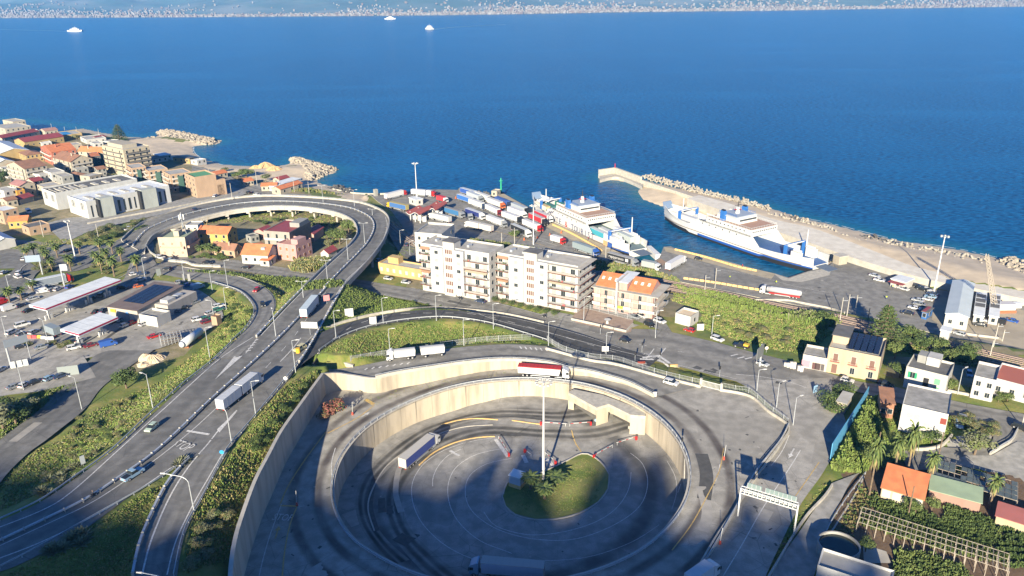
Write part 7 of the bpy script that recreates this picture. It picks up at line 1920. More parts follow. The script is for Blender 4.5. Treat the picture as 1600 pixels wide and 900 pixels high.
struct(drape('slip_apron',[(960,394),(985,400),(1010,416),(1032,404),(1042,410),(1018,428),(985,418)],mat('rust_concrete',(.30,.19,.12),.9,(.22,.17,.13),.4,5),field=lambda X,Y:np.full(np.shape(X),2.6),dz=.05))
struct(drape('slip_apron',[(1208,427),(1232,435),(1262,425),(1300,418),(1296,430),(1252,441),(1222,438)],CONC,field=lambda X,Y:np.full(np.shape(X),2.6),dz=.05))
struct(drape('yard_ground',[(1460,462),(1600,485),(1700,510),(1700,560),(1600,545),(1490,520),(1456,500)],mat('dusty_ground',(.36,.31,.23),.95,(.28,.24,.18),.15,6),field=lambda X,Y:np.full(np.shape(X),2.6),dz=.06))
struct(drape('quay_edge',[(768,304),(788,303),(866,348),(984,402),(975,408),(930,394),(860,358),(800,322)],mat('quay_concrete',(.36,.31,.22),.9,(.28,.24,.17),.3,5),field=lambda X,Y:np.full(np.shape(X),2.6),dz=.05))
struct(drape('quay_edge',[(1037,386),(1056,389),(1100,399),(1182,421),(1212,428),(1205,436),(1170,428),(1095,408),(1040,393)],mat('quay_concrete',(.3,)*3),field=lambda X,Y:np.full(np.shape(X),2.6),dz=.07))
BV=gbvh()
STEEL=mat('rail_steel',(.33,.24,.19),.5,(.25,.19,.16),2.)
bedc=[(600,357,619,347),(625,378,645,366),(660,390,675,383),(720,402,735,394),(800,415,818,406),(880,428,890,418),(960,441,970,429),(1050,455,1060,441),(1150,477,1160,462),(1250,499,1260,482),(1350,519,1360,503),(1450,544,1460,529),(1550,567,1560,552),(1700,599,1700,583)]
for nm,t_ in(('seaward',.85),('middle',.5),('landward',.15)):
 pts=smooth([P(a*(1-t_)+c*t_,b*(1-t_)+d*t_)for a,b,c,d in bedc],4.)
 for p in pts:p.z=down(p.x,p.y,p.z+3)
 t=thing('railway_track',nm+' track of the coastal railway','railway track',pts[0])
 L,R=offs(pts,.75);mb=MB()
 for S in(L,R):
  a_,b_=offs(S,.09)
  for i in range(len(S)-1):mb.hexa([a_[i]+Vector((0,0,.1)),b_[i]+Vector((0,0,.1)),b_[i+1]+Vector((0,0,.1)),a_[i+1]+Vector((0,0,.1)),a_[i]+Vector((0,0,.3)),b_[i]+Vector((0,0,.3)),b_[i+1]+Vector((0,0,.3)),a_[i+1]+Vector((0,0,.3))],STEEL)
 o=mb.build('rails',t);o.matrix_parent_inverse=Matrix.Translation(-pts[0])
 a_,b_=offs(pts,1.25);mb=MB();SL=mat('sleeper',(.26,.22,.19),.9,(.2,.17,.15),1.)
 for i in range(len(pts)-1):
  n=max(1,int((pts[i+1]-pts[i]).length/1.3))
  for k in range(n):
   f=k/n;g=min(1,f+.28/max(.3,(pts[i+1]-pts[i]).length));q=[a_[i].lerp(a_[i+1],f),b_[i].lerp(b_[i+1],f),b_[i].lerp(b_[i+1],g),a_[i].lerp(a_[i+1],g)]
   mb.hexa([p+Vector((0,0,-.05))for p in q]+[p+Vector((0,0,.09))for p in q],SL)
 o=mb.build('sleepers',t);o.matrix_parent_inverse=Matrix.Translation(-pts[0])
def hfor(p,py,hmin=1.,hmax=45.):
 lo,hi=hmin,hmax
 def py_of(z):
  dz=z-H0;fw=p.y*math.cos(PIT)-dz*math.sin(PIT);v=(p.y*math.sin(PIT)+dz*math.cos(PIT))*FP/fw;u=p.x*FP/fw
  return 450-(u*math.sin(ROL)+v*math.cos(ROL))
 for _ in range(30):
  m=(lo+hi)/2
  if py_of(p.z+m)>py:lo=m
  else:hi=m
 return lo
def lamp(bx,by,ty,label,arm=1,rz=None,cat='street lamp',p=None,col=GALV,grp=None):
 p=p or P(bx,by);h=hfor(p,ty);t=thing('street_lamp',label,cat,p,0 if rz is None else rz,grp)
 MB().tube((0,0,-.2),(0,0,h),.15,.075,col,8).build('pole',t)
 for s in((1,)if arm==1 else(1,-1)):
  MB().tube((0,0,h-.05),(s*1.5,0,h+.25),.05,.05,col,6).build('arm',t)
  MB().hexa([(s*1.3-.1,-.2,h+.12),(s*1.3+.9*s,-.16,h+.2),(s*1.3+.9*s,.16,h+.2),(s*1.3-.1,.2,h+.12),(s*1.3-.1,-.2,h+.32),(s*1.3+.9*s,-.16,h+.34),(s*1.3+.9*s,.16,h+.34),(s*1.3-.1,.2,h+.32)],paint((.6,.6,.58))).build('lamp_head',t)
 return t
LP_=[(128,639,590,'between the lower road and the grassy slope',2.8),(239,637,585,'on the slope beside the dark round tree',2.8),(328,559,512,'on the green bank between service area and ramp',0),(354,485,450,'at the outer corner of the service area',0),
 (570,380,349,'in the median of the viaduct near its widest bend',0),(544,406,374,'in the median of the viaduct, second from the bend',0),(512,439,407,'on the viaduct above the coast road',0),(474,465,440,'beside the highway where the viaduct starts',0),
 (582,336,327,'at the sharp bend of the viaduct top',0),(554,322,297,'on the far side of the viaduct above the port gate',0),(505,316,290,'on the far side of the viaduct over the seafront road',0),(626,385,360,'on the shaded lane right of the viaduct',0),(641,405,377,'between the lane and the yellow terrace house',0),
 (431,525,485,'between the curving ramp and the highway',2.),(525,527,486,'where the dark ramp leaves the highway',0),(599,505,466,'inside edge of the dark ramp, second one',0),(682,501,462,'inside edge of the dark ramp, third one',0),(771,514,475,'inside edge of the dark ramp, fourth one',0),
 (609,545,514,'behind the white bulk lorry',0),(725,540,500,'on the green slope above the upper road',0),(462,582,532,'at the top of the overgrown bank beside the highway',0),(400,650,596,'right of the grey boxed lorry on the highway',0),
 (857,540,503,'at the left end of the bar fence',0),(912,503,464,'before the terrace right of the apartment block',0),(947,553,520,'between the dark ramp and the coast road',0),(1024,528,486,'at the traffic lights near the pink house',0),(1112,525,494,'at the edge of the green field',0),
 (1182,614,578,'behind the bar fence near its corner',0),(1213,637,598,'at the corner of the ring apron, first one',0.4),(1239,664,621,'at the corner of the ring apron, second one',0.4),(1496,616,577,'beside the bush between two white houses',0.5),
 (10,527,495,'at the left edge between the canopies',0),(49,564,520,'beside the lattice road sign',2.5),(76,538,500,'rising from the shrubs left of the small canopy',2.6),(227,434,403,'right of the bare trunk palm',0),(289,440,411,'beside two crossed sign boards',0),
 (332,455,424,'on the reeds bank above the shop',0),(356,447,407,'by the road before the white cottage',0),(334,495,470,'beside the stone kiosk',3.),(14,450,430,'at the left edge near the first roundabout cars',0),(37,609,572,'thin, on the lower parking area',0)]
for bx,by,ty,w,rz in LP_:lamp(bx,by,ty,'grey street lamp '+w,2 if 470<bx<600 and by<470 else 1,rz)
def curved(bx,by,ty,tipx,tipy,label):
 p=P(bx,by);h=hfor(p,ty);t=thing('street_lamp',label,'street lamp',p)
 q=G(tipx,tipy,p.z+h+.3);d=Vector((q.x-p.x,q.y-p.y,0));l=d.length;d.normalize();l=min(l,5.5)
 mb=MB().tube((0,0,-.2),(0,0,h-1.6),.16,.1,GALV,8);pr=Vector((0,0,h-1.6))
 for k in range(1,7):
  a=k/6*math.pi/2;c=d*(l*.45*(1-math.cos(a)))+Vector((0,0,h-1.6+1.6*math.sin(a)));mb.tube(pr,c,.1,.09,GALV,8);pr=c
 e=d*l+Vector((0,0,h+.3));mb.tube(pr,e,.09,.08,GALV,8);mb.build('pole',t)
 MB().tube(e,e+d*1.1,.2,.14,paint((.65,.63,.58)),6).build('lamp_head',t)
curved(304,802,745,258,740,'tall curved street lamp arching over the slip road in the foreground')
curved(362,692,640,345,637,'curved street lamp beside the slip road right of the long lorry')
curved(268,955,900,222,895,'curved street lamp whose arm enters at the bottom edge of the photo')
def mast(bx,by,ty,label,ring=2.,n=10,p=None,r=.36):
 p=p or P(bx,by);h=hfor(p,ty,1,60);t=thing('floodlight_mast',label,'floodlight mast',p)
 MB().tube((0,0,-.2),(0,0,h),r,r*.5,paint((.62,.62,.61)),12).build('pole',t)
 for k in range(n):
  a=2*math.pi*k/n;c,s=math.cos(a),math.sin(a)
  MB().hexa([(ring*c-.35,ring*s-.25,h-.3),(ring*c+.35,ring*s-.25,h-.3),(ring*c+.35,ring*s+.25,h-.3),(ring*c-.35,ring*s+.25,h-.3),(ring*c-.3,ring*s-.2,h+.15),(ring*c+.3,ring*s-.2,h+.15),(ring*c+.3,ring*s+.2,h+.15),(ring*c-.3,ring*s+.2,h+.15)],paint((.4,.4,.38))).build('floodlight',t)
 mb=MB()
 for k in range(n):a=2*math.pi*k/n;mb.tube((0,0,h),(ring*math.cos(a),ring*math.sin(a),h),.06,.06,GALV,5)
 mb.build('ring_frame',t)
mast(849,750,597,'very tall white light mast on the green island of the sunken roundabout',1.9,12)
mast(652,317,255,'tall light mast beside the gatehouse of the port',1.6,6)
mast(833.5,382,321,'tall light mast at the railway edge of the port',1.5,6)
mast(1459,457,369,'tall light mast beside the port car row',1.4,6)
mast(118,404,345,'tall light mast on the palm island',1.2,4,r=.35)
for i,(bx,by,ty,w)in enumerate([(1312,503,465,'with a lamp bracket, nearest the reeds'),(1323,494,460,'beside the barrier gate'),(1336,489,461,'on the port side of the railway wall'),(1356,501,481,'thin and rusty near the araucaria'),(1101,455,430,'landward side below the quay'),(1117,450,419,'portal partner near the quay'),(946,412,384,'left of the black sided lorry'),
 (927,410,394,'behind the corner of the apartment block'),(804,382,356,'behind the apartment block, middle'),(784,379,364,'behind the apartment block, left'),(1552,542,505,'tallest by the low wall of the prefab yard'),(1547,556,532,'on the embankment near the terrace houses'),(1566,533,515,'short by the right end of the low wall'),
 (1467,711,675,'wooden, beside the olive tree'),(1369,714,675,'wooden and leaning in the reeds'),(1419,805,760,'wooden, before the orange garden house'),(1596,668,637,'at the right frame edge by the zebra crossing'),(363,312,286,'at the corner of the stepped peach building'),(327,276,262,'before the orange bungalows'),
 (155,376,350,'at the foot of the shrub bank by the white halls'),(68,370,344,'next to the flat peach garage'),(402,290,268,'by the trees of the seafront'),(438,298,276,'before the white beach club'),(460,300,280,'right of the beach club'),(483,302,284,'on the scrub above the seafront road')]):
 p=P(bx,by);h=hfor(p,ty);t=thing('utility_pole','utility pole '+w,'pole',p)
 wood='wooden' in w or 'rusty' in w
 MB().tube((0,0,-.2),(0,0,h),.17,.12,BARK if wood else CONCL,8).build('pole',t)
 if not wood and by>380:MB().box(-.05,-.05,h-1.2,1.8,.05,h-1.05,GALV).build('bracket',t)
for i,(bx,by,ty,w)in enumerate([(53,200,194,'first'),(81,201,193,'second'),(101,203,198,'third'),(120,206,198,'fourth'),(155,212,201,'tallest')]):
 p=P(bx,by);h=hfor(p,ty);t=thing('utility_pole',f'concrete pole on the coast line of the town, {w} from the left','pole',p);MB().tube((0,0,0),(0,0,h),.2,.14,CONCL,6).build('pole',t)
def sign(bx,by,ty,w,h,c,label,rz=0.,text=None,tc=None,round_=False,two=False,zc=None):
 p=P(bx,by);H_=hfor(p,ty,.5,20);t=thing('road_sign',label,'road sign',p,rz)
 MB().tube((0,0,-.1),(0,0,H_),.06,.06,GALV,6).build('post',t)
 mb=MB()
 if round_:mb.tube((0,-.06,H_-w/2),(0,-.12,H_-w/2),w/2,w/2,paint(c),16)
 else:mb.box(-w/2,-.12,H_-h,w/2,-.06,H_,paint(c))
 if text:text_to(mb,text,h*.4,paint(tc),Matrix.Translation((0,-.13,H_-h/2))@Matrix.Rotation(math.pi/2,4,'X'))
 mb.build('panel',t)
sign(347.5,712,703,1.1,1.1,(.03,.30,.60),'round blue arrow sign at the rail of the slip road',0,'↗' if False else None,None,True)
sign(546,495,482,3.,4.2,(.55,.56,.56),'tall white back of a road board on the green slope',.3);sign(583,506,495,2.4,4.,(.58,.58,.58),'white road board at the rim of the dark ramp',.3)
sign(511,475,461,2.2,2.2,(.60,.25,.25),'white and red warning sign at the viaduct rail',.4)
sign(485,523,503,5.5,2.2,(.62,.62,.60),'wide white board on several legs in the gore of the dark ramp',-.1)
sign(447,598,588,1.2,1.2,(.6,.6,.6),'white round sign on the overgrown bank',0,None,None,True)
sign(131,728,712,1.,2.2,(.30,.33,.35),'double grey sign on the grassy slope in the foreground',.8)
sign(1094,516,506,2.4,3.2,(.62,.62,.60),'blank white notice board at the corner of the green field',0)
sign(945.5,552,541,2.2,1.8,(.62,.62,.60),'small white board between the two roads',0)
sign(1197,551,541,1.2,1.4,(.6,.55,.5),'white sign with a red rim at the edge of the green field',0,None,None,True)
sign(1023,620,612,1.,1.6,(.55,.50,.5),'white and red sign at the end of the upper wall',0);sign(1273,613,602,1.6,3.,(.25,.40,.55),'pale blue board at the round trees',.5)
sign(288,440,428,1.,3.5,(.35,.35,.34),'upright grey board beside the reeds above the shop',.8);sign(296,440,428,1.,3.5,(.35,.35,.34),'leaning grey board right of the first one',.5);sign(249,433,420,1.8,3.,(.18,.2,.2),'lattice board near the road to the palm',.6)
sign(108,586,572,6.,6.5,(.22,.25,.25),'big dark grey panel above the parapet railing of the lower parking area',.25)
def bigboard(bx,by,ty,dx,w,h,c,label,rz,text=None):
 p=P(bx,by);H_=hfor(p,ty,1,30);t=thing('road_sign',label,'road sign',p,rz)
 MB().tube((0,0,-.2),(0,0,H_),.35,.28,GALV,8).build('post',t)
 mb=MB();mb.box(dx-w/2,-.3,H_-h,dx+w/2,-.15,H_,paint(c))
 if text:text_to(mb,text,h*.6,paint((.05,.12,.35)),Matrix.Translation((dx,-.31,H_-h/2))@Matrix.Rotation(math.pi/2,4,'X'))
 mb.build('panel',t);return t
bigboard(101,447,413,1.6,2.6,2.6,(.5,.53,.58),'tall white post with a blue round emblem at the fuel station',0,'O')
bigboard(67,429,398,-2.4,6.,3.,(.22,.28,.36),'big blue grey direction board over the roundabout',.2)
bigboard(18,574,532,3.,7.,2.6,(.22,.25,.29),'lattice post with a long sign board at the lower parking area',.9)
bigboard(1187,572,538,-1.5,5.5,4.,(.16,.17,.17),'big slanted dark road sign on a thick grey post',.9)
t=thing('sign_boards','group of white back boards at the foot of the lattice sign','boards',P(27,574))
for k,dx in enumerate((-1.5,1.2,3.6)):o=MB().box(dx*.7-.7,-.1,0,dx*.7+.7,.1,2.3,paint((.5,.52,.52))).build('board',t);o.rotation_euler=(0,0,.5)
def gantry():
 a,b=P(1153,806),P(1240,838);h=hfor(a,761);d=b-a;L=Vector((d.x,d.y,0)).length;t=thing('sign_gantry','white steel sign gantry spanning the southern road','gantry',a,math.atan2(d.y,d.x))
 for x in(0,L):MB().box(x-.17,-.17,-.2,x+.17,.17,h,HULLW).build('post',t)
 mb=MB()
 for y in(-.5,.5):
  for z in(h-1.2,h):mb.box(0,y-.09,z-.09,L,y+.09,z+.09,HULLW)
 n=13
 for k in range(n+1):
  x=L*k/n
  mb.box(x-.07,-.5,h-1.2,x+.07,-.4,h,HULLW);mb.box(x-.07,-.5,h-.07,x+.07,.5,h+.07,HULLW)
 mb.build('truss',t)
 for x0,x1 in((.10,.35),(.42,.96)):
  mb=MB();mb.box(L*x0,.62,h-1.9,L*x1,.72,h+1.2,paint((.15,.20,.20)))
  k=x0
  while k<x1:mb.box(L*k-.05,.56,h-1.9,L*k+.05,.62,h+1.2,GALV);k+=.075
  mb.build('sign_panel',t)
gantry()
wall('site_fence','long bright blue sheet metal fence beside the southern road','fence',[(1358,604,10.6),(1345,625,11.2),(1330,648,11.9),(1315,671,12.4),(1301,693,12.6)],lambda p:zs(p.x,p.y),.15,mat('blue_sheet',(.10,.33,.52),.5,(.08,.27,.45),1.2,2,stretch=(4,4,.1)),None,sm=False)
gate=thing('gate','white sliding gate between two cream pillars in the bar fence','gate',P(1111,605));a,b=P(1095,603),P(1127,611);d=b-a;gate.location=a;gate.rotation_euler=(0,0,math.atan2(d.y,d.x));L=d.length
for x in(0,L):MB().box(x-.35,-.35,-.2,x+.35,.35,2.6,CONCL).build('pillar',gate)
mb=MB();mb.box(.4,-.05,.1,L-.4,.05,.25,HULLW);mb.box(.4,-.05,1.9,L-.4,.05,2.05,HULLW)
for k in range(16):x=.4+(L-.8)*k/15;mb.box(x-.06,-.04,.2,x+.06,.04,1.95,HULLW)
mb.build('gate_leaf',gate)
rr=random.Random(2)
for i,(x,y)in enumerate(((1227,572),(1231,573.5),(1236,575),(1240.5,576),(1248,579),(1252,580.5))):
 p=P(x,y);hh=(1.2,1.4,2.1,2.2,1.7,1.9)[i];tag(MB().box(p.x-.45,p.y-.3,p.z-.1,p.x+.45,p.y+.3,p.z+hh,paint((.6,.58,.56),.6)).box(p.x-.5,p.y-.35,p.z+hh,p.x+.5,p.y+.35,p.z+hh+.08,CONCL).build('utility_cabinet'),'white cabinet in the row left of the low shop, %s from the left'%('first','second','third and widest','fourth','fifth','sixth')[i],'cabinet')
def boom(bx,by,ex,ey,label):
 a,b=P(bx,by),P(ex,ey);d=b-a;t=thing('boom_barrier',label,'barrier',a,math.atan2(d.y,d.x));L=math.hypot(d.x,d.y)
 MB().box(-.25,-.25,-.1,.25,.25,1.1,paint((.40,.02,.02))).build('housing',t);mb=MB()
 for k in range(int(L/.8)):mb.box(.3+k*.8,-.06,.95,.3+k*.8+.8,.06,1.07,HULLW if k%3 else paint((.5,.05,.05)))
 mb.box(L-.1,-.04,.1,L,.04,.95,HULLW);mb.build('boom',t)
boom(845,664,884,666,'red boom barrier left of the middle portal pillar');boom(923,664,890,666,'red boom barrier at the foot of the portal pillar');boom(928,716,957,700,'red boom barrier at the tip of the green island');boom(994,687,964,698,'red boom barrier below the right portal pillar')
boom(868,726,852,712,'small boom behind the tall mast');boom(795,713,779,686,'small boom at the far left white bar of the roundabout');boom(820,707,830,715,'short red post barrier left of the mast')
for i,(x,y,w)in enumerate(((551,648,'by the yellow line of the upper lane'),(464,790,'at the STOP marking'),(1125,850,'on the parapet near the gantry'),(1131,718,'at the nose of the yellow kerb'))):
 p=P(x,y);t=thing('traffic_post','red and white marker post '+w,'post',p);MB().tube((0,0,0),(0,0,.9),.3,.2,paint((.55,.08,.05)),8).build('base',t);MB().tube((0,0,.9),(.2,0,4.2),.06,.05,HULLW,6).build('rod',t)
for i,(x,y,w)in enumerate(((938,522,'left of the lane mouth'),(776,500,'x'),(1031,565,'before the painted chevrons'),(992,565,'left of the painted chevrons'),(1124,588,'at the traffic island'),(1003,550,'beside the red box'),(1057,700,'on the rim of the circular wall'),(1065,702,'next to the first on the rim'))):
 if w=='x':continue
 p=P(x,y);t=thing('traffic_light','dark traffic light '+w,'traffic light',p);MB().tube((0,0,-.1),(0,0,2.8),.07,.07,GALV,6).build('pole',t);MB().box(-.2,-.18,2.4,.2,.12,3.5,BLACK).build('signal_head',t)
tag(MB().tube(P(466,551),P(466,551)+Vector((0,0,1.6)),.7,.7,paint((.7,.42,.03)),12).build('barrel'),'yellow drum in the gore beside the dark ramp','drum')
for x,y,c,w in((1053,573,YB,'yellow'),(1002,568,paint((.25,.05,.03)),'red')):
 p=P(x,y);tag(MB().box(p.x-1.2,p.y-.3,p.z,p.x+1.2,p.y+.3,p.z+.8,c).box(p.x-1.7,p.y-.5,p.z,p.x+1.7,p.y+.5,p.z+.15,CONCG).build('barrier_block'),w+' barrier block on the traffic island of the coast road','barrier')
for i,(x,y,c,w)in enumerate(((46,528,(.55,.10,.05),'dark orange'),(54,528,(.55,.03,.05),'red'),(62,528,(.75,.45,.02),'yellow'),(68,529,(.6,.6,.6),'first white'),(75,530,(.6,.6,.6),'middle white'),(81,530,(.6,.6,.6),'last white'))):
 p=P(x,y);tag(MB().hexa([(p.x-.8,p.y-.3,p.z),(p.x+.8,p.y-.3,p.z),(p.x+.8,p.y+.3,p.z),(p.x-.8,p.y+.3,p.z),(p.x-.75,p.y-.12,p.z+1),(p.x+.75,p.y-.12,p.z+1),(p.x+.75,p.y+.12,p.z+1),(p.x-.75,p.y+.12,p.z+1)],paint(c)).build('barrier_block'),w+' plastic barrier in the row between the canopies','barrier')
def portal():
 def g(x,y,z):return G(x,y,z)
 t=thing('underpass_portal','concrete underpass portal with two openings in the circular wall','underpass',G(941,665,.8));inv=Matrix.Translation(-t.location)
 def add(mb,name,fix=True):o=mb.build(name,t,fix=fix);o.matrix_parent_inverse=inv;return o
 zt=7.4;top=[g(888,613,zt),g(896,608,zt),g(942,617,zt),g(1006,641,zt),g(1009,650,zt),g(985,648,zt),g(951,631,zt),g(932,637,zt)]
 bm=MB();bm.extr([(p.x,p.y)for p in top],zt-.9,zt,CONC);add(bm,'roof_slab')
 def pier(pts,zb,m=CONCW,name='pier'):bm=MB();bm.extr([(p.x,p.y)for p in pts],zb,zt-.9,m);add(bm,name)
 pier([g(932,637,zt),g(951,631,zt),g(951,629,zt),g(937,624,zt)],0.)
 pier([g(985,648,zt),g(1009,650,zt),g(1007,642,zt),g(992,640,zt)],0.)
 pier([g(888,613,zt),g(897,615,zt),g(899,610,zt),g(893,608,zt)],0.)
 a,b=g(888,613,zt),g(932,637,zt);bm=MB();n=Vector((-(b-a).y,(b-a).x,0)).normalized()*.35
 bm.hexa([a+Vector((0,0,-2.6)),b+Vector((0,0,-2.6)),b+n+Vector((0,0,-2.6)),a+n+Vector((0,0,-2.6)),a+Vector((0,0,-.9)),b+Vector((0,0,-.9)),b+n+Vector((0,0,-.9)),a+n+Vector((0,0,-.9))],CONCW);add(bm,'lintel')
 a,b=g(951,631,zt),g(985,648,zt);bm=MB()
 bm.hexa([a+Vector((0,0,-2.6)),b+Vector((0,0,-2.6)),b+n+Vector((0,0,-2.6)),a+n+Vector((0,0,-2.6)),a+Vector((0,0,-.9)),b+Vector((0,0,-.9)),b+n+Vector((0,0,-.9)),a+n+Vector((0,0,-.9))],CONCW);add(bm,'lintel')
 DK=mat('tunnel_shade',(.05,.047,.043),.95)  # tunnel darkness painted as near-black colour on sheets before the solid wall
 for a,b in((g(903,612,zt),g(940,620,zt)),(g(955,625,zt),g(1000,641,zt))):
  a,b=[Vector((RC.x+(q.x-RC.x)*(RR-.9)/math.hypot(q.x-RC.x,q.y-RC.y),RC.y+(q.y-RC.y)*(RR-.9)/math.hypot(q.x-RC.x,q.y-RC.y),zt))for q in(a,b)]
  bm=MB();d=(b-a).normalized();n2=Vector((-d.y,d.x,0))*.3
  bm.hexa([a+Vector((0,0,-7)),b+Vector((0,0,-7)),b+n2+Vector((0,0,-7)),a+n2+Vector((0,0,-7)),a+Vector((0,0,-2)),b+Vector((0,0,-2)),b+n2+Vector((0,0,-2)),a+n2+Vector((0,0,-2))],DK);add(bm,'tunnel_mouth')
 for x,y,z,c in((896,622,5.2,cR),(908,628,5.,cR),(973,643,6.,cR),(931,655,3.,cLB)):
  p=g(x,y,z);bm=MB();bm.tube((p.x,p.y-.5,p.z),(p.x,p.y-.56,p.z),.5,.5,paint(c),12);add(bm,'sign_plate')
portal()
rail('barrier_row','steel barrier box at the right foot of the portal','barrier',[(982,669),(991,674)],'stone')
DK=mat('tunnel_shade',(.05,.047,.043),.95)  # near-black colour that paints the shade inside the underpass
wall('retaining_wall','short cream wing wall under the tip of the dark ramp','retaining wall',[(497,552,12.9),(512,558,12.4),(532,565,11.4),(552,571,10.6)],9.,.5,CONCW,CONCL,sm=False)
a,b=G(489,583,9.7),G(500,566,9.7);tag(MB().hexa([a,b,b+Vector((.3,0,0)),a+Vector((.3,0,0)),a+Vector((0,0,3)),b+Vector((0,0,3)),b+Vector((.3,0,3)),a+Vector((.3,0,3))],DK).build('underpass_mouth'),'dark panel for the shaded underpass mouth where the upper road slips beneath the highway','underpass')  # solid slab coloured dark in place of a shaded opening
def wake(pts,w):
 mb=MB();q=smooth([G(*p,0)for p in pts],40.)
 L,R=offs(q,w)
 for i in range(len(q)-1):mb.poly([(L[i].x,L[i].y,.25),(R[i].x,R[i].y,.25),(R[i+1].x,R[i+1].y,.25),(L[i+1].x,L[i+1].y,.25)],mat('foam',(.14,.24,.32),.8,(.05,.15,.25),.02,4))
 o=mb.build('ship_wake');struct(o)
wake([(674,46.5),(700,43.5),(735,41),(790,38.5)],9.);wake([(105,49),(60,47.5),(0,46)],6.)
fm=mat('surf_foam',(.55,.58,.58),.8,(.30,.40,.44),.5,4)
for pts in([(303,230),(304,238),(318,248.5),(350,257.8),(385,260.3)],[(1110,302.5),(1150,311),(1200,322.5)],[(1250,339.5),(1300,349.3),(1350,362.3),(1400,374.3)],[(1450,381.4),(1500,389.3),(1550,400.3),(1600,411.2)]):
 q=smooth([G(*p,.12)for p in pts],2.);L,R=offs(q,.35);mb=MB();rw=random.Random(3)
 for i in range(len(q)-1):
  if rw.random()<.8:mb.poly([(v.x,v.y,.16)for v in(L[i],R[i],R[i+1],L[i+1])],fm)
 struct(mb.build('surf'))
fz=lambda X,Y:FLOORF(X,Y)
ISL=[(786,777),(789,762),(800,749),(838,741),(880,723),(909,709),(926,713),(942,726),(951,743),(949,765),(934,785),(905,802),(870,811),(835,812),(805,804),(791,792)]
drape('grass_island',ISL,mat('island_grass',(.12,.15,.025),.95,(.07,.11,.02),.4,5,c3=(.20,.19,.06),sc3=.12,bump=.1),field=fz,dz=.30,maxe=3)
BV=gbvh()
rail('kerb','pale kerb around the green island of the sunken roundabout','kerb',ISL+ISL[:1],'kerb')
t=thing('cabin','small pale metal cabin at the edge of the green island','cabin',P(808,758),-.5)
MB().box(-1.7,-1.4,0,1.7,1.4,1.,YB).build('base',t);MB().box(-1.6,-1.3,1.0,1.6,1.3,3.3,paint((.5,.55,.6))).build('wall',t);MB().hexa([(-1.8,-1.5,3.3),(1.8,-1.5,3.3),(1.8,1.5,3.3),(-1.8,1.5,3.3),(-1.7,-1.4,3.5),(1.7,-1.4,3.5),(1.7,1.4,3.7),(-1.7,1.4,3.7)],ROOFW).build('roof',t)
drape('soil_bed',[(1300,820),(1345,760),(1375,772),(1350,800),(1330,838)],SOIL,dz=.02)
def crop(name,poly,n,h,mats,w=.5,rows=None,seed=1,z0=0.,jit=.3,kind='stuff',blades=4,PP=None,DD=None):
 """many small leaves in a polygon: reads as one mass"""
 r=random.Random(seed);P_=[]
 for a,b in poly:p=(PP or P)(a,b);P_.append((p.x,p.y))
 X=[p[0]for p in P_];Y=[p[1]for p in P_];mb=MB();k=0;tr=0
 ks=[mb.mi(m)for m in mats]
 pa=np.array([[r.uniform(min(X),max(X)),r.uniform(min(Y),max(Y))]for _ in range(n*6)]);ok=inpoly(P_,pa[:,0],pa[:,1]);pa=pa[ok][:n]
 for x,y in pa:
  if rows:y=round(y/rows)*rows+r.uniform(-.2,.2)*rows
  z=(DD or down)(x,y)
  if z<-5:continue
  hh=h*r.uniform(.5,1.2);km=ks[r.randrange(len(ks))]
  for _ in range(blades):
   a=r.uniform(0,6.28);c,s=math.cos(a),math.sin(a);ww=w*r.uniform(.5,1.2);lx,ly=c*hh*.4*r.random(),s*hh*.4*r.random();ox,oy=x+r.uniform(-jit,jit),y+r.uniform(-jit,jit)
   b=len(mb.v);mb.v+=[(ox-s*ww/2,oy+c*ww/2,z+z0),(ox+s*ww/2,oy-c*ww/2,z+z0),(ox+lx+s*ww*.3,oy+ly-c*ww*.3,z+z0+hh),(ox+lx*1.6-s*ww*.2,oy+ly*1.6+c*ww*.2,z+z0+hh*.9)]
   mb.f.append((b,b+1,b+2,b+3));mb.m.append(km)
 o=mb.build(name);o['kind']=kind;return o
crop('vegetables',[(1478,790),(1555,815),(1556,845),(1540,858),(1470,838)],1000,.8,[LEAFD,LEAFM],.4,1.2,1)
crop('vegetables',[(1352,778),(1440,795),(1480,822),(1470,838),(1420,820),(1358,793)],420,.9,[LEAFD,LEAFM],.5,1.2,2)
crop('vegetables',[(1348,800),(1400,812),(1560,865),(1568,880),(1500,868),(1400,838),(1345,820)],900,.8,[LEAFM,LEAFL,LEAFD],.45,1.4,3)
crop('vegetables',[(1400,862),(1445,868),(1500,885),(1520,910),(1390,925)],750,1.2,[LEAFM,LEAFL,LEAFD],.5,1.3,4)
crop('vegetables',[(1560,820),(1620,835),(1640,900),(1560,880)],500,1.0,[LEAFM,LEAFD],.4,2.2,5)
crop('vegetables',[(1345,760),(1375,775),(1330,838),(1305,835)],350,.5,[LEAFM,LEAFY],.35,1.5,6)
t=thing('water_tank','large round concrete irrigation tank full of dark water','water tank',P(1308,868));mb=MB();n=40
for i in range(n):
 a0,a1=2*math.pi*i/n,2*math.pi*(i+1)/n;q=[(math.cos(a),math.sin(a))for a in(a0,a1)]
 for r0,r1,z0,z1 in((4.2,4.2,-.5,3.),(4.2,3.9,3.,3.),(3.9,3.9,3.,.5)):mb.poly([(q[0][0]*r0,q[0][1]*r0,z0),(q[1][0]*r0,q[1][1]*r0,z0),(q[1][0]*r1,q[1][1]*r1,z1),(q[0][0]*r1,q[0][1]*r1,z1)]if r0==r1 else[(q[0][0]*r0,q[0][1]*r0,z0),(q[1][0]*r0,q[1][1]*r0,z0),(q[1][0]*r1,q[1][1]*r1,z1),(q[0][0]*r1,q[0][1]*r1,z1)],CONCG)
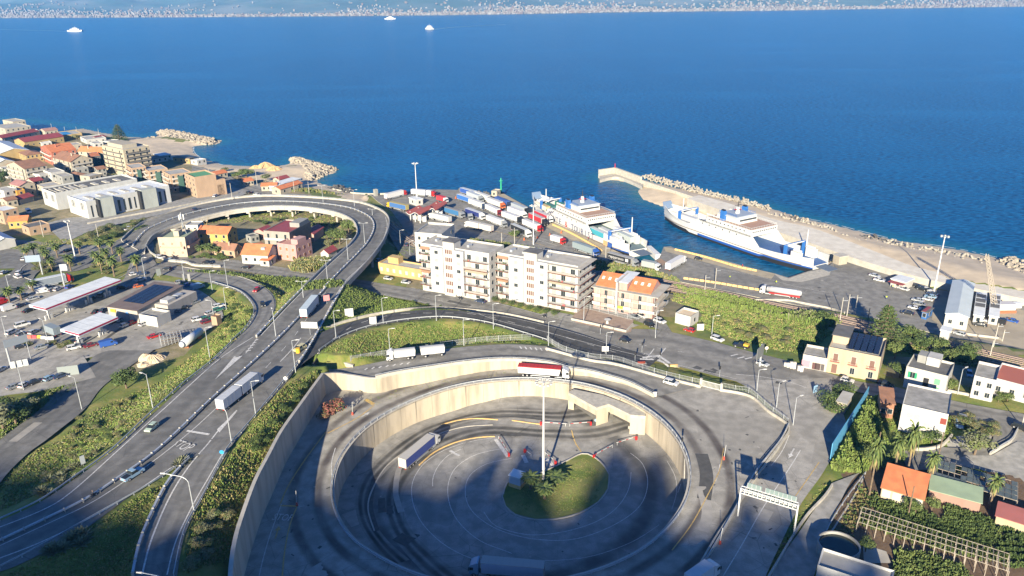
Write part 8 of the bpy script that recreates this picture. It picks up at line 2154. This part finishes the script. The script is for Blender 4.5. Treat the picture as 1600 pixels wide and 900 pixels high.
mb.build('wall',t);MB().extr([(3.9*math.cos(2*math.pi*i/n),3.9*math.sin(2*math.pi*i/n))for i in range(n)],1.6,2.4,mat('tank_water',(.01,.02,.02),.08)).build('water',t)
def frame(label,A,B,C,h,nu,nv,name='pergola',cover=None,low=True):
 z0=zs(*G(*B,7)[:2]);a,b,c=(G(*q,z0+h)for q in(A,B,C));u,v=a-b,c-b;t=thing(name,label,name.replace('_',' '),(b.x,b.y,z0));W_=mat('weathered_wood',(.34,.30,.25),.9,(.25,.21,.17),1.)
 mb=MB();D=Vector((0,0,h))
 for i in range(nu+1):p=u*i/nu+D;mb.tube(p,p+v,.06,.06,W_,5)
 for j in range(nv+1):p=v*j/nv+D;mb.tube(p,p+u,.06,.06,W_,5)
 mb.build('beams',t)
 pm=MB().tube((0,0,-.3),(0,0,h),.08,.08,W_,5).mesh('post')
 for i in range(nu+1):
  for j in range(0,nv+1,2):o=obj('post',pm,t);o.location=u*i/nu+v*j/nv
 if cover:
  r=random.Random(4);mb=MB()
  for i in range(nu):
   for j in range(nv):
    if r.random()<cover:q=[u*(i+.05)/nu+v*(j+.05)/nv,u*(i+.95)/nu+v*(j+.05)/nv,u*(i+.95)/nu+v*(j+.95)/nv,u*(i+.05)/nu+v*(j+.95)/nv];mb.hexa([p+D+Vector((0,0,.1))for p in q]+[p+D+Vector((0,0,.14))for p in q],NET)
  mb.build('shade_panels',t)
NET=mat('shade_net',(.10,.12,.12),.6,(.07,.09,.09),.5)
frame('long open pergola frame over the vegetable rows',(1347,792),(1340,815),(1577,893),2.6,3,30,'pergola')
frame('greenhouse frame covered with dark net panels behind the green roofed shed',(1457,716),(1452,742),(1590,783),2.8,4,14,'greenhouse',.8)
boom_=None
p=P(1405,868);o=drape('paved_patch',[(1348,850),(1385,862),(1392,880),(1350,880)],CONCL,dz=.05)
a,b=P(284,548),P(316,524);d=(b-a);t=thing('gas_tank','long white cylindrical gas tank at the edge of the service area','gas tank',(a+b)/2,math.atan2(d.y,d.x));L=d.length/2
mb=MB().tube((-L+.8,0,2.),(L-.8,0,2.),1.35,1.35,paint((.62,.64,.66),.3),16).tube((L-.8,0,2.),(L,0,2.),1.35,.6,paint((.62,.64,.66),.3),16).tube((-L+.8,0,2.),(-L,0,2.),1.35,.6,paint((.62,.64,.66),.3),16);mb.build('tank',t,smooth=True)
for x in(-L*.6,L*.6):MB().box(x-.3,-1.1,-.2,x+.3,1.1,1.,paint((.55,.2,.1))).build('saddle',t)
t=thing('scaffold','cluttered steel scaffold beside the white gas tank','scaffold',P(268,535),.5);mb=MB()
for x in range(-3,4):
 for y in(-2,0,2):mb.tube((x*1.1,y,0),(x*1.1,y,3.2),.07,.07,GALV,5)
for z in(1.2,2.2,3.2):
 for y in(-2,0,2):mb.tube((-3.3,y,z),(3.3,y,z),.06,.06,BARK,5)
 for x in range(-3,4):mb.tube((x*1.1,-2,z),(x*1.1,2,z),.06,.06,GALV,5)
mb.build('frame',t);MB().box(-3,-1.8,2.25,2,1.8,2.35,CONCG).build('platform',t)
t=thing('mobile_crane','pale lattice boom crane leaning over the breakwater at the right','crane',P(1565,486),0)
MB().box(-4,-1.8,1.,4,1.8,3.4,paint((.62,.58,.55))).build('body',t);MB().box(-4.2,-2.2,0,4.2,2.2,.9,paint((.35,.12,.06))).build('track',t)
tip=G(1542,398,32)-t.location;mb=MB();base=Vector((-3.5,0,3));n=16;ax=(tip-base).normalized();s1=ax.cross(Vector((0,0,1))).normalized();s2=s1.cross(ax);pr=None
for k in range(n+1):
 c=base.lerp(tip,k/n);w=.75*(1-.5*k/n);q=[c+s1*w+s2*w,c-s1*w+s2*w,c-s1*w-s2*w,c+s1*w-s2*w]
 if pr:
  for i in range(4):mb.tube(pr[i],q[i],.12,.12,paint((.66,.58,.48)),4,False);mb.tube(pr[i],q[(i+1)%4],.08,.08,paint((.66,.58,.48)),4,False)
 pr=q
mb.build('lattice_boom',t)
fp=P(1320,402)
for(x,y,c,w)in((1545,492,(.6,.6,.6),'small white box on the bare yard right of the crane'),):
 p=P(1588,480);tag(MB().box(p.x-1.4,p.y-1.,p.z,p.x+1.4,p.y+1.,p.z+1.8,paint(c)).box(p.x-1.5,p.y-1.1,p.z+1.8,p.x+1.5,p.y+1.1,p.z+1.95,ROOFW).build('container'),w,'container')
for i,(x,y,w)in enumerate(((819,375,'below the black sided lorry'),(840,372,'before the deep red cab'),(859,368,'beside the red pair'),(877,364,'near the yellow block row'),(712,310,'behind the toll roof'),(818,328,'near the quay edge'))):
 p=P(x,y);tag(MB().tube(p,p+Vector((0,0,.2)),.6,.6,paint((.6,.12,.03)),8).tube(p+Vector((0,0,.2)),p+Vector((0,0,1.3)),.4,.1,paint((.7,.14,.03)),8).build('traffic_cone'),'orange marker cone on the port yard '+w,'cone')
drape('terrace',[(893,498),(906,478),(990,500),(986,519),(975,521),(900,505)],mat('terrace_pink',(.32,.24,.19),.9,(.26,.19,.15),.6),dz=.14)
BV=gbvh()
rail('fence','dark railing on the low wall around the paved terrace','fence',[(893,500),(930,508),(978,519),(989,508)],'stone',sm=False)
rail('mesh_fence','greenish screen fence behind the paved terrace','fence',[(908,480),(940,488),(988,500)],'mesh',sm=False)
p=P(949,505);t=thing('fountain','small white basin on a pedestal on the paved terrace','fountain',p);MB().tube((0,0,0),(0,0,1.),.5,.3,HULLW,10).build('pedestal',t);MB().tube((0,0,1.),(0,0,1.5),.5,1.2,HULLW,12).build('basin',t)
drape('side_lane',[(908,478),(926,470),(1020,495),(1040,505),(1050,520),(1030,516),(990,500)],AS_GREY,dz=.16)
drape('gravel_yard',[(1478,724),(1510,712),(1550,712),(1590,690),(1640,700),(1640,780),(1590,745),(1530,735)],CONCG,dz=.12)
BV=gbvh()
for x,y,k in((1253,701,0),):pass
def leafquads(mb,c,r,n,size,ks,rnd,flat=1.):
 for _ in range(n):
  while True:
   v=Vector((rnd.uniform(-1,1),rnd.uniform(-1,1),rnd.uniform(-1,1)))
   if.3<v.length<1:break
  v=v.normalized()*(v.length**.4);p=c+Vector((v.x*r,v.y*r,v.z*r*flat))
  nrm=(v+Vector((rnd.uniform(-.7,.7),rnd.uniform(-.7,.7),rnd.uniform(-.3,.9)))).normalized()
  t=nrm.orthogonal().normalized();b=nrm.cross(t);a=rnd.uniform(0,6.28);t,b=t*math.cos(a)+b*math.sin(a),b*math.cos(a)-t*math.sin(a)
  s=size*rnd.uniform(.6,1.3);i=len(mb.v)
  mb.v+=[tuple(p-t*s-b*s*.6),tuple(p+t*s-b*s*.4),tuple(p+t*s*.6+b*s*.7),tuple(p-t*s*.7+b*s*.5)]
  mb.f.append((i,i+1,i+2,i+3));mb.m.append(ks[rnd.randrange(len(ks))])
TP={}
def tree_proto(kind,var):
 if(kind,var)in TP:return TP[(kind,var)]
 rnd=random.Random(hash((kind,var))%1000 if False else sum(map(ord,kind))*7+var)
 m={}
 cols=dict(broad=[LEAFD,LEAFM,LEAFD],bright=[LEAFM,LEAFL,LEAFM],olive=[LEAFO,LEAFO,LEAFL],blossom=[LEAFP,LEAFP,LEAFD,LEAFY],shrub=[LEAFD,LEAFM],dryshrub=[LEAFY,LEAFM,LEAFO],round=[LEAFD,LEAFD,LEAFM])[kind]if kind in('broad','bright','olive','blossom','shrub','dryshrub','round')else None
 if cols:
  low=kind in('shrub','dryshrub','blossom','round')
  tr=MB();th=.12 if low else.42
  tr.tube((0,0,-.05),(.01,.01,th),.035,.025,BARK,7)
  cr=MB();ks=[cr.mi(c)for c in cols];nl=9 if kind!='round' else 6
  for i in range(nl):
   a=2*math.pi*i/nl*2.4;rr_=rnd.uniform(.12,.32)if i else 0;z=(.38 if low else.58)+rnd.uniform(-.10,.20)
   c=Vector((math.cos(a)*rr_,math.sin(a)*rr_,z));tr.tube((0,0,th*.8),tuple(c),.018,.006,BARK,5)
   leafquads(cr,c,rnd.uniform(.17,.27)if kind!='round' else.28,150 if not low else 120,.032,ks if rnd.random()<.6 else[ks[rnd.randrange(len(ks))]],rnd,.8)
  m=dict(trunk=tr.mesh('trunk'),crown=cr.mesh('crown'))
 elif kind=='palm':
  tr=MB();
  for k in range(6):tr.tube((0,0,k/6*.78-.02),(0,0,(k+1)/6*.78),.042 if k else.05,.036,BARK,8)
  cr=MB();g=[cr.mi(c)for c in(LEAFM,LEAFL,LEAFD)];br=cr.mi(LEAFY)
  for i in range(46):
   a=i*2.399;up=1.1-1.9*(i/46)**1.1;dead=i>34;L=.36*rnd.uniform(.85,1.1);p=Vector((0,0,.8));d=Vector((math.cos(a)*math.cos(up),math.sin(a)*math.cos(up),math.sin(up)))
   s=Vector((-math.sin(a),math.cos(a),0));pr=p;n=6
   for k in range(1,n+1):
    d=(d+Vector((0,0,-.22 if not dead else-.35))).normalized();q=pr+d*L/n;w=.055*math.sin(math.pi*min(1,(k+.6)/(n+1)));w0=.055*math.sin(math.pi*min(1,(k-.4)/(n+1)))
    for e in(-1,1):
     b=len(cr.v);dr=Vector((0,0,-.02));cr.v+=[tuple(pr),tuple(pr+s*e*w0+dr),tuple(q+s*e*w+dr+d*.02),tuple(q)];cr.f.append((b,b+1,b+2,b+3));cr.m.append(br if dead else g[rnd.randrange(3)])
    pr=q
  m=dict(trunk=tr.mesh('trunk'),crown=cr.mesh('crown'))
 elif kind=='conifer':
  tr=MB().tube((0,0,-.03),(0,0,.98),.022,.006,BARK,7);cr=MB();ks=[cr.mi(LEAFD),cr.mi(LEAFD),cr.mi(LEAFM)]
  for t in range(11):
   z=.12+.86*t/11;R=.27*(1-t/11.5)**.8
   for i in range(9):
    a=i*2*math.pi/9+t*.4+rnd.uniform(-.1,.1);e=Vector((math.cos(a)*R,math.sin(a)*R,z+R*.25));tr.tube((0,0,z),tuple(e),.006,.002,BARK,4,False)
    for k in range(7):leafquads(cr,Vector((0,0,z)).lerp(e,.3+.7*k/6),.02,3,.016,ks,rnd,.7)
  m=dict(trunk=tr.mesh('trunk'),crown=cr.mesh('crown'))
 elif kind=='agave':
  cr=MB();ks=[cr.mi(LEAFO),cr.mi(LEAFO)]
  for i in range(30):
   a=i*2.399;up=1.3-1.1*i/30;d=Vector((math.cos(a)*math.cos(up),math.sin(a)*math.cos(up),math.sin(up)));s=Vector((-math.sin(a),math.cos(a),0));b=len(cr.v)
   cr.v+=[tuple(s*.05),tuple(-s*.05),tuple(d*.35-s*.07),tuple(d*.35+s*.07),tuple(d*.62)];cr.f+=[(b,b+1,b+2,b+3),(b+3,b+2,b+4)];cr.m+=[ks[0],ks[1]]
  m=dict(leaves=cr.mesh('leaves'))
 TP[(kind,var)]=m;return m
def plant(name,kind,px,py,h,label,cat,group=None,w=None,p=None,rnd=random.Random(11)):
 p=p or PT(px,py);m=tree_proto(kind,rnd.randrange(3)if kind not in('agave',)else 0)
 t=thing(name,label,cat,p,rnd.uniform(0,6),group);k=w or h;t.scale=(k,k,h)
 for n_,me in m.items():obj(n_,me,t)
 return t
for bx,by,ty,w in[(125,397,380,'farthest left of the tall mast'),(157,396,377,'right of the tall mast, bare trunk'),(176,396,378,'third along the upper edge of the island'),(190,409,390,'at the right end of the island, upper'),(179,432,405,'big one at the near tip of the island'),(160,428,402,'left neighbour of the big one at the near tip'),(168,415,392,'dense one in the right half of the island'),
 (150,412,396,'half hidden in the middle of the island'),(82,425,405,'behind the cab of the red lorry'),(111,423,402,'right behind the red cab'),(90,402,384,'upper middle of the island'),(70,405,388,'behind the blue grey direction board'),(54,400,383,'left half, upper row of the island'),(43,404,390,'leftmost of the island'),(75,412,394,'between board and lorry'),
 (216,428,403,'alone by the road with a long bare trunk'),(16,475,453,'at the left edge among parked cars'),(34,469,452,'small and dark between parked cars'),(51,454,441,'small, in front of the grey curtain trailer'),(316,402,386,'first before the brown roofed loop house'),(328,402,384,'second before the brown roofed loop house'),(340,401,388,'third before the brown roofed loop house')]:
 p=P(bx,by);h=hfor(p,ty,2,25)/.8;plant('palm_tree','palm',0,0,h,'palm '+w,'palm','palms',w=max(h*.85,7.5),p=p)
for bx,by,ty,w,ww in[(851,779,762,'in front of the tall mast on the green island',8),(829,764,745,'between cabin and mast on the green island',8),(870,756,744,'dark and feathery, right of the mast on the green island',9),(1396,745,690,'left garden palm with a tall trunk',5.5),(1415,752,676,'second garden palm, beside the wooden pole',5.5),(1449,765,716,'garden palm left of the greenhouse',5),(1358,775,700,'garden palm over the lane bend',5),(1546,795,752,'palm between greenhouse and green roofed shed',5)]:
 p=P(bx,by);h=hfor(p,ty,2,25)/.8;plant('palm_tree','palm',0,0,h,'palm '+w,'palm','palms',w=ww,p=p)
for kind,name,px,py,h,w,lab in[('broad','tree',198,607,8,9,'dark round tree beside the lower road bridge'),('blossom','tree',523,648,7.5,8,'oleander with pink blossom in the corner of the tall walls'),('blossom','tree',508,655,4,5,'low green and pink bush left of the blossoming oleander'),
 ('round','tree',1292,632,5.5,7,'round dark tree at the junction, left one'),('round','tree',1318,618,5.5,7,'round dark tree at the junction, right one'),('round','tree',1300,645,5,7,'lower round tree at the junction'),('olive','tree',1522,712,7,9.5,'silvery olive tree between wall and gravel yard'),
 ('bright','tree',531,382,8,9,'bright green tree in the inner bend of the viaduct, lowest'),('bright','tree',545,365,9,9,'pale green tree in the inner bend of the viaduct'),('broad','tree',520,375,7,8,'darker tree beside the dusky red roof'),('broad','tree',552,350,7,8,'tree right under the viaduct rim'),('dryshrub','tree',514,385,5,6,'olive brown bush near the dark red roof'),
 ('bright','tree',385,277,7,12,'bright green tree crown by the seafront, left'),('bright','tree',372,279,6,9,'second green crown by the seafront'),('olive','tree',416,284,6,9,'olive green tree behind the beach club'),('dryshrub','tree',352,268,4,7,'brownish tree near the beach bars'),
 ('broad','tree',8,283,9,12,'big dark tree at the left frame edge in the town'),('broad','tree',2,290,7,9,'second dark tree at the left frame edge in the town'),('olive','tree',88,285,7,7,'tree among the white lanes'),('dryshrub','tree',176,281,7,8,'brown green tree at the foot of the cream tower block'),('dryshrub','tree',120,218,6,7,'brown tree beside the ochre farm building'),
 ('olive','tree',5,670,8,11,'grey green tree in the lower left bushes, leftmost'),('broad','tree',25,662,7,10,'dark tree in the lower left bushes'),('olive','tree',42,652,6,9,'grey green tree in the lower left bushes, rightmost'),('broad','tree',12,645,5,8,'small tree below the parapet railing'),('broad','tree',60,640,4,7,'bush at the foot of the stone abutment'),
 ('broad','tree',1345,540,5,7,'tree left of the tall araucaria'),('broad','tree',1405,545,5.5,8,'tree right behind the peach house'),('bright','tree',1398,560,6,7,'bright bush beside the peach house'),('bright','tree',1420,530,5,9,'large crown on the railway bank, first'),('broad','tree',1440,545,5,8,'crown on the railway bank, second'),('bright','tree',1465,548,5,8,'crown on the railway bank, third'),
 ('bright','tree',1490,568,5,7,'crown on the railway bank beside the green shuttered house'),('broad','tree',1510,560,6,8,'crown on the railway bank, last'),('bright','tree',1483,612,4.5,5,'bush between the white house and the lamp'),('broad','tree',1405,590,5,7,'tree in the yard of the green shuttered house'),
 ('bright','tree',1352,722,4.5,5.5,'shrub above the garden lane beside the leaning pole'),
 ('bright','tree',804,372,5,7,'bright bush behind the apartment block'),('broad','tree',1285,505,5,8,'reedy bush left of the catenary masts'),('broad','tree',1455,652+40,4,6,'shrub in front of the white cube house'),('dryshrub','tree',1430,690,4,5,'reddish shrub under the white cube house'),
 ('bright','tree',1455,800,4,4,'small bright tree beside the orange garden house'),('bright','tree',1418,797,3.5,3.5,'young tree in the vegetable bed, left'),('bright','tree',1430,803,3.5,3.5,'young tree in the vegetable bed, right'),('bright','tree',1352,862,4,4,'young tree right of the round tank'),
 ('broad','tree',560,405,4,6,'bush under the viaduct above the coast road'),('olive','tree',633,428,5,7,'willowy bush behind the yellow terrace house'),('broad','tree',655,430,4,5,'bush at the left end of the apartment block')]:
 plant(name,kind,px,py,h,lab,'bush' if 'bush' in lab or 'shrub' in lab else 'tree','trees and bushes',w=w)
p=P(1378,545);plant('araucaria','conifer',0,0,hfor(p,474,4,40),'tall pointed araucaria behind the peach house','tree',w=24,p=p)
p=P(187,221);plant('araucaria','conifer',0,0,hfor(p,193,4,40),'tall pointed araucaria at the beach of the town','tree',w=26,p=p)
for i,(x,y)in enumerate(((667,447),(694,452),(704,455),(742,463),(752,466),(762,468),(773,471),(786,474),(799,477),(813,481),(827,484),(840,487),(853,490),(866,493))):
 plant('oleander_shrub','round',x,y,2.6,'rounded dark green shrub in the row before the apartment block, number %s from the viaduct'%('one two three four five six seven eight nine ten eleven twelve thirteen fourteen'.split()[i]),'shrub','shrubs before the apartment block',w=3.6)
rs=random.Random(21)
def ground_shrubs(poly,n,kind,h,lab,grp,w=1.4):
 P_=[tuple(PT(*q)[:2])for q in poly];X=[q[0]for q in P_];Y=[q[1]for q in P_];k=0
 while k<n:
  x,y=rs.uniform(min(X),max(X)),rs.uniform(min(Y),max(Y))
  if not inpoly(P_,np.array([x]),np.array([y]))[0]:continue
  hh=h*rs.uniform(.7,1.3);plant('shrub' if kind!='agave' else 'agave',kind,0,0,hh,lab,'shrub' if kind!='agave' else 'agave',grp,w=hh*w,p=Vector((x,y,downt(x,y))));k+=1
ground_shrubs([(100,690),(130,640),(210,625),(235,640),(180,690),(90,755),(60,750)],26,'dryshrub',1.5,'low dry shrub on the grassy slope left of the highway','shrubs on the left slope')
ground_shrubs([(60,760),(130,725),(140,735),(75,775),(50,790)],12,'agave',2.2,'pale agave clump on the slope at the lower left','agaves on the left slope')
ground_shrubs([(270,735),(296,705),(300,712),(280,738)],8,'agave',2.2,'pale prickly clump in the gore beside the slip road','agaves in the gore')
ground_shrubs([(55,875),(100,848),(140,830),(150,840),(100,868),(65,885)],10,'agave',2.6,'grey green agave on the shaded lawn in the foreground','agaves on the shaded lawn')
ground_shrubs([(385,700),(410,670),(450,625),(480,600),(470,620),(430,675),(395,730)],16,'shrub',2.,'dark green bush on the bank above the grey retaining wall','bushes on the bank')
ground_shrubs([(300,850),(340,790),(365,750),(375,760),(350,840),(330,890),(295,890)],16,'dryshrub',2.2,'dry brown bush on the shaded bank in the foreground','dry bushes on the bank')
ground_shrubs([(350,392),(400,385),(410,392),(345,400)],3,'shrub',2.,'bush in the gardens behind the white cottage','bushes in the loop')
ground_shrubs([(345,410),(290,405),(345,400),(370,407)],14,'bright',2.6,'bright green hedge bush along the loop wall','hedge of the loop',1.6)
ground_shrubs([(40,415),(100,412),(160,405),(190,412),(175,432),(100,425),(60,430)],22,'dryshrub',2.2,'scrubby bush under the palms of the island','bushes under the palms')
ground_shrubs([(120,385),(160,375),(230,355),(240,365),(170,375),(130,382)],12,'shrub',3.,'dark bush on the bank below the white halls','bushes below the halls',1.6)
ground_shrubs([(118,388),(150,378),(200,365),(236,352),(250,345),(215,345),(160,358),(125,372)],22,'dryshrub',3.,'olive bush in the thicket below the white halls','thicket below the halls',1.7)
ground_shrubs([(110,700),(150,660),(200,640),(180,680),(120,730)],10,'bright',1.1,'small fresh green bush on the left slope','green bushes on the left slope',2.)
ground_shrubs([(1110,495),(1240,520),(1240,545),(1120,520)],14,'dryshrub',1.8,'olive brown bush in the green field','bushes in the green field',1.8)
ground_shrubs([(400,345),(480,340),(530,350),(520,360),(440,352),(400,352)],18,'shrub',2.6,'bush growing between the viaduct piers','bushes between the piers',1.5)
ground_shrubs([(360,450),(380,470),(392,490),(370,520),(340,545),(345,520),(358,480)],20,'shrub',1.8,'bush on the steep bank beside the curving ramp','bushes beside the ramp',1.5)
ground_shrubs([(20,538),(75,535),(115,538),(110,545),(40,542)],14,'dryshrub',2.,'clipped bush in the bed near the small canopy','bushes in the station bed',1.5)
ground_shrubs([(1395,700),(1420,712),(1410,740),(1380,745),(1370,730)],6,'bright',3.,'garden bush under the tall palms','bushes under the garden palms',1.4)
ground_shrubs([(1488,655),(1520,650),(1555,662),(1550,690),(1535,700),(1530,675),(1500,668)],22,'dryshrub',2.2,'hedge bush around the yard of the white cube house','hedge of the cube house',1.5)
ground_shrubs([(1560,618),(1600,625),(1600,633),(1545,628)],6,'bright',2.2,'garden bush before the terrace house','bushes before the terrace house',1.4)
ground_shrubs([(1400,525),(1500,552),(1520,562),(1500,570),(1390,540)],16,'shrub',3.,'wild bush on the railway bank behind the houses','bushes on the railway bank',1.6)
ground_shrubs([(640,470),(690,480),(640,475)],3,'shrub',1.6,'bush at the edge of the coast road verge','verge bushes')
GY=mat('straw_grass',(.27,.23,.095),.9,(.20,.18,.07),.8);GG=mat('fresh_grass',(.10,.16,.03),.9,(.14,.19,.04),.8)
GM=mat('meadow_grass',(.12,.175,.035),.9,(.16,.20,.045),.8)
def grass(poly,n,h,mats,w=.3,seed=1,blades=4,jit=.5):crop('grass',poly,int(n*.75)if h<1.3 else n,h*(.42 if h<1.3 else.85),[GM if q is LEAFM else q for q in mats],w*1.15,None,seed,-.03,jit,'stuff',blades,None if seed==22 else PT,None if seed==22 else downt)
grass([(0,800),(60,772),(115,738),(170,698),(230,643),(325,566),(300,570),(240,600),(150,640),(90,690),(40,715),(0,755)],5000,.7,[GY,GG,GG,LEAFM,LEAFO],.4,1)
grass([(0,905),(80,862),(160,815),(262,752),(215,850),(200,905)],4500,.5,[GG,LEAFM,GY],.35,2)
grass([(290,895),(300,815),(365,705),(400,660),(440,610),(485,583),(498,588),(440,665),(400,738),(372,835),(366,895)],4200,1.1,[GY,GG,LEAFM,GG,GY],.35,3)
grass([(500,552),(560,522),(640,504),(720,504),(790,518),(845,538),(700,538),(640,548),(560,562)],4200,.7,[GG,GG,LEAFM,GY],.4,4)
grass([(500,515),(515,490),(535,452),(560,446),(650,475),(560,495)],2800,.8,[GG,LEAFM,LEAFL],.4,5)
grass([(404,503),(425,460),(400,443),(440,440),(475,445),(440,482)],1500,.6,[GG,LEAFM,GY],.4,6)
grass([(330,570),(385,518),(396,484),(352,447),(352,500),(320,540),(255,592)],2600,.8,[GG,LEAFM,GY],.4,7)
grass([(1055,450),(1160,478),(1280,508),(1300,520),(1255,555),(1200,545),(1130,525),(1085,508),(1100,490),(1050,470)],5200,1.25,[GG,LEAFL,GY,LEAFM],.45,8)
grass([(1050,448),(1120,462),(1180,476),(1290,505),(1290,515),(1180,488),(1100,475)],2600,2.2,[LEAFL,GG,LEAFM],.3,9)
grass([(285,423),(400,432),(500,438),(545,450),(470,455),(440,447),(360,431)],1800,1.4,[LEAFM,LEAFL,LEAFD],.35,10)
grass([(456,424),(462,410),(514,406),(512,416),(478,428)],900,2.8,[LEAFO,LEAFL,GY],.3,11)
grass([(735,375),(800,384),(900,402),(1020,425),(1060,437),(1060,444),(940,425),(850,410),(760,398),(720,385)],2600,1.8,[LEAFO,LEAFL,GG,GY],.35,12)
grass([(600,340),(640,372),(650,395),(620,400),(610,365),(590,345)],1000,1.2,[LEAFD,LEAFM,GY],.4,13)
grass([(410,290),(500,298),(540,305),(480,300),(430,300)],500,1.4,[LEAFO,LEAFM,GY],.5,14)
grass([(660,446),(740,463),(870,494),(880,500),(760,475),(660,452)],1500,.8,[LEAFL,GG,LEAFM],.35,15)
grass([(1300,735),(1330,690),(1358,630),(1372,625),(1375,700),(1350,740)],2200,1.6,[GG,LEAFL,LEAFM],.35,16)
grass([(0,388),(60,380),(100,374),(130,378),(40,392)],900,1.2,[LEAFO,GG,GY],.5,17)
grass([(0,640),(60,612),(130,592),(100,620),(60,655),(0,690)],1500,1.,[LEAFM,GG,LEAFO],.4,18)
grass([(1190,880),(1215,850),(1260,795),(1290,755),(1296,758),(1265,802),(1220,865),(1200,895)],700,.7,[GY,GG,LEAFM],.35,19)
grass([(1378,610),(1500,640),(1480,700),(1400,700),(1375,690)],900,.8,[GG,LEAFM],.4,20)
grass([(1380,545),(1500,570),(1560,585),(1640,600),(1640,575),(1500,548),(1400,525)],2200,1.2,[GG,LEAFM,LEAFD,GY],.45,21)
grass([(790,790),(840,750),(915,715),(945,745),(930,785),(860,808)],1300,.3,[GG,LEAFM,GY],.3,22)
grass([(240,352),(300,340),(420,332),(520,338),(545,355),(520,395),(470,345),(330,348)],1800,.9,[LEAFM,GG,GY],.45,23)
grass([(1465,718),(1540,738),(1545,748),(1460,730)],700,.8,[LEAFL,GG],.35,24)
grass([(560,625),(640,606),(760,585),(860,573),(860,576),(740,594),(640,613),(590,632)],350,.5,[GG,GY],.3,25)
grass([(1312,725),(1320,700),(1338,672),(1352,645),(1366,640),(1372,680),(1366,720),(1345,735)],1100,2.4,[LEAFM,LEAFL,GG],.3,26)
grass([(1230,500),(1262,508),(1285,515),(1310,512),(1300,500),(1250,492)],600,3.2,[LEAFO,LEAFL,GG],.3,27)
